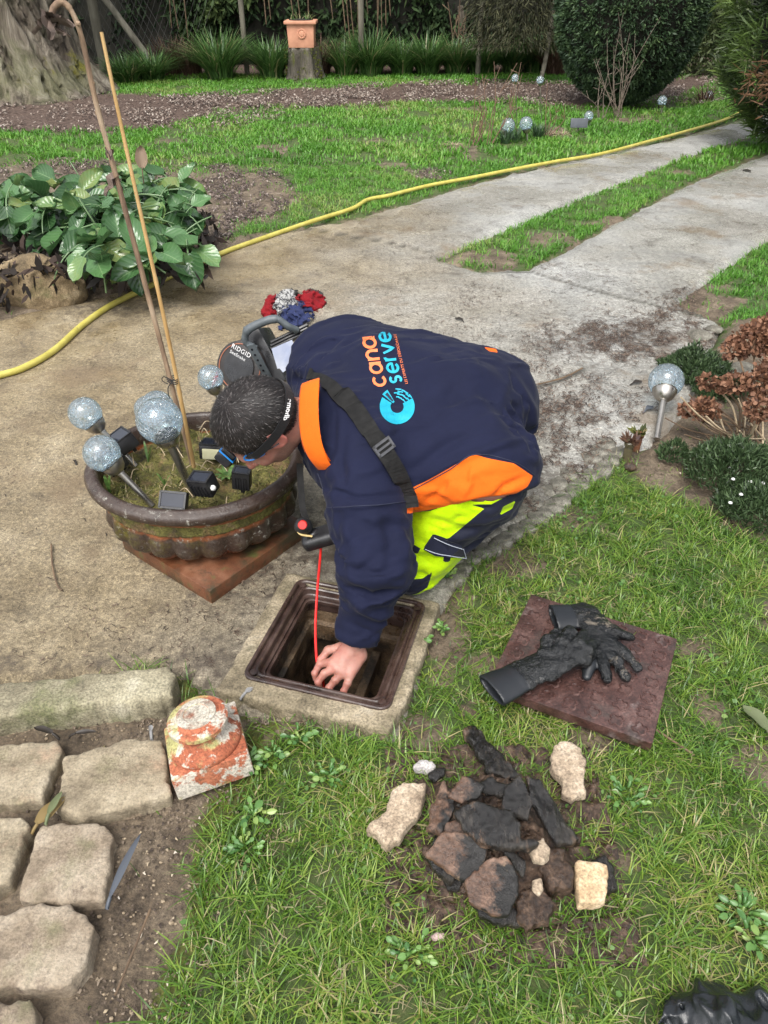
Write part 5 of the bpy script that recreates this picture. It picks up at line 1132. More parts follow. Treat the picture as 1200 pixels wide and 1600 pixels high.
# hair
def hair_sdf(X, Y, Z):
    d, l, f, u = head_sdf(X, Y, Z, True); al = np.abs(l)
    line = .052 + .0 * l - .35 * np.maximum(0, -u)          # hairline in front
    cut = np.maximum(f - (.055 + .25 * np.maximum(u - .03, 0)) , -(u + .055 + .9 * np.maximum(-f - .02, 0) * .6))
    side = np.maximum(al - .02, 0) * 0
    cut = np.maximum(cut, -.015 - u + .0 - .9 * (-f - .005) * (f < -.005))
    return smax(d - .0075, cut, .01) * HS + (fbm(X * 60, Y * 60, Z * 60, o=2) - .5) * .0015
def hair_mat():
    m, t, b, o = new_mat('greying_dark_hair'); a = attr(t, 'rnd'); c = ramp(t, a, [(0, (.005, .004, .004)), (.55, (.012, .009, .008)), (.8, (.028, .021, .019)), (.9, (.06, .05, .048)), (1, (.20, .185, .18))])
    t.links.new(c, b.inputs['Base Color']); b.inputs['Roughness'].default_value = .45; b.inputs['Specular IOR Level'].default_value = .4; return m
M_HAIRB = mk('scalp_hair', [(.3, (.007, .005, .005)), (.6, (.020, .014, .013)), (.75, (.045, .03, .028))], 60, .7, .6, 200, bdist=.003)
ha_me = sdf_mesh('hair', hair_sdf, np.array(HC) - .15, np.array(HC) + .15, .0035)
hair = link('hair', ha_me, M_HAIRB, man)
# strands following the whorl
ha = ha_me; nv = len(ha.vertices); co = np.empty(nv * 3, np.float32); ha.vertices.foreach_get('co', co); co = co.reshape(-1, 3) + np.array(man_o); no = np.empty(nv * 3, np.float32); ha.vertices.foreach_get('normal', no); no = no.reshape(-1, 3).astype(float)
ix = rng.integers(0, nv, 30000); p0 = co[ix] + rng.normal(0, .0015, (30000, 3)); n0 = no[ix]; n0 /= np.linalg.norm(n0, axis=1)[:, None] + 1e-9
wh = np.array(hw_(0.01, -.045, .10)); rad = p0 - wh; rad -= n0 * (rad * n0).sum(1)[:, None]; rl = np.linalg.norm(rad, axis=1)[:, None]; rad /= rl + 1e-6
tang = np.cross(n0, rad); dirn = rad * .9 + tang * .45 * np.exp(-rl / .05) + rng.normal(0, .16, (30000, 3)); dirn /= np.linalg.norm(dirn, axis=1)[:, None]
L = (.008 + .009 * rng.random((30000, 1))); wv = np.cross(dirn, n0); wv /= np.linalg.norm(wv, axis=1)[:, None]; hw2 = .00035
a0 = p0 - n0 * .001; a1 = p0 + dirn * L * .55 + n0 * L * .10; a2 = p0 + dirn * L + n0 * L * .03
V = np.stack([a0 - wv * hw2, a0 + wv * hw2, a1 - wv * hw2, a1 + wv * hw2, a2], 1).reshape(-1, 3); B_ = np.arange(30000)[:, None] * 5
T = np.stack([B_ + np.array([0, 1, 3]), B_ + np.array([0, 3, 2]), B_ + np.array([2, 3, 4])], 1).reshape(-1, 3)
grey = np.clip(rng.random(30000) * .86 + .16 * (fbm(p0[:, 0] * 25, p0[:, 1] * 25, p0[:, 2] * 25) > .5) * rng.random(30000), 0, 1); grey *= .9; grey[rng.random(30000) < .07] = .97
tag(link('hair_strands', me_np('hair_strands', V, T, False, fattrs={'rnd': np.repeat(grey, 3)}), hair_mat(), hair), kind='stuff')
# headband with its lettering, glasses and lamp
M_BAND = cloth_mat('black_elastic', [((.012, .012, .013), None)], .7, 500, .1)
hd_bvh = BVHTree.FromPolygons([tuple(v) for v in co], [tuple(p.vertices) for p in ha.polygons])
def band(center_fn, w, name, mat, parent, off=.003, th=.003):
    V = []; K = 64
    for k in range(K):
        a = 2 * pi * k / K; p, ax = center_fn(a); r_ = p - ax[0]; 
        dd = (r_).normalized(); h_ = hd_bvh.ray_cast(ax[0] + dd * .25, -dd)
        q = (h_[0] if h_[0] is not None else ax[0] + dd * .085); rr = max((q - ax[0]).length, .078)
        for s, o_ in ((-1, off), (1, off), (1, off + th), (-1, off + th)): V.append(ax[0] + dd * (rr + o_) + ax[1] * s * w / 2)
    Fc = [(k * 4 + j, ((k + 1) % K) * 4 + j, ((k + 1) % K) * 4 + (j + 1) % 4, k * 4 + (j + 1) % 4) for k in range(K) for j in range(4)]
    return pyobj(name, V, Fc, mat, parent, False)
bcen = hw_(0, .0, .008); bn_ = (U * .94 + Fd * .32 * 0 - Fd * -.34).normalized()
bn_ = (U * .95 - Fd * .30).normalized() * 1.0
bn_ = (U * .97 - Fd * .20).normalized()
bx_ = Lf; by_ = bn_.cross(bx_).normalized()
bo = band(lambda a: (bcen + bx_ * cos(a) + by_ * sin(a), (bcen, bn_)), .026, 'headband', M_BAND, man, .006, .003); bo['label'] = 'black elastic headband with white lettering'
def bandtext(txt, a0, mat, parent, size):
    cu = bpy.data.curves.new('lettering', 'FONT'); cu.body = txt; cu.size = size; cu.align_x = 'CENTER'; cu.align_y = 'CENTER'; cu.offset = .0006
    to = bpy.data.objects.new('lettering_tmp', cu); col.objects.link(to); bpy.context.view_layer.update(); me = bpy.data.meshes.new_from_object(to); bpy.data.objects.remove(to); return me
M_LET = mk('white_print', [(.3, (.6, .6, .6)), (.7, (.75, .75, .75))], 30, .6, 0)
# the word on the band runs along it where the photograph shows it
tm = bandtext('dhome', 0, M_LET, bo, .019)
bw = BVHTree.FromPolygons([tuple(v.co + man_o) for v in bo.data.vertices], [tuple(p.vertices) for p in bo.data.polygons])
for v in tm.vertices:
    x, y = v.co.x, v.co.y; py = 640 - 620 * x
    xs_ = [q for q in range(395, 470) if hit(q, py, 0, bw)[0] is not None and (hit(q, py, 0, bw)[0] - HC).dot(Vector((0, 0, H)) - HC) > 0]
    px = (min(xs_) + max(xs_)) / 2 + 560 * y if xs_ else 430
    p, n_ = hit(px, py, .0012, bw)
    v.co = p if p is not None else GY(px, py, 1.75)
link('lettering', tm, M_LET, bo)
# glasses: dark lens, bright blue frame, temple arm
M_BLUE = mk('blue_plastic', [(.3, (.0, .16, .55)), (.7, (.01, .24, .70))], 20, .3, 0)
M_LENS = mk('dark_glossy_plastic', [(.3, (.008, .009, .012)), (.7, (.02, .02, .025))], 20, .12, 0)
hl_ = thing('headlamp', hw_(0, .12, .03), 'black and blue head torch hanging at the front of the headband over the bowl', 'head torch')
fcen = GY(353, 712, 1.80); fax = cb((-.62, -.55, -.3)); Mh = frame(fax, cb((-.5, .7, .3)))
hl_.location = fcen
MB().box(fcen, (.062, .046, .034), Mh).build('lamp_body', M_LENS, hl_, bevel=.006)
MB().box(fcen - fax * .013, (.066, .050, .004), Mh).build('blue_rim', M_BLUE, hl_, bevel=.0015)
MB().lathe([(.0, .0), (.013, .0), (.014, .008), (.0, .008)], fcen + fax * .014, 20, Mh).build('lens', M_DIF, hl_, smooth=True)
MB().box(fcen - fax * .022, (.054, .038, .012), Mh).build('back_plate', M_BPLA, hl_, bevel=.003)
hdb = BVHTree.FromPolygons([tuple(v.co) for v in head_me.vertices], [tuple(p.vertices) for p in head_me.polygons])
def face(px, py, off=.006, dflt=1.72):
    p = hit(px, py, off, hdb)[0]; return p if p is not None else GY(px, py, dflt)
gf = MB().tube(bez([face(382, 711), face(390, 705), face(402, 702), face(411, 702), face(411, 707), face(402, 712), face(392, 716), face(384, 716), face(382, 711)], 5), .0024, 6).build('glasses_frame', M_BLUE, man, smooth=True)
MB().add([face(383, 711, .005), face(394, 704, .005), face(410, 702, .005), face(402, 711, .005), face(388, 715, .005)], [(0, 1, 2, 3, 4)]).build('lens', M_LENS, gf)
MB().tube(bez([face(411, 703, .005), face(424, 698, .005), face(436, 690, .006)], 5), .0018, 6).build('temple_arm', M_LENS, gf, smooth=True)

# ---- embroidery on the back
M_OTH = mk('orange_thread', [(.3, (.70, .15, .045)), (.7, (.78, .20, .06))], 200, .6, .3, 600, bdist=.001); M_CTH = mk('turquoise_thread', [(.3, (.0, .27, .38)), (.7, (.005, .34, .46))], 200, .6, .3, 600, bdist=.001)
M_DARKTH = mk('navy_thread', [(.3, (.008, .01, .03)), (.7, (.012, .015, .04))], 200, .7, 0)
def on_back(pts2, faces, name, mat, off=.002):
    """2-D mesh in photograph pixels laid on the sweatshirt"""
    V = []; ok = True
    for x, y in pts2:
        p, n_ = hit(x, y, off)
        if p is None: return None
        V.append(p)
    return pyobj(name, V, faces, mat, sw)
def stroke(path, wd):
    n = len(path); V = []
    for i, (x, y) in enumerate(path):
        a, b = path[max(i - 1, 0)], path[min(i + 1, n - 1)]; dx, dy = b[0] - a[0], b[1] - a[1]; l = math.hypot(dx, dy) or 1; V += [(x - dy / l * wd / 2, y + dx / l * wd / 2), (x + dy / l * wd / 2, y - dx / l * wd / 2)]
    return V, [(2 * i, 2 * i + 1, 2 * i + 3, 2 * i + 2) for i in range(n - 1)]
def arc(cx, cy, rx, ry, a0, a1, n=18): return [(cx + rx * cos(radians(a0 + (a1 - a0) * i / n)), cy + ry * sin(radians(a0 + (a1 - a0) * i / n))) for i in range(n + 1)]
def line(*p):
    out = []
    for a, b in zip(p[:-1], p[1:]): out += [(a[0] + (b[0] - a[0]) * k / 4, a[1] + (b[1] - a[1]) * k / 4) for k in range(4)]
    return out + [p[-1]]
GLY = {'c': [arc(.5, .5, .38, .38, 45, 315)], 'a': [arc(.46, .5, .36, .38, 0, 360, 26), line((.84, .9), (.84, .1))], 'n': [line((.14, .1), (.14, .9)), arc(.5, .52, .36, .36, 180, 0, 12) + [(.86, .1)]],
       's': [arc(.5, .69, .26, .19, 25, 270, 12) + arc(.5, .31, .26, .19, 90, -155, 12)[1:]], 'e': [line((.14, .5), (.84, .5)) + arc(.5, .5, .36, .38, 0, 315, 20)[1:]], 'r': [line((.2, .1), (.2, .9)), arc(.52, .56, .32, .32, 180, 80, 8)], 'v': [line((.1, .9), (.48, .1), (.86, .9))]}
def word(txt, o, dx, up, adv, wd, mat):
    """o: lower left corner of the first letter; dx: reading direction per letter; up: letter height vector"""
    x0, y0 = o
    for i, ch in enumerate(txt):
        V, Fc = [], []
        for k, st_ in enumerate(GLY[ch]):
            pp = [(x0 + dx[0] * (sum(adv[:i]) + adv[i] * x * .97) + up[0] * y, y0 + dx[1] * (sum(adv[:i]) + adv[i] * x * .97) + up[1] * y) for x, y in st_]
            v_, f_ = stroke(pp, wd); n = len(V); V += v_; Fc += [tuple(q + n for q in f) for f in f_]
        on_back(V, Fc, 'letter', mat, .0022)
# 'cana' reads from (606,612) up to (580,528); 'serve' beside it
word('cana', (606.5, 604), (-.245, -.97), (-22.5, 2.2), [20.5, 21.5, 19.5, 21], 4.3, M_OTH)
word('serve', (631, 600), (-.245, -.97), (-21.5, 2.2), [17, 20, 12.5, 17.5, 19], 4.0, M_CTH)
def txt_mesh(txt, size):
    cu = bpy.data.curves.new('t', 'FONT'); cu.body = txt; cu.size = size; cu.space_character = 1.12; to = bpy.data.objects.new('t', cu); col.objects.link(to); bpy.context.view_layer.update(); me = bpy.data.meshes.new_from_object(to); bpy.data.objects.remove(to); return me
tm = txt_mesh('LES EXPERTS DU DÉBOUCHAGE', 6.0); xs_ = [v.co.x for v in tm.vertices]; L_ = max(xs_); 
pts2 = [(637.5 - .235 * (v.co.x / L_ * 80) - v.co.y * .97, 600.5 - .97 * (v.co.x / L_ * 80) + v.co.y * .1) for v in tm.vertices]
on_back(pts2, [tuple(p.vertices) for p in tm.polygons], 'slogan', M_OTH, .0022)
# the pipe ring emblem: centre (620,637)
cx, cy, R1, R0 = 620.5, 636, 27.5, 10.5
def ringseg(a0, a1, r0, r1, n=30):
    V = []
    for i in range(n + 1):
        a = radians(a0 + (a1 - a0) * i / n); 
        for q in range(4): r = r0 + (r1 - r0) * q / 3; V.append((cx + r * cos(a), cy + r * sin(a)))
    return V, [(4 * i + q, 4 * i + q + 1, 4 * i + q + 5, 4 * i + q + 4) for i in range(n) for q in range(3)]
# picture angles: 0 = right, clockwise because y points down
on_back(*ringseg(-28, 212, R0, R1, 60), 'pipe_ring', M_CTH, .0022)
on_back(*ringseg(219, 240, R0 - 2, R1 + 2.5, 4), 'pipe_mouth', M_CTH, .0022)
on_back(*ringseg(224, 235, R0 + 1, R1 - 1, 4), 'pipe_opening', M_DARKTH, .0034)
for (a, r, l) in [(-38, 26.5, 7), (-47, 24.5, 8), (-58, 26.5, 8), (-70, 27, 5), (-78, 24, 9), (-86, 27.5, 9), (-48, 19.5, 8), (-63, 20, 7), (-78, 19.5, 9), (-40, 14.5, 6), (-55, 14, 5), (-72, 14.5, 6), (-92, 21.5, 9), (-88, 15.5, 5), (-32, 21, 6)]:
    a_ = radians(a); x, y = cx + r * cos(a_), cy + r * sin(a_); tx, ty = -sin(a_), cos(a_); v_, f_ = stroke([(x - tx * l / 2, y - ty * l / 2), (x, y), (x + tx * l / 2, y + ty * l / 2)], 1.9); on_back(v_, f_, 'water_dash', M_CTH, .0022)
# seams
M_SEAM = mk('seam_thread', [(.3, (.009, .011, .028)), (.7, (.016, .02, .045))], 30, .8, 0)
for ln in ([(500, 794), (540, 792), (590, 789), (634, 784)], [(640, 768), (700, 735), (742, 710), (803, 722), (835, 743)], [(497, 740), (505, 765), (503, 793)]):
    pp = [p for p in (hit(q[0], q[1], .001)[0] for q in [tuple(v)[:2] for v in bez([(a, b, 0) for a, b in ln], 8)]) if p is not None]
    MB().tube(pp, .0014, 5).build('seam', M_SEAM, sw)

# ---- strap with buckle and the control box it carries
M_WEB = mk('grey_black_webbing', [(.3, (.009, .009, .009)), (.7, (.021, .0205, .020))], 40, .85, .5, 500, bdist=.002, spec=.15); M_BUCK = mk('grey_buckle', [(.3, (.05, .05, .055)), (.7, (.09, .09, .095))], 30, .35, .2)
bo_ = GY(505, 838, 1.66); box_t = thing('shoulder_harness', bo_, 'black control box with red button hanging from a webbing strap across the back', 'harness')
ctrl = [(484, 590), (508, 598), (530, 615), (552, 640), (572, 668), (592, 697), (610, 726), (624, 752), (633, 776), (636, 794)]
cl2 = [tuple(v)[:2] for v in bez([(a, b, 0) for a, b in ctrl], 5)]; V = []; prev = None; last = None
for i, (x, y) in enumerate(cl2):
    a, b = cl2[max(i - 1, 0)], cl2[min(i + 1, len(cl2) - 1)]; dx, dy = b[0] - a[0], b[1] - a[1]; l = math.hypot(dx, dy); nx_, ny_ = -dy / l, dx / l
    c_, n_ = hit(x, y, .010)
    if c_ is None: c_, n_ = last
    last = (c_, n_); row = []
    for s in (-13, 13):
        p, q = hit(x + nx_ * s, y + ny_ * s, .009)
        if p is None or (p - c_).length > .045: p = c_ + (G(x + nx_ * s, y + ny_ * s, c_.z) - G(x, y, c_.z)).normalized() * .021
        row.append(p)
    V += [row[0], row[1], row[1] + n_ * .0025, row[0] + n_ * .0025]
pyobj('strap', V, [(4 * i + j, 4 * i + 4 + j, 4 * i + 4 + (j + 1) % 4, 4 * i + (j + 1) % 4) for i in range(len(cl2) - 1) for j in range(4)], M_WEB, box_t)
bp, bn2 = hit(597, 700, .010); ta, _ = hit(584, 684, .010); Mb = frame(bn2, (bp - ta)); m = MB()
for x, y, sx, sy in ((0, .014, .062, .007), (0, -.014, .062, .007), (.028, 0, .007, .035), (-.028, 0, .007, .035), (0, 0, .05, .006)): m.box(bp + Mb @ Vector((x, y, 0)), (sx, sy, .006 if x or y else .004), Mb)
bk = m.build('buckle', M_BUCK, box_t); bk['kind'] = 'stuff'
m = MB(); fs = [GY(468, 726, 1.80), GY(470, 760, 1.76), GY(473, 795, 1.71), GY(478, 812, 1.68)]
Vs = []
for p in bez(fs, 4): Vs += [p + Vector((-.009, 0, 0)), p + Vector((.009, 0, 0)), p + Vector((.009, .003, .002)), p + Vector((-.009, .003, .002))]
m.add(Vs, [(4 * i + j, 4 * i + 4 + j, 4 * i + 4 + (j + 1) % 4, 4 * i + (j + 1) % 4) for i in range(len(Vs) // 4 - 1) for j in range(4)]); m.build('hanging_strap', M_WEB, box_t)
def bx(X, Y, Z):
    d = s_box(X, Y, Z, bo_, (.062, .030, .022), np.array(Matrix.Rotation(-.35, 3, 'Y') @ Matrix.Rotation(.25, 3, 'X')), .016); d = smin(d, s_ell(X, Y, Z, tuple(GY(474, 822, 1.66)), (.026, .024, .024)), .02); return d
link('control_box', sdf_mesh('control_box', bx, bo_ - Vector((.12, .08, .09)), bo_ + Vector((.1, .08, .09)), .004), M_BPLA, box_t)
M_RED = mk('red_plastic', [(.3, (.42, .012, .010)), (.7, (.60, .025, .02))], 30, .35, 0); bc_ = GY(473, 820, 1.637); MB().lathe([(0, 0), (.013, 0), (.013, .006), (.011, .009), (0, .009)], bc_, 20, frame((0, -.85, .5))).build('red_button', M_RED, box_t, smooth=True)
MB().tube(bez([GY(463, 826, 1.65), GY(470, 835, 1.64), GY(488, 838, 1.64)]), .003, 6).build('yellow_edge', mk('yellowish_plastic', [(.3, (.45, .32, .12)), (.7, (.6, .45, .2))], 20, .5, 0), box_t)
# red push cable from the box down into the manhole
cb_ = bez([GY(502, 848, 1.66), GY(500, 875, 1.65), GY(496, 920, 1.62), GY(493, 975, 1.55), GY(494, 1020, 1.50), GY(498, 1050, 1.47), GY(505, 1062, 1.50)], 8); cb_.append(cb_[-1] + Vector((.01, .03, -.45)))
M_REDC = mk('red_cable_sheath', [(.3, (.62, .012, .014)), (.7, (.78, .03, .025))], 20, .3, 0); tag(MB().tube(cb_, .0036, 8).build('red_cable', M_REDC, smooth=True, base=cb_[0]), 'thin red cable running from the control box down into the open manhole', 'cable')

# ---- inspection camera reel standing behind the man's head
yR = 2.62; rp = lambda x, y, d=0: GY(x, y, yR + d)
rl_ = thing('camera_reel', G(415, 640, 0), 'black and grey drain camera reel with carrying handle, standing behind the head of the man', 'camera reel')
M_GREY = mk('grey_blue_plastic', [(.3, (.06, .07, .075)), (.7, (.10, .115, .125))], 20, .4, .2, 100); M_DKP = mk('dark_brownish_plastic', [(.3, (.012, .010, .009)), (.7, (.035, .028, .026))], 20, .35, .2)
k_ = ppm(rp(400, 560)); 
hd = bez([rp(400, 545), rp(385, 536), rp(383, 526), rp(388, 515), rp(402, 507), rp(420, 500), rp(434, 499), rp(442, 504), rp(452, 511), rp(464, 516, .02)], 5)
MB().tube(hd, [.016 if 12 < i < 30 else .013 for i in range(len(hd))], 10).build('carrying_handle', M_GREY, rl_, smooth=True)
MB().tube([rp(386, 520), rp(382, 511)], [.010, .006], 8).build('handle_latch', M_GREY, rl_, smooth=True)
dax = Vector((-.30, -.85, .42)).normalized(); Md = frame(dax, cb((0, 1, 0)))
dc = rp(386, 574, .05); 
MB().lathe([(0, 0), (.075, 0), (.098, .006), (.102, .03), (.098, .055), (.08, .060), (0, .060)], dc, 40, Md).build('cable_drum', M_DKP, rl_, smooth=True)
dm = dc + dax * .062
MB().lathe([(0, 0), (.06, 0), (.062, .006), (.0, .008)], dm, 32, Md).build('drum_cap', M_BPLA, rl_, smooth=True)
ringp = [dm + Md @ Vector((cos(a) * .086, sin(a) * .086, -.002)) for a in [i * pi / 20 for i in range(41)]]; MB().tube(ringp, .002, 6).build('copper_ring', mk('copper_line', [(.3, (.25, .08, .04)), (.7, (.4, .15, .08))], 20, .4, 0), rl_)
# perforated grey bar
ba, bb_ = rp(391, 538, -.06), rp(420, 592, -.04); bd = (bb_ - ba); Mbar = frame(bd, dax); mid = (ba + bb_) / 2
bar = MB().box(mid, (.030, .012, bd.length), Mbar).build('perforated_bar', M_GREY, rl_, bevel=.004)
for k in range(6): MB().lathe([(0, 0), (.0045, 0), (.0045, .002), (0, .002)], mid + bd * (-.38 + k * .15) + Mbar @ Vector((0, .0055, 0)), 10, frame(Mbar @ Vector((0, 1, 0)))).build('hole', M_LENS, bar)
MB().box(rp(420, 560, .06), (.09, .12, .22), frame(cb((-.45, .85, .1)), dax)).build('side_housing', M_BPLA, rl_, bevel=.012)
for k in range(3):
    a, b = rp(424, 536 + k * 5, .02), rp(482, 508 + k * 5, .04); MB().box((a + b) / 2, (.03, .010, (b - a).length), frame(b - a, cb((.3, 1, 0)))).build('rail', M_BPLA, rl_, bevel=.003)
M_SCR = mk('pale_blue_white_panel', [(.35, (.40, .45, .62)), (.6, (.66, .70, .80))], 7, .25, 0)
MB().add([rp(424, 545, -.02), rp(456, 531, -.01), rp(470, 560, -.01), rp(441, 583, -.02), rp(434, 578, -.02)], [(0, 1, 2, 3, 4)]).add([rp(424, 545, .0), rp(456, 531, .01), rp(470, 560, .01), rp(441, 583, .0), rp(434, 578, .0)], [(4, 3, 2, 1, 0)]).build('pale_panel', M_SCR, rl_)
MB().tube(bez([rp(392, 590, -.03), rp(387, 600, -.03), rp(398, 612, -.02)], 5), .018, 8).build('foot', M_DKP, rl_, smooth=True)
for wtxt, sz, ox, oy in (('RIDGID', .024, -.058, .052), ('SeeSnake', .017, -.055, .032)):
    t_ = txt_mesh(wtxt, sz)
    for v in t_.vertices: v.co = dm + Md @ (Matrix.Rotation(-.55, 3, 'Z') @ Vector((v.co.x + ox, v.co.y + oy, 0))) + dax * .011
    link('lettering', t_, M_LET, rl_)
rc = bez([rp(372, 560, .02), rp(360, 566, .03), rp(350, 574, .05), rp(340, 590, .1), rp(335, 610, .2)], 6)
tag(MB().tube(rc, .014, 10).build('red_hose', M_REDC, smooth=True, base=rc[0]), 'short thick red hose leading from the camera reel behind the globe lamp', 'hose')
# ---- heap of clothes
def rag(name, c_px, r, hgt, mat, label, sd, cat='garment'):
    hgt *= .75
    c = G(c_px[0], c_px[1], 0); 
    def fn(X, Y, Z):
        x, y = X - c.x, Y - c.y; d = s_ell(X, Y, Z, (c.x, c.y, hgt * .35), (r[0], r[1], hgt)); w_ = np.abs(fbm(x * 16 + sd * 9, y * 16, Z * 22, o=3) - .5)
        return np.maximum(d + (w_ - .09) * .30, -Z + .004)
    o = link(name, sdf_mesh(name, fn, (c.x - r[0] - .04, c.y - r[1] - .04, 0), (c.x + r[0] + .04, c.y + r[1] + .04, hgt * 1.6 + .05), .006), mat, None, c); return tag(o, label, cat)
M_RC = cloth_mat('red_cloth', [((.18, .006, .010), None)]); M_GC = cloth_mat('dark_grey_cloth', [((.035, .035, .032), None)])
mp, t, b, o_ = new_mat('black_white_patterned_cloth'); v = coords(t); c = ramp(t, noise_node(t, v, 75, 3, .6), [(.47, (.03, .03, .035)), (.50, (.32, .32, .31))]); t.links.new(c, b.inputs['Base Color']); b.inputs['Roughness'].default_value = .85
rag('cloth', (461, 500), (.070, .13), .055, cloth_mat('navy_knit', [((.022, .03, .085), None)]), 'crumpled navy cloth in front of the red and patterned cloths', 1)
rag('cloth', (447, 483), (.055, .12), .075, mp, 'black and white patterned cloth in the middle of the clothes pile', 2)
rag('cloth', (484, 478), (.065, .09), .06, M_RC, 'red cloth at the right end of the clothes pile', 3)
rag('cloth', (425, 486), (.035, .09), .055, M_RC, 'red cloth sticking out at the left end of the clothes pile', 4)
rag('cloth', (472, 470), (.085, .06), .045, M_GC, 'dark grey cloth behind the red one in the clothes pile', 5)
# ---- yellow hose
hz = [(-260, 640), (-90, 606), (0, 586), (40, 573), (85, 547), (130, 507), (175, 476), (230, 449), (290, 421), (350, 394), (420, 369), (490, 345), (550, 326), (575, 312), (610, 305), (670, 290), (740, 277), (800, 265), (870, 252), (940, 240), (1020, 219), (1090, 200), (1137, 185), (1165, 170), (1190, 150)]
hp3 = bez([G(x, y, .018) for x, y in hz], 8); M_YEL = mk('yellow_hose_rubber', [(.3, (.38, .33, .06)), (.6, (.50, .44, .10)), (.75, (.58, .52, .17))], 12, .45, .2, 80, layers=[((.22, .17, .06), 20, .66, .78)])
tag(MB().tube(hp3, .0165, 10).build('garden_hose', M_YEL, smooth=True, base=hp3[0]), 'yellow hose snaking across the concrete and along the lawn edge', 'hose')
# ================================================================== GARDEN BEHIND
def leafcloud(pts, nrm, ln, wd, droop=.5, sd=0, mode='tri'):
    """small leaf faces at pts growing along nrm (arrays)"""
    n = len(pts); d = nrm + rng.normal(0, .55, (n, 3)); d[:, 2] -= droop; d /= np.linalg.norm(d, axis=1)[:, None] + 1e-9
    s = np.cross(d, rng.normal(0, 1, (n, 3))); s /= np.linalg.norm(s, axis=1)[:, None] + 1e-9
    L = ln * (.5 + rng.random((n, 1))); W = wd * (.6 + .8 * rng.random((n, 1)))
    V = np.stack([pts - s * W * .3, pts + s * W * .3, pts + d * L * .5 + s * W * .5, pts + d * L, pts + d * L * .5 - s * W * .5], 1).reshape(-1, 3)
    B_ = np.arange(n)[:, None] * 5; T = np.stack([B_ + np.array([0, 1, 2]), B_ + np.array([0, 2, 4]), B_ + np.array([4, 2, 3])], 1).reshape(-1, 3)
    return V, T
def leafobj(name, pts, nrm, ln, wd, mat, parent=None, droop=.5, rv=None, base=None):
    V, T = leafcloud(pts, nrm, ln, wd, droop); r = rng.random(len(pts)) if rv is None else rv
    return link(name, me_np(name, V, T, False, fattrs={'rnd': np.repeat(np.clip(r, 0, 1), 3)}), mat, parent, base)
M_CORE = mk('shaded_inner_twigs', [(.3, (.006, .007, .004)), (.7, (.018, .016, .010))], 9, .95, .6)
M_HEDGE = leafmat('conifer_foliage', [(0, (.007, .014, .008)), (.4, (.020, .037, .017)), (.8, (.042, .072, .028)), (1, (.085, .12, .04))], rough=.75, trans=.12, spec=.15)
def hedge(name, x0, x1, y0, h_, n, label):
    b = Vector(((x0 + x1) / 2, y0, 0)); t_ = thing(name, b, label, 'hedge')
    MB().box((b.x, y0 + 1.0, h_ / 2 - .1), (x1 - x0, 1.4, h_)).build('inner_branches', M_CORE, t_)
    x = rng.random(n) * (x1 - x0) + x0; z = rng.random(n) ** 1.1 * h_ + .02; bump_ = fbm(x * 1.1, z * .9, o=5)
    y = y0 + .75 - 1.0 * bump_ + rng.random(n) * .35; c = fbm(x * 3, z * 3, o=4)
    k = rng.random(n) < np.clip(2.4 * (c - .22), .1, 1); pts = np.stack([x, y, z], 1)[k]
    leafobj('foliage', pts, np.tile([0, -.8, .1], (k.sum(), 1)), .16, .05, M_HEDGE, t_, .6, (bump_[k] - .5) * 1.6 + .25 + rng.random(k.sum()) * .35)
    return t_
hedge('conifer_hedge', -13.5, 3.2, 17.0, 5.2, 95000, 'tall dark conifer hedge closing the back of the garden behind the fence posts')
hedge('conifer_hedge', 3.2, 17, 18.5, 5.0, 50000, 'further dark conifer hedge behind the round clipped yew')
# ---- the big trunk
def bark_mat():
    m, t, b, o = new_mat('furrowed_bark'); v = coords(t, (1, 1, .22)); vr = coords(t)
    n1 = noise_node(t, v, 5, 9, .72, .6); c = ramp(t, n1, [(.34, (.025, .018, .014)), (.45, (.10, .08, .058)), (.54, (.20, .17, .13)), (.68, (.34, .305, .245))])
    gr = math_n(t, 'MULTIPLY', mapr(t, noise_node(t, vr, 1.6, 6), .45, .6), .5); c = mixc(t, gr, c, (.13, .14, .06))
    ms = mapr(t, noise_node(t, vr, 2.2, 8, .7), .58, .66); sep = N(t, 'ShaderNodeSeparateXYZ'); t.links.new(vr, sep.inputs[0]); ms = math_n(t, 'MULTIPLY', ms, mapr(t, sep.outputs[2], 1.3, .5)); c = mixc(t, ms, c, (.13, .12, .012))
    t.links.new(c, b.inputs['Base Color']); b.inputs['Roughness'].default_value = .9
    bn = N(t, 'ShaderNodeBump'); bn.inputs['Strength'].default_value = 1; bn.inputs['Distance'].default_value = .10; t.links.new(n1, bn.inputs['Height']); t.links.new(bn.outputs[0], b.inputs['Normal']); return m
TB = G(18, 150); bt_ = thing('big_tree', TB, 'huge furrowed old trunk with yellow-green moss at the upper left', 'tree')
nr, nk = 110, 220; zz = np.linspace(-.1, 6.5, nr)[:, None]; aa = np.linspace(0, 2 * pi, nk, endpoint=False)[None, :]
r0 = .86 + .50 * np.exp(-np.maximum(zz, 0) / .45) * (.75 + .5 * np.abs(np.sin(aa * 2.5 + .6))) + .05 * np.sin(aa * 3 + zz)
tw = aa + zz * .22; rdg = np.abs(fbm(np.cos(tw) * 7 + 20, np.sin(tw) * 7 + 20, zz * 1.1 + 0 * aa, o=4) - .5); r_ = r0 - .15 * sstep(.08, .0, rdg) + .05 * (fbm(np.cos(tw) * 14, np.sin(tw) * 14, zz * 3 + 0 * aa, o=3) - .5)
X_ = TB.x + r_ * np.cos(aa) - .05 * np.maximum(zz, 0); Y_ = TB.y + .3 + r_ * np.sin(aa); Z_ = zz + 0 * aa
i_ = np.arange((nr - 1) * nk); a_ = i_; b_ = (i_ // nk) * nk + (i_ + 1) % nk; Q = np.stack([a_, b_, b_ + nk, a_ + nk], 1)
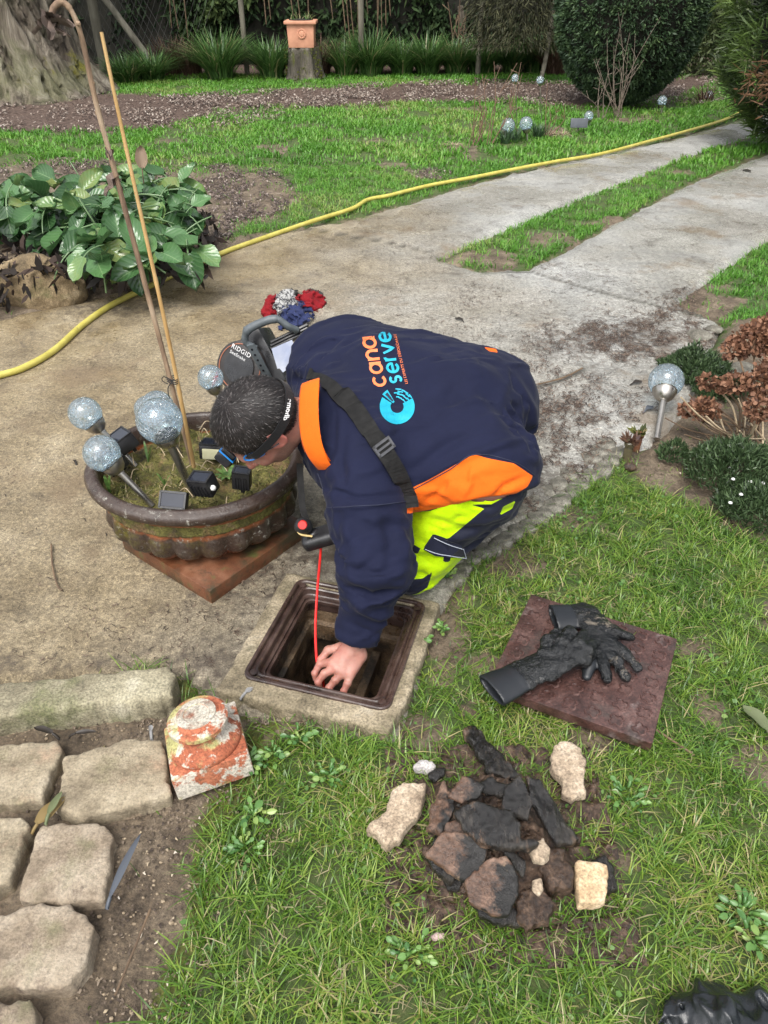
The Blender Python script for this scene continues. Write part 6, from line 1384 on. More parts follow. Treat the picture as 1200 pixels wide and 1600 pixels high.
M_BARK = bark_mat(); link('trunk', me_np('trunk', np.stack([X_.ravel(), Y_.ravel(), Z_.ravel()], 1), Q, True), M_BARK, bt_)
m = MB()
for i in range(5):
    a = i * 1.26 + .4; s_ = TB + Vector((cos(a) * .6 - .3, sin(a) * .6 + .3, 5.6)); m = MB(); m.tube(bez([s_, s_ + Vector((cos(a) * 1.2, sin(a) * 1.2, 1.6)), s_ + Vector((cos(a) * 3, sin(a) * 3, 2.4))]), [.35 - .30 * k / 16 for k in range(17)], 10); m.build('limb', M_BARK, bt_, smooth=True)
# hanging thin twigs of the tree, in front of the hedge
M_TWIG = mk('brown_twig', [(.3, (.07, .045, .028)), (.7, (.18, .12, .07))], 20, .85, 0)
for (px, y0_, y1_) in [(548, -60, 80), (553, -60, 62), (560, -60, 45), (590, -60, 72), (597, -60, 60), (603, -60, 40), (540, -60, 50), (470, -60, 35), (482, -60, 28), (416, -60, 38), (423, -60, 30), (268, -60, 44), (279, -60, 46), (294, -60, 62), (610, -60, 25), (520, -60, 30), (575, -60, 22), (588, -60, 88), (458, -60, 24)]:
    p = GY(px, y1_, 15.6 + rnd.random() * .8); q = Vector((p.x - .1 + rnd.uniform(-.2, .2), p.y, 4.2)); MB().tube(bez([q, q.lerp(p, .5) + Vector((rnd.uniform(-.1, .1), 0, 0)), p]), [.012] * 8 + [.010] * 8 + [.006], 5).build('hanging_twig', M_TWIG, bt_)
# ---- fence
M_POST = mk('grey_fence_wood', [(.3, (.075, .068, .05)), (.7, (.19, .175, .135))], 12, .9, .5, 50, stretch=(1, 1, .2))
YF = 15.4; fb = GY(160, 112, YF); fb.z = 0; fe = thing('wire_fence', fb, 'wire fence with wooden posts and a braced corner post in front of the dark hedge', 'fence')
def post(px, r): x = GY(px, 90, YF).x; MB().tube([(x, YF, -.1), (x, YF, 2.3 if px < 200 else 1.75)], r, 10).build('post', M_POST, fe, smooth=True); return x
xp = [post(160, .085), post(384, .045), post(565, .05), post(748, .045)]
MB().tube([(xp[0] - .03, YF - .03, 1.42), (xp[0] - 1.25, YF - .05, 0)], .055, 10).build('brace', M_POST, fe, smooth=True)
MB().tube([(xp[0] + .03, YF - .03, 1.42), (xp[0] + 1.1, YF - .35, 0)], .055, 10).build('brace', M_POST, fe, smooth=True)
m = MB(); M_WIRE = mk('dull_wire', [(.3, (.05, .05, .045)), (.7, (.09, .09, .08))], 9, .6, 0)
x0, x1 = xp[0] - 1.5, xp[0] + 1.6
nx_ = int((x1 - x0) / .11)
for i in range(nx_):
    for s in (1, -1): a = x0 + i * .11; m.tube([(a, YF + .02, .0), (a + s * .75, YF + .02 + s * .004, 1.4)], .0022, 3, cap=False)
wm = m.build('wire_mesh', M_WIRE, fe); wm['kind'] = 'stuff'
# ---- grass clumps under the hedge
M_CL = leafmat('sedge_blade', [(0, (.03, .07, .018)), (.5, (.08, .17, .045)), (.85, (.15, .26, .075)), (1, (.32, .30, .15))], rough=.4, trans=.25)
def clump(px, py, R, h_, n, label, group='grass clumps along the hedge', mat=None, y=None, wd=.014, name='grass_clump', cat='grass clump', brown=0):
    if mat is None: n = int(n * 1.7); h_ = h_ * 1.2; wd = wd * 1.5
    c = G(px, py); a = rng.random(n) * 2 * pi; r = np.sqrt(rng.random(n)) * R * .35; x = c.x + r * np.cos(a); yy = c.y + r * np.sin(a)
    rv = np.clip(rng.random(n) * .8 + brown, 0, 1); rv[rng.random(n) < .06] = 1
    me = blades(name, x, yy, np.zeros(n) - .02, h_ * (.6 + .6 * rng.random(n)), wd * (.7 + .6 * rng.random(n)), None, 4, R / h_ * 1.25, rv, a + rng.normal(0, .5, n), 1.0)
    return tag(link(name, me, mat or M_CL, None, c), label, cat, group)
for px, py, R, h_, n, lb in [(200, 128, .45, .40, 260, 'low sedge clump at the foot of the braced corner post'), (238, 125, .5, .45, 300, 'sedge clump right of the fence brace'), (345, 122, .62, .66, 420, 'tall sedge clump left of the stump, beside brown bramble'), (425, 120, .5, .55, 350, 'sedge clump directly left of the mossy stump'),
      (540, 117, .45, .5, 260, 'thin sedge clump just right of the stump'), (578, 116, .58, .62, 400, 'bright sedge clump at the foot of the third fence post'), (628, 115, .5, .5, 330, 'sedge clump, second one right of the third fence post'), (668, 114, .55, .55, 380, 'sedge clump left of the dead stump'), (712, 113, .5, .5, 340, 'sedge clump in front of the dead stump'), (752, 113, .55, .55, 380, 'sedge clump right of the dead stump, behind the hanging globes'), (800, 112, .45, .45, 260, 'sedge clump below the thin pale trunk'), (838, 111, .6, .62, 420, 'broad sedge clump left of the round yew')]:
    clump(px, py, R, h_, n, lb)
M_BRM = leafmat('brown_bramble', [(0, (.045, .022, .014)), (.6, (.11, .06, .04)), (1, (.2, .13, .09))], rough=.8, trans=.1)
for px, lb in ((270, 'brown dry bramble left of the tall sedge clump'), (300, 'brown dry bramble touching the tall sedge clump'), (500, 'brown dry undergrowth behind the stump'), (865, 'brown dry undergrowth between the sedge and the round yew')):
    clump(px, 116, .5, .65, 320, lb, 'dry brown undergrowth under the hedge', M_BRM, name='dry_undergrowth', cat='bramble')
# ---- stump and square pot
sb = G(476, 122); stp = thing('tree_stump', sb, 'mossy grey tree stump carrying a square terracotta pot', 'stump'); n = 40; V = []
for z in np.linspace(0, .46, 12):
    for k in range(n):
        a = 2 * pi * k / n; r = .25 + .08 * math.exp(-z / .12) + .03 * sin(a * 5 + 1) + .02 * sin(a * 11); V.append(sb + Vector((r * cos(a), r * sin(a) * .9, z)))
pyobj('trunk', V, [(i * n + k, i * n + (k + 1) % n, (i + 1) * n + (k + 1) % n, (i + 1) * n + k) for i in range(11) for k in range(n)] + [tuple(11 * n + k for k in range(n))], mk('rotten_stump_wood', [(.3, (.035, .03, .022)), (.55, (.11, .095, .075)), (.75, (.2, .18, .15))], 9, .9, .9, 30, [((.09, .10, .012), 3, .58, .66)], stretch=(1, 1, .25), bdist=.03), stp, True)
q = rng.random(900) * 2 * pi; mz = rng.random(900) ** 2 * .46; k = (fbm(np.cos(q) * 2 + 4, np.sin(q) * 2 + 4, mz * 5, o=3) > .5); q, mz = q[k], mz[k]
mo = leafobj('moss', np.stack([sb.x + .29 * np.cos(q), sb.y + .26 * np.sin(q), mz], 1), np.stack([np.cos(q), np.sin(q), 0 * q], 1), .035, .02, leafmat('bright_moss', [(0, (.06, .075, .008)), (1, (.15, .16, .02))], rough=.9), stp, 0); mo['kind'] = 'stuff'
M_POT = mk('pale_terracotta', [(.3, (.46, .21, .13)), (.7, (.60, .30, .19))], 9, .8, .2)
pb = sb + Vector((-.01, 0, .46)); qp = thing('square_pot', pb, 'square pale terracotta pot with a round rosette, standing on the stump', 'plant pot')
MB().box(pb + Vector((0, 0, .17)), (.42, .42, .34), taper=1.06).build('pot_body', M_POT, qp, bevel=.012)
MB().box(pb + Vector((0, 0, .355)), (.53, .53, .05)).build('rim', M_POT, qp, bevel=.018)
MB().lathe([(.075, 0), (.075, .012), (.06, .02), (.055, .012), (.04, .012), (.035, .022), (0, .026)], pb + Vector((.02, -.215, .20)), 20, frame((0, -1, 0))).build('rosette', M_POT, qp, smooth=True)
MB().lathe([(0, .34), (.2, .345), (.2, .39), (0, .40)], pb, 16).build('potting_soil', M_CORE, qp)
clump_pot = blades('pot_plant', np.array([pb.x + rnd.uniform(-.18, .18) for _ in range(40)]), np.array([pb.y + rnd.uniform(-.15, .15) for _ in range(40)]), np.full(40, .84), np.full(40, .10) + rng.random(40) * .08, np.full(40, .012), None, 3, 1.2, np.where(rng.random(40) < .5, 1.0, .7))
tag(link('pot_plant', clump_pot, M_CL, None, pb + Vector((0, 0, .38))), 'small half-withered plant growing in the square terracotta pot', 'plant')
# ---- dead stump, pale trunk and olive conifer in the dark
dsb = G(718, 100); d_ = thing('dead_tree', dsb, 'broken grey dead trunk standing in front of the dark hedge', 'dead tree'); MB().tube(bez([dsb, dsb + Vector((.02, 0, .5)), dsb + Vector((-.04, 0, .95))]), [.13 - .005 * k for k in range(17)], 10).build('trunk', M_BARK, d_, smooth=True)
def twigs(base, n, hgt, spread, r, mat, label, name, cat, sd, group=None, bend=.3):
    q = random.Random(sd); t_ = thing(name, base, label, cat, group)
    for i in range(n):
        a = q.random() * 6.28; b = base + Vector((q.uniform(-.06, .06), q.uniform(-.05, .05), 0)); h1 = hgt * q.uniform(.5, 1); e = b + Vector((cos(a) * spread * q.random(), sin(a) * spread * q.random() * .5, h1)); mid = b.lerp(e, .5) + Vector((q.uniform(-bend, bend) * .3, 0, 0)); pp = bez([b, mid, e], 6)
        MB().tube(pp, [r * (1 - .6 * k / 12) for k in range(13)], 6).build('stem', mat, t_, smooth=True)
        for s in range(2):
            p = pp[q.randint(4, 10)]; MB().tube([p, p + Vector((q.uniform(-.25, .25), q.uniform(-.1, .1), q.uniform(.05, .3))) * hgt * .5], r * .5, 4).build('twig', mat, t_)
    return t_
twigs(G(712, 103), 5, 1.1, .5, .018, M_TWIG, 'bare dry shoots round the dead trunk', 'bare_shoots', 'shrub', 3)
oc = G(835, 98) ; oc.y = 14.6; ot = thing('olive_conifer', oc, 'olive-green drooping conifer with thin pale trunk left of the round yew', 'tree')
ttx = GY(852, 60, 14.4).x; MB().tube(bez([(ttx, 14.4, 0), (ttx + .08, 14.4, 1), (ttx + .15, 14.4, 4.5)]), .035, 8).build('trunk', mk('pale_bark', [(.3, (.13, .12, .09)), (.7, (.3, .28, .22))], 9, .8, .3), ot, smooth=True)
n = 26000; a = rng.random(n) * 2 * pi; z = .5 + rng.random(n) * 3.8; rr = np.sqrt(rng.random(n)) * (1.05 - .08 * z) * (.6 + .8 * fbm(np.cos(a) * 2, np.sin(a) * 2, z * 1.5, o=3)); cxx = GY(815, 30, 14.4).x
M_OLV = leafmat('olive_foliage', [(0, (.018, .02, .008)), (.6, (.045, .048, .02)), (1, (.09, .09, .04))], rough=.8, trans=.15)
leafobj('crown', np.stack([cxx + rr * np.cos(a), 14.4 + rr * np.sin(a) * .7, z], 1), np.stack([np.cos(a), np.sin(a), 0 * a], 1), .10, .014, M_OLV, ot, .9)
# ---- clipped round yew
yc = G(985, 176); yc.y += .75; yw = thing('clipped_yew', yc, 'large dark green yew clipped into a smooth egg behind the bare shrub', 'topiary')
EZ, RX, RZ = 1.45, 1.0, 1.45
def egg(z): t = np.clip((z - EZ) / RZ, -1, 1); return RX * np.maximum(0, 1 - np.abs(t) ** 2.5) ** .55 
zs = np.linspace(.08, 2.82, 30); MB().lathe([(max(float(egg(z)) - .07, .02), float(z)) for z in zs], yc, 40).build('inner_branches', M_CORE, yw, smooth=True)
MB().tube([yc, yc + Vector((0, 0, .5))], .12, 8).build('trunk', M_BARK, yw)
n = 90000; u = rng.random(n) * 2 - 1; a = rng.random(n) * 2 * pi; k = (np.sin(a) < .45); u, a = u[k], a[k]; n = len(u)
z = EZ + RZ * u * .985; rr = egg(z) - .05 * rng.random(n) + .05 * (fbm(np.cos(a) * 5, np.sin(a) * 5, z * 4, o=3) - .5); nn = np.stack([np.cos(a), np.sin(a), u * .7], 1)
M_YEW = leafmat('yew_foliage', [(0, (.014, .028, .016)), (.5, (.042, .076, .036)), (.85, (.08, .13, .055)), (1, (.12, .18, .07))], rough=.5, trans=.1, spec=.3)
lum = fbm(np.cos(a) * 14, np.sin(a) * 14, z * 13, o=2)
k = rng.random(n) < np.clip(3 * (lum - .3), .15, 1); leafobj('foliage', np.stack([yc.x + rr * np.cos(a), yc.y + rr * np.sin(a), z], 1)[k], nn[k], .05, .018, M_YEW, yw, .0, ((lum - .5) * 1.4 + .3 + rng.random(n) * .3)[k])
M_BARE = mk('grey_bare_stem', [(.3, (.10, .075, .055)), (.7, (.25, .20, .16))], 20, .8, 0)
twigs(G(968, 182), 12, 1.15, .6, .005, M_BARE, 'bare many-stemmed shrub in front of the round clipped yew', 'bare_shrub', 'shrub', 11)
twigs(G(935, 185), 5, .6, .5, .005, M_BARE, 'small bare shrub left of the tall bare shrub, before the yew', 'bare_shrub', 'shrub', 12)
# ---- thuja at the right edge
tx = 4.62; ty = 8.8; th = thing('thuja', Vector((tx, ty, 0)), 'bright green feathery conifer cut off by the right edge, hanging over the driveway', 'tree')
MB().tube([(tx, ty, 0), (tx, ty, 4)], .12, 10).build('trunk', M_BARK, th)
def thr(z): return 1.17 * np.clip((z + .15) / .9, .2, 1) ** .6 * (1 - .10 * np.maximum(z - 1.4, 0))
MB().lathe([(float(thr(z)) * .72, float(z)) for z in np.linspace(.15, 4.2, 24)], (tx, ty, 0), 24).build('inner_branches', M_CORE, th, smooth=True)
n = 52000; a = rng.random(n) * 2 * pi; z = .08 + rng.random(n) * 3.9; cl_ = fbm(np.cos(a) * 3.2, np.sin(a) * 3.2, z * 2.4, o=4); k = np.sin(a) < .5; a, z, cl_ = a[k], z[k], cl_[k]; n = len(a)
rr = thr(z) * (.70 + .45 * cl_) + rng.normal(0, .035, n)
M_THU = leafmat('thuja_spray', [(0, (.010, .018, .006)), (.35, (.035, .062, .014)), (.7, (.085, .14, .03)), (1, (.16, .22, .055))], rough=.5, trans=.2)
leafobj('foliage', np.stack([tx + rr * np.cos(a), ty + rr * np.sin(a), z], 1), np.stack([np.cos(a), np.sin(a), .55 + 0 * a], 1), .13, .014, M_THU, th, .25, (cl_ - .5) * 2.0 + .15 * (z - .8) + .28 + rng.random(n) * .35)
n = 200; c = GY(1196, 125, 8.0); leafobj('dry_foliage', np.stack([c.x + rng.normal(0, .12, n), c.y + rng.normal(0, .06, n), c.z + rng.normal(0, .09, n)], 1), np.tile([-.8, -.5, .1], (n, 1)), .11, .012, leafmat('rusty_dry_sprays', [(0, (.09, .045, .02)), (1, (.2, .11, .06))]), th, .2)
# lighter growth between the yew and the thuja, seen over the drive
c = GY(1100, 60, 15.5); n = 6000; leafobj_ = leafobj('distant_bush', np.stack([c.x + rng.normal(0, .5, n), c.y + rng.normal(0, .3, n), np.abs(rng.normal(.9, .8, n))], 1), rng.normal(0, 1, (n, 3)), .10, .03, leafmat('light_bush', [(0, (.03, .05, .015)), (1, (.12, .15, .06))]), None, .2, base=Vector((c.x, c.y, 0))); tag(leafobj_, 'loose light green bush seen between the round yew and the feathery conifer', 'bush')
# ---- rose bed by the lawn edge
for (gx, gy_, fx, fy, R, lb) in [(794, 196, 783, 217, .078, 'globe lamp leaning at the rose bed, left of the upright one'), (822, 193, 824, 219, .073, 'upright globe lamp in the middle of the rose bed'), (920, 181, 921, 197, .055, 'small globe lamp beside the little dark slate sign'), (1035, 157, 1033, 177, .06, 'globe lamp at the right foot of the round yew'), (1108, 149, 1108, 156, .06, 'globe lamp furthest right, next to the feathery conifer')]:
    f = G(fx, fy); globe_lamp(GY(gx, gy_, f.y), f, R, lb, .012, 'globe lamps along the lawn edge', 14)
for (gx, gy_, fx, fy, lb) in [(805, 122, 808, 197, 'small globe on a tall thin stem over the mulch, left one of two'), (844, 125, 846, 190, 'small globe on a tall thin stem over the mulch, right one of two')]:
    f = G(fx, fy); globe_lamp(GY(gx, gy_, f.y), f, .045, lb, .005, 'globe lamps along the lawn edge', 14)
for (px, py, n, h_, lb) in [(737, 226, 4, .75, 'leafless rose bush furthest left in the rose bed'), (752, 224, 3, .5, 'small leafless rose bush between its two larger neighbours'), (765, 225, 4, .8, 'leafless rose bush just left of the leaning globe lamp'), (858, 212, 4, .6, 'leafless rose bush right of the daffodil leaves'), (800, 205, 2, .8, 'tall single leafless stem behind the two globe lamps')]:
    twigs(G(px, py), n, h_, .30, .006, mk('reddish_stem', [(.3, (.10, .055, .035)), (.7, (.2, .12, .08))], 20, .7, 0) if px == 737 else bpy.data.materials['reddish_stem'], lb, 'rose_bush', 'rose bush', px, 'leafless rose bushes by the lawn edge')
M_DAF = leafmat('blue_green_leaf', [(0, (.035, .07, .035)), (.7, (.07, .13, .06)), (1, (.12, .19, .09))], rough=.4, trans=.2)
for px, py, n, lb in [(790, 221, 60, 'blue-green daffodil leaves under the leaning globe lamp'), (806, 218, 50, 'blue-green daffodil leaves between the two globe lamps'), (840, 214, 90, 'dense tuft of daffodil leaves right of the upright globe lamp')]:
    clump(px, py, .14, .20, n, lb, 'tufts of daffodil leaves', M_DAF, wd=.012, name='daffodil_leaves', cat='daffodil leaves')
M_PALE = leafmat('pale_straw', [(0, (.30, .24, .14)), (1, (.5, .44, .3))], rough=.8)
for px, py, lb in [(710, 226, 'pale heap of cut straw at the left end of the rose bed'), (880, 207, 'small pale straw heap left of the slate sign')]: clump(px, py, .25, .07, 120, lb, None, M_PALE, wd=.010, name='straw_heap', cat='straw')
clump(1100, 158, .3, .3, 60, 'sparse brown stalks at the right edge of the mulch', None, M_BRM, name='dry_stalks', cat='stalks')
sg = G(903, 207); sgn = thing('slate_sign', sg, 'little dark slate sign with white writing, left of the small globe lamp', 'sign')
Ms = Matrix.Rotation(-.25, 3, 'X'); MB().box(sg + Vector((0, 0, .10)), (.20, .012, .10), Ms).build('slate', mk('dark_slate', [(.3, (.05, .055, .065)), (.7, (.09, .10, .115))], 9, .6, .2), sgn, bevel=.003); MB().tube([sg + Vector((0, .01, -.02)), sg + Vector((0, .01, .10))], .007, 6).build('stake', M_POST, sgn)
tm = txt_mesh('Sally', .075)
for v in tm.vertices: v.co = sg + Vector((-.085, -.009, .075)) + Ms @ Vector((v.co.x, 0, v.co.y))
link('writing', tm, M_LET, sgn)
# leafy pale plant before the sedge
def leafmesh(name, L, W, cup=.15, petiole=.0, mat=None, n=7, wav=.0):
    V, Fc = [], []; cols = 4
    for i in range(n + 1):
        t = i / n; w_ = W / 2 * (max(0.0, sin(pi * min(1, t * .94 + .06))) ** .55) * (1 - .12 * t); 
        for j in range(-2, 3):
            s = j / 2; V.append((s * w_, L * t, cup * W * (s * s) - .22 * L * t * t + wav * W * sin(t * 9 + j) * abs(s)))
    for i in range(n):
        for j in range(cols): a = i * 5 + j; Fc.append((a, a + 1, a + 6, a + 5))
    if petiole:
        k = len(V); 
        for i in range(5):
            t = i / 4; y = -petiole * (1 - t); z = -petiole * .55 * (1 - t) ** 2
            for q in range(4): a = q * pi / 2; V.append((cos(a) * .0045, y, z + sin(a) * .0045))
        for i in range(4):
            for q in range(4): Fc.append((k + i * 4 + q, k + i * 4 + (q + 1) % 4, k + (i + 1) * 4 + (q + 1) % 4, k + (i + 1) * 4 + q))
    me = bpy.data.meshes.new(name); me.from_pydata(V, [], Fc); me.update(); me.polygons.foreach_set('use_smooth', [True] * len(me.polygons))
    uv = me.attributes.new('side', 'FLOAT', 'POINT'); uv.data.foreach_set('value', [((i % 5) - 2) / 2 if i < (n + 1) * 5 else 0.0 for i in range(len(V))])
    al = me.attributes.new('along', 'FLOAT', 'POINT'); al.data.foreach_set('value', [(i // 5) / n if i < (n + 1) * 5 else 0.0 for i in range(len(V))])
    if mat: me.materials.append(mat)
    return me
def bigleaf_mat():
    m, t, b, o = new_mat('glossy_big_leaf'); oi = N(t, 'ShaderNodeObjectInfo').outputs['Random']; v = coords(t)
    c = ramp(t, math_n(t, 'ADD', oi, math_n(t, 'MULTIPLY', math_n(t, 'SUBTRACT', noise_node(t, v, 18, 5), .5), .5)), [(0, (.025, .065, .022)), (.45, (.055, .13, .045)), (.75, (.085, .18, .065)), (.9, (.14, .22, .07)), (1, (.17, .20, .06))])
    s = math_n(t, 'ABSOLUTE', attr(t, 'side')); rib = mapr(t, s, .0, .07, 1, 0)
    w_ = N(t, 'ShaderNodeTexWave'); w_.inputs['Scale'].default_value = 1; w_.bands_direction = 'X'; cmb = N(t, 'ShaderNodeCombineXYZ'); t.links.new(math_n(t, 'SUBTRACT', math_n(t, 'MULTIPLY', attr(t, 'along'), 2.2), math_n(t, 'MULTIPLY', s, .8)), cmb.inputs[0]); t.links.new(cmb.outputs[0], w_.inputs[0])
    vein = mapr(t, w_.outputs['Fac'], .82, 1, 0, .22); f = math_n(t, 'MAXIMUM', rib, vein); c = mixc(t, f, c, (.15, .24, .11))
    t.links.new(c, b.inputs['Base Color']); b.inputs['Roughness'].default_value = .24
    bn = N(t, 'ShaderNodeBump'); bn.inputs['Strength'].default_value = .5; bn.inputs['Distance'].default_value = .004; t.links.new(w_.outputs['Fac'], bn.inputs['Height']); bn.inputs['Strength'].default_value = .25; t.links.new(bn.outputs[0], b.inputs['Normal'])
    tr = N(t, 'ShaderNodeBsdfTranslucent'); t.links.new(c, tr.inputs[0]); mx = N(t, 'ShaderNodeMixShader'); mx.inputs[0].default_value = .18; t.links.new(b.outputs[0], mx.inputs[1]); t.links.new(tr.outputs[0], mx.inputs[2]); t.links.new(mx.outputs[0], o.inputs[0]); return m
M_BIG = bigleaf_mat()
LM = [leafmesh('leaf', .17, .13, .22, .16, M_BIG, wav=.05), leafmesh('leaf', .14, .115, .12, .13, M_BIG, wav=.08), leafmesh('leaf', .19, .12, .30, .14, M_BIG, wav=.03)]
def leafy(base, cnt, place, label, cat, name, group=None, meshes=None, sd=1):
    q = random.Random(sd); t_ = thing(name, base, label, cat, group)
    for i in range(cnt):
        p, d, s = place(q, i); o = bpy.data.objects.new('leaf', (meshes or LM)[q.randrange(len(meshes or LM))]); col.objects.link(o); o.parent = t_
        y = Vector(d).normalized(); z = Vector((q.uniform(-.35, .35), q.uniform(-.9, -.1), 1.0)); z = (z - y * z.dot(y)).normalized(); x = y.cross(z)
        o.matrix_local = Matrix.Translation(Vector(p) - t_.location) @ Matrix((x, y, z)).transposed().to_4x4() @ Matrix.Scale(s, 4)
    return t_
def bedz(x, y): return float(bed_h(np.array([x]), np.array([y]))[0])
for bi, (cx_, cy_, rx_, n, lb) in enumerate([(-10, 350, 70, 40, 'big-leaved bergenia at the left edge above the rock'), (70, 355, 60, 50, 'bergenia with large glossy leaves, second from the left edge'), (140, 350, 55, 45, 'bergenia in the middle of the raised bed behind the cane'), (205, 345, 55, 50, 'bergenia with yellowish upright leaves, right of the canes'), (270, 352, 45, 45, 'bergenia at the right end of the raised bed'), (150, 405, 50, 26, 'bergenia sprawling low over the front of the bed'), (255, 400, 60, 30, 'bergenia leaves drooping to the concrete at the right of the bed')]):
    def place(q, i):
        px = cx_ + q.gauss(0, .5) * rx_; py = cy_ + q.uniform(-26, 34); g = G(px, py, .2); hh = .16 + .20 * q.random() * (1 if cy_ < 380 else .35); p = Vector((g.x, g.y, .16 + hh * .75)); out = Vector((q.uniform(-1, 1), q.uniform(-1.1, .5), q.uniform(-.55, .45))); return p, out, q.uniform(.85, 1.4)
    leafy(G(cx_, cy_, .18), n, place, lb, 'bergenia', 'bergenia', 'bergenia plants in the raised bed', None, bi + 5)
# dark dead leaves and roots hanging in the bed front
M_DEAD = leafmat('dead_bed_leaves', [(0, (.008, .006, .005)), (.6, (.022, .015, .011)), (1, (.07, .045, .035))], rough=.8, trans=.1)
n = 500; u = rng.random(n); bx_, by2 = -60 + 400 * u, 468 - 95 * u + rng.normal(0, 14, n); g3 = np.array([tuple(G(a, b, .08)) for a, b in zip(bx_, by2)]); g3[:, 2] = .02 + .16 * rng.random(n)
tag(leafobj('dead_leaves', g3, np.tile([.1, -.7, -.3], (n, 1)), .07, .025, M_DEAD, None, .5), 'dark dead leaves and roots hanging along the front of the raised bed', 'dead leaves', kind='stuff')
n = 1500; bx_ = rng.uniform(-40, 330, n); by2 = rng.uniform(335, 440, n); g3 = np.array([tuple(G(a, b, .16)) for a, b in zip(bx_, by2)]); g3[:, 2] = .17 + .05 * rng.random(n)
tag(leafobj('dead_leaves', g3, rng.normal(0, 1, (n, 3)), .08, .03, M_DEAD, None, .2), 'dark dead leaves between the bergenia stems', 'dead leaves', kind='stuff')
lm1 = leafmesh('dry_leaf', .16, .10, .3, .12, leafmat('papery_leaf', [(0, (.28, .2, .14)), (1, (.4, .31, .23))], rough=.7), wav=.05)
o = bpy.data.objects.new('dry_leaf', lm1); col.objects.link(o); o.location = GY(222, 262, 5.1); o.rotation_euler = (1.45, .1, .2); o.scale = (.8,) * 3; tag(o, 'single pale brown leaf standing upright above the bergenia', 'leaf')
# rocks under the bed
M_ROCK = mk('mossy_brown_rock', [(.28, (.07, .05, .025)), (.48, (.18, .13, .07)), (.65, (.28, .21, .12)), (.8, (.38, .31, .2))], 6, .85, .9, 35, [((.10, .10, .035), 3.5, .5, .64)], bdist=.01)
def rock(px, py, r, label, sd, mat=None, zc=.3, group=None):
    c = G(px, py, 0); c.y += r[1] * .8
    def fn(X, Y, Z): return s_ell(X, Y, Z, (c.x, c.y, r[2] * zc), r) + (fbm(X * 5 + sd, Y * 5, Z * 5, o=4) - .5) * min(r) * .7 + (fbm(X * 22 + sd, Y * 22, Z * 22, o=3) - .5) * .02
    return tag(link('rock', sdf_mesh('rock', fn, (c.x - r[0] * 1.4, c.y - r[1] * 1.4, -.05), (c.x + r[0] * 1.4, c.y + r[1] * 1.4, r[2] * 1.8), max(.008, min(r) / 14)), mat or M_ROCK, None, c), label, 'rock', group)
rock(48, 476, (.27, .13, .19), 'broad brown rock holding up the raised bed at the left edge', 1)
rock(-8, 478, (.10, .08, .07), 'small brown rock cut off by the left edge', 5)
rock(1165, 600, (.10, .08, .05), 'flat grey slate rock behind the brown dead flower heads', 3, M_COB, .3)
rock(1098, 532, (.06, .05, .025), 'flat dark stone slab at the corner of the right flower bed', 4, M_COB, .3)
rock(1120, 520, (.05, .04, .02), 'small dark stone beside the slab at the corner of the right bed', 6, M_COB, .3)
# ---- right flower bed
M_HYD = leafmat('dead_hydrangea_petals', [(0, (.06, .025, .014)), (.5, (.17, .075, .04)), (1, (.32, .17, .10))], rough=.7, trans=.2)
hyb = G(1175, 690); hy = thing('dead_hydrangea', hyb, 'brown dead hydrangea with dry flower heads at the right edge', 'hydrangea')
heads = [(1178, 532, .33, .075), (1150, 545, .30, .05), (1205, 520, .35, .08), (1192, 600, .26, .06), (1150, 598, .24, .045), (1128, 604, .2, .03), (1105, 596, .2, .035), (1100, 640, .14, .055), (1072, 640, .12, .03), (1185, 640, .22, .05), (1215, 580, .3, .07)]
for px, py, z, R in heads:
    c = G(px, py, z); n = int(260 * (R / .05) ** 2); d = rng.normal(0, 1, (n, 3)); d /= np.linalg.norm(d, axis=1)[:, None]; p = np.array(c) + d * R * (.55 + .5 * rng.random((n, 1))) * np.array([1.1, 1.1, .8]); leafobj('flower_head', p, d, .016, .018, M_HYD, hy, .1)
    MB().tube(bez([hyb + Vector((rnd.uniform(-.06, .06), rnd.uniform(-.03, .03), 0)), hyb.lerp(c, .5) + Vector((0, 0, .03)), c]), .004, 6).build('stem', M_STRAW if px % 2 else M_TWIG, hy, smooth=True)
for i in range(26):
    b = hyb + Vector((rnd.uniform(-.12, .05), rnd.uniform(-.08, .08), .02)); e = b + Vector((rnd.uniform(-.32, .05), rnd.uniform(-.15, .12), rnd.uniform(.03, .22))); MB().tube(bez([b, b.lerp(e, .6) + Vector((0, 0, -.02)), e]), .0028, 5).build('twig', M_TWIG if i % 3 else M_STRAW, hy)
M_LOW = leafmat('small_shrub_leaf', [(0, (.018, .035, .014)), (.5, (.045, .08, .03)), (1, (.09, .14, .06))], rough=.45, trans=.2)
def lowbush(px, py, r, n, label, wflow=0, ln=.022, wd=.007):
    c = G(px, py); t_ = thing('low_bush', c, label, 'bush', 'low evergreen bushes in the right bed'); a = rng.random(n) * 2 * pi; u = np.sqrt(rng.random(n)); x = c.x + u * r * np.cos(a); y = c.y + u * r * np.sin(a); hh = (1 - u ** 2) * r * .55 + .02; z = hh * (.4 + .6 * rng.random(n)) + (fbm(x * 18, y * 18, o=3) - .5) * .10
    leafobj('foliage', np.stack([x, y, np.maximum(z, .008)], 1), np.stack([np.cos(a) * .4, np.sin(a) * .4, 1 + 0 * a], 1), ln, wd, M_LOW, t_, .0)
    for i in range(wflow):
        q = G(px + rnd.uniform(-40, 40), py + rnd.uniform(-50, 45), .07); MB().lathe([(0, 0), (.008, .003), (.006, .006), (0, .004)], q, 6).build('white_flower', M_WHT, t_)
lowbush(1085, 585, .17, 5000, 'grey-green low bush behind the dead hydrangea beside the concrete')
lowbush(1120, 610, .13, 2600, 'low bush wedged between the dead flower heads')
lowbush(1150, 745, .19, 6500, 'dark low bush with tiny white flowers at the right edge', 7, .026, .005)
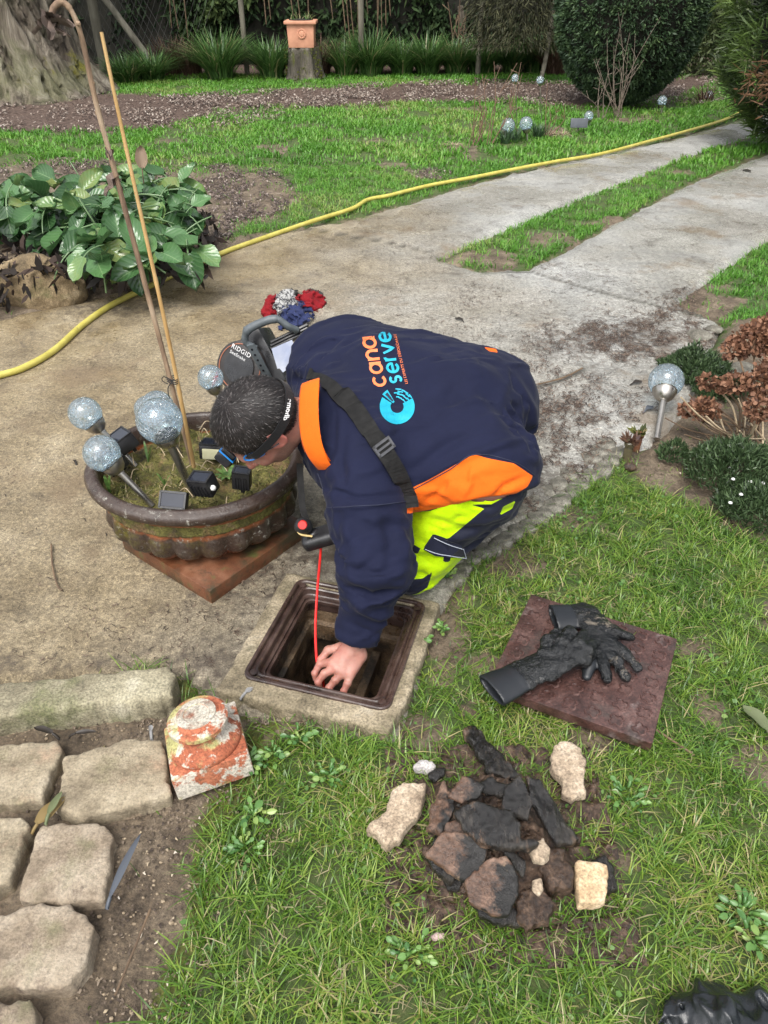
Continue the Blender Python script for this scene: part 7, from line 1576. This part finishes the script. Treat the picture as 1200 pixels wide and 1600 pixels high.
lowbush(1185, 800, .15, 4000, 'lower dark bush with a few white flowers, in front of the other', 4, .026, .005)
lowbush(1050, 715, .06, 500, 'tiny green seedling bush at the foot of the globe lamp stake')
M_BOTTLE = mk('brown_green_glass', [(.3, (.05, .045, .025)), (.7, (.11, .09, .05))], 9, .25, .2)
for px, py, h_, lb in [(979, 716, .075, 'small upturned brown-green bottle stuck in the bed edge, nearer one'), (994, 698, .06, 'small brown clay pot stuck in the bed edge behind the bottle')]:
    c = G(px, py); r = thing('edging_pot', c, lb, 'pot'); MB().lathe([(.016, -.02), (.018, h_ * .6), (.014, h_ * .75), (.021, h_ * .8), (.023, h_), (.017, h_ + .006), (0, h_)], c, 16).build('pot_body', M_BOTTLE if h_ > .07 else M_TERRA, r, smooth=True)
    n = 60; a = rng.random(n) * 6.28; leafobj('succulent', np.stack([c.x + .015 * np.cos(a), c.y + .015 * np.sin(a), h_ + .004 + 0 * a], 1), np.stack([np.cos(a), np.sin(a), .8 + 0 * a], 1), .03, .012, leafmat('wine_red_succulent', [(0, (.05, .018, .018)), (1, (.14, .08, .05))]) if h_ > .07 else M_POTG, r, 0)
rock(985, 735, (.025, .02, .015), 'dark clod below the two little pots', 9, M_MUCK, .3)
# ---- weeds and leaves in the near grass
M_WEED = leafmat('weed_leaf', [(0, (.05, .13, .025)), (.6, (.10, .21, .045)), (1, (.19, .28, .08))], rough=.4, trans=.25)
M_WEEDM = None
def weedmat():
    m, t, b, o = new_mat('lobed_weed_leaf'); oi = N(t, 'ShaderNodeObjectInfo').outputs['Random']; c = ramp(t, oi, [(0, (.04, .11, .025)), (.7, (.10, .20, .045)), (1, (.2, .27, .07))]); t.links.new(c, b.inputs['Base Color']); b.inputs['Roughness'].default_value = .4; return m
M_WEEDM = weedmat(); WM = [leafmesh('leaf', .016, .013, .1, .012, M_WEEDM, 4), leafmesh('leaf', .012, .010, .15, .01, M_WEEDM, 4)]; WM2 = [leafmesh('leaf', .021, .013, .1, .012, M_WEEDM, 5)]
def rosette(px, py, n, R, label, ms=None, sd=1, h_=.02):
    b = G(px, py, .0)
    def place(q, i): a = i * 2.4 + q.random(); r = R * (.15 + .75 * q.random()) * .8; return b + Vector((cos(a) * r, sin(a) * r, h_ * (.6 + q.random()))), Vector((cos(a), sin(a), .25)), q.uniform(.7, 1.2)
    return leafy(b, n, place, label, 'weed', 'weed_rosette', 'leafy weeds in the near grass', ms or WM, sd)
for i, (px, py, n, R, ms, lb) in enumerate([(388, 1200, 16, .045, WM, 'leafy weed right of the terracotta pillar base'), (428, 1186, 14, .05, WM, 'clover-like weed between the pillar base and the manhole'), (398, 1278, 12, .05, WM2, 'bright broad-leaved weed at the edge of the bare soil'), (380, 1330, 18, .06, WM, 'small-leaved weed below the bright broad-leaved one'), (515, 1218, 18, .06, WM, 'spreading weed left of the pale mortar piece'), (470, 1160, 14, .05, WM, 'weed under the lower edge of the manhole collar'), (1160, 1430, 16, .06, WM2, 'broad-leaved weed at the right edge above the plastic bag'), (1175, 1475, 14, .05, WM2, 'broad-leaved weed lower at the right edge'), (640, 1500, 20, .07, WM, 'weed in the grass under the rubble heap'), (980, 1250, 16, .06, WM, 'weed right of the pale lozenge of mortar'), (690, 990, 12, .04, WM, 'small weed at the right edge of the manhole collar'), (660, 1010, 8, .03, WM, 'tiny weed growing on the manhole collar edge'), (700, 905, 10, .03, WM, 'round-leaved weed beside the kneeling knee')]):
    rosette(px, py, n, R, lb, ms, i + 40)
def flatleaf(px, py, L, W, ang, mat, label, z=.02, curl=.2):
    me = leafmesh('fallen_leaf', L, W, curl, .02, mat, 8, .06); o = bpy.data.objects.new('fallen_leaf', me); col.objects.link(o); o.location = G(px, py, z); o.rotation_euler = (.12, .1, ang); return tag(o, label, 'leaf')
M_L1 = leafmat('blue_grey_leaf', [(0, (.12, .135, .16)), (1, (.24, .26, .29))], rough=.5); M_L2 = leafmat('yellow_leaf', [(0, (.28, .20, .08)), (1, (.36, .28, .12))], rough=.6); M_L3 = leafmat('pale_green_leaf', [(0, (.17, .20, .10)), (1, (.22, .25, .14))], rough=.6); M_L4 = leafmat('dark_dead_leaf', [(0, (.035, .028, .022)), (1, (.07, .055, .045))], rough=.5); M_L5 = leafmat('white_grey_leaf', [(0, (.30, .30, .30)), (1, (.42, .42, .42))], rough=.5)
flatleaf(172, 1402, .15, .017, -.16, M_L1, 'long narrow blue-grey leaf beside the pinkish paving stone')
flatleaf(58, 1288, .08, .035, -.5, M_L2, 'yellow leaf wedged between the paving stones'); flatleaf(76, 1272, .06, .018, -.15, M_L3, 'pale folded leaf next to the yellow one between the stones', .03)
flatleaf(1200, 1142, .09, .045, .35, M_L3, 'large pale green leaf cut off by the right edge')
flatleaf(82, 1146, .06, .02, 1.2, M_L4, 'dark curled leaf below the long kerb stone'); flatleaf(118, 1146, .05, .014, -1.4, M_L4, 'narrow dark leaf right of the curled one below the kerb', .02)
flatleaf(228, 640, .04, .03, .6, M_L4, 'dark wet leaf on the concrete behind the globe lamps', .01); flatleaf(118, 722, .02, .014, .6, M_L4, 'tiny dark leaf on the concrete left of the lamps', .01)
flatleaf(722, 500, .05, .03, .8, M_L4, 'small dark leaf lying on the pale concrete above the back of the man', .012); flatleaf(1010, 640, .05, .03, -.9, M_L1, 'curled grey leaf on the concrete left of the globe lamp', .012); flatleaf(990, 598, .05, .025, -1.2, M_L4, 'dark curled leaf in the needles behind the globe lamp', .012)
flatleaf(1172, 268, .09, .05, .4, M_L4, 'dark leaf on the far right wheel track', .012)
flatleaf(384, 1082, .025, .016, -.8, M_L5, 'whitish leaf scrap by the chipped corner of the pillar base', .03); flatleaf(236, 1142, .02, .012, .3, M_L5, 'small white scrap below the kerb stone', .02)
# ---- litter (uncountable)
def litter(name, polys, n, ln, wd, mat, label, z0=.006, hz_=.004, cat='litter', flat=True):
    xs_, ys_ = [], []
    for (cx_, cy_, rx_, ry_, k_) in polys:
        m_ = int(n * k_); a = rng.random(m_) * 2 * pi; r = np.sqrt(rng.random(m_)) if rx_ > 0 else 1; u, v = cx_ + abs(rx_) * r * np.cos(a), cy_ + ry_ * r * np.sin(a); c = fbm(u / 23., v / 16., o=3); c = np.where(poly_sd(u, v, [(345, 1080), (458, 895), (690, 938), (620, 1140)]) > -6, 0, c); kk = rng.random(m_) < np.clip(3 * (c - .36), 0.05 * (c > 0), 1); xs_.append(u[kk]); ys_.append(v[kk])
    u, v = np.concatenate(xs_), np.concatenate(ys_); x_ = (u - 600) / F; w2 = (800 - v) / F; dz = -SP + w2 * CP; t = H / (-dz); X, Y = x_ * t, (CP + w2 * SP) * t; n = len(X); ang = rng.random(n) * pi; L = ln * (.4 + rng.random(n)); W = wd * (.6 + .8 * rng.random(n)); Z = z0 + hz_ * rng.random(n)
    if z0 < 0: Z = ground_z(X, Y) + .003 + hz_ * rng.random(n)
    cx2, sx2 = np.cos(ang), np.sin(ang); bend = rng.normal(0, .25, n) * L
    P0 = np.stack([X - cx2 * L / 2, Y - sx2 * L / 2, Z], 1); P1 = np.stack([X - sx2 * bend, Y + cx2 * bend, Z + W * .6], 1); P2 = np.stack([X + cx2 * L / 2, Y + sx2 * L / 2, Z], 1); s = np.stack([-sx2 * W / 2, cx2 * W / 2, 0 * W], 1)
    V = np.stack([P0 - s * .4, P0 + s * .4, P1 - s, P1 + s, P2], 1).reshape(-1, 3); B_ = np.arange(n)[:, None] * 5; T = np.stack([B_ + np.array([1, 0, 2]), B_ + np.array([1, 2, 3]), B_ + np.array([3, 2, 4])], 1).reshape(-1, 3)
    return tag(link(name, me_np(name, V, T, False, fattrs={'rnd': np.repeat(rng.random(n), 3)}), mat), label, cat, kind='stuff')
M_NEED = leafmat('needles_and_bits', [(0, (.018, .012, .009)), (.5, (.06, .038, .026)), (.85, (.13, .085, .06)), (1, (.25, .19, .14))], rough=.7, trans=.05)
litter('needle_litter', [(930, 580, 140, 90, .32), (1010, 525, 110, 45, .26), (880, 690, 80, 70, .16), (860, 500, 200, 90, .12), (640, 440, 260, 60, .05), (800, 760, 70, 50, .07), (1080, 480, 60, 30, .12)], 19000, .030, .0034, M_NEED, 'brown needles and small leaf bits scattered over the concrete at the right', .006)
litter('needle_litter', [(200, 560, 260, 120, .3), (100, 800, 200, 160, .15), (250, 1000, 260, 60, .18), (420, 930, 90, 90, .2), (560, 420, 250, 60, .1), (900, 300, 300, 60, .1)], 3200, .022, .0026, M_NEED, 'sparse dark needles and specks on the sandy concrete', .006)
M_MUL = leafmat('wood_chips', [(0, (.025, .016, .012)), (.4, (.08, .052, .040)), (.75, (.18, .135, .105)), (1, (.40, .35, .30))], rough=.8, trans=.0)
litter('wood_chips', [(130, 175, 330, 30, .3), (450, 155, 200, 14, .22), (760, 143, 280, 18, .32), (950, 150, 170, 20, .12), (1085, 140, 60, 24, .06)], 36000, .055, .020, M_MUL, 'brown wood chip mulch in a strip across the lawn and round the old trunk', -1, .03, 'mulch')
litter('leaf_litter', [(370, 300, 90, 45, .35), (180, 270, 200, 20, .3), (60, 262, 120, 16, .1), (670, 270, 36, 10, .04), (330, 350, 40, 30, .1), (300, 320, 120, 40, .1)], 11000, .035, .014, leafmat('wet_leaf_litter', [(0, (.02, .014, .011)), (.5, (.07, .048, .038)), (.85, (.16, .12, .10)), (1, (.33, .28, .24))], rough=.6, trans=.0), 'wet brown leaf litter on the bare patch behind the bergenia', -1, .015, 'leaf litter')
litter('soil_crumbs', [(300, 1300, 130, 90, .25), (220, 1480, 140, 130, .3), (330, 1130, 110, 30, .2), (200, 1130, 200, 16, .15), (120, 1280, 120, 110, .1), (1060, 690, 90, 50, .12), (700, 960, 30, 60, .08)], 2600, .008, .005, leafmat('soil_crumb', [(0, (.03, .02, .014)), (.5, (.09, .065, .045)), (.9, (.18, .14, .10)), (.96, (.35, .28, .18)), (1, (.5, .45, .38))], rough=.8, trans=0), 'crumbs of soil, grit and tiny pebbles on the bare ground', -1, .004, 'grit')
litter('dry_grass', [(950, 1250, 300, 380, .5), (600, 1400, 320, 220, .3), (900, 900, 250, 110, .2)], 2600, .05, .002, leafmat('straw_blade', [(0, (.16, .13, .06)), (1, (.42, .36, .22))], rough=.7), 'dry straw-coloured blades lying in the near lawn', -1, .03, 'straw')
n = 26000; x = rng.random(n) * 3.0 - .8; y = rng.random(n) * 2.7 + .4; mm_ = ground_masks(x, y); cl2_ = fbm(x * 5 + 7, y * 5 + 3, o=3); Mi_ = MH_M.inverted(); lx_ = x * Mi_[0][0] + y * Mi_[0][1] + Mi_[0][3]; ly_ = x * Mi_[1][0] + y * Mi_[1][1] + Mi_[1][3]
k = (rng.random(n) < (1 - mm_['bare']) * np.clip(3.2 * (cl2_ - .45), .03, .9)) & (mm_['ap'] < -2) & ~((abs(lx_) < .27) & (abs(ly_) < .27)); x, y = x[k], y[k]; n = len(x)
pp_ = np.stack([x, y, ground_z(x, y) + .004 + .016 * rng.random(n)], 1); aa_ = rng.random(n) * 2 * pi
tag(leafobj('clover', pp_, np.stack([np.cos(aa_) * 2, np.sin(aa_) * 2, .3 + 0 * aa_], 1), .012, .010, M_WEED, None, 0.0), 'tiny clover-like leaves growing low among the near grass', 'ground cover', kind='stuff')
# pebbles in the soil joints
M_PEB = mk('tan_pebble', [(.3, (.14, .10, .06)), (.7, (.34, .27, .18))], 60, .7, .2)
bmp = bmesh.new()
for i in range(170):
    u, v = (rnd.uniform(150, 300), rnd.uniform(1290, 1590)) if i % 3 else (rnd.uniform(0, 270), rnd.uniform(1118, 1150))
    p = G(u, v, 0); z = float(ground_z(np.array([p.x]), np.array([p.y]))[0]); r = .002 + .0045 * rnd.random() ** 3; bmesh.ops.create_icosphere(bmp, subdivisions=1, radius=r, matrix=Matrix.Translation((p.x, p.y, z + r * .3)) @ Matrix.Diagonal((1, rnd.uniform(.6, 1), rnd.uniform(.5, .8), 1)))
me = bpy.data.meshes.new('pebbles'); bmp.to_mesh(me); bmp.free(); tag(link('pebbles', me, M_PEB), 'tiny tan pebbles in the soil between the paving stones', 'pebbles', kind='stuff')
# twigs lying about
for i, (pts, r, lb) in enumerate([([(80, 850), (82, 885), (90, 915), (97, 922)], .003, 'thin dark curved twig on the concrete left of the planter'), ([(1000, 1125), (1040, 1150), (1085, 1180)], .003, 'thin twig in the grass below the corner of the iron cover'), ([(235, 1420), (215, 1470), (180, 1555)], .0025, 'long thin twig on the soil right of the lowest stones'), ([(910, 575), (880, 590), (842, 600)], .004, 'brown twig on the concrete right of the back of the man'), ([(470, 1130), (520, 1105)], .0015, 'short twig on the manhole collar edge')]):
    p = bez([G(a, b, .012) for a, b in pts], 5); tag(MB().tube(p, r, 6).build('fallen_twig', M_TWIG, base=p[0]), lb, 'twig')
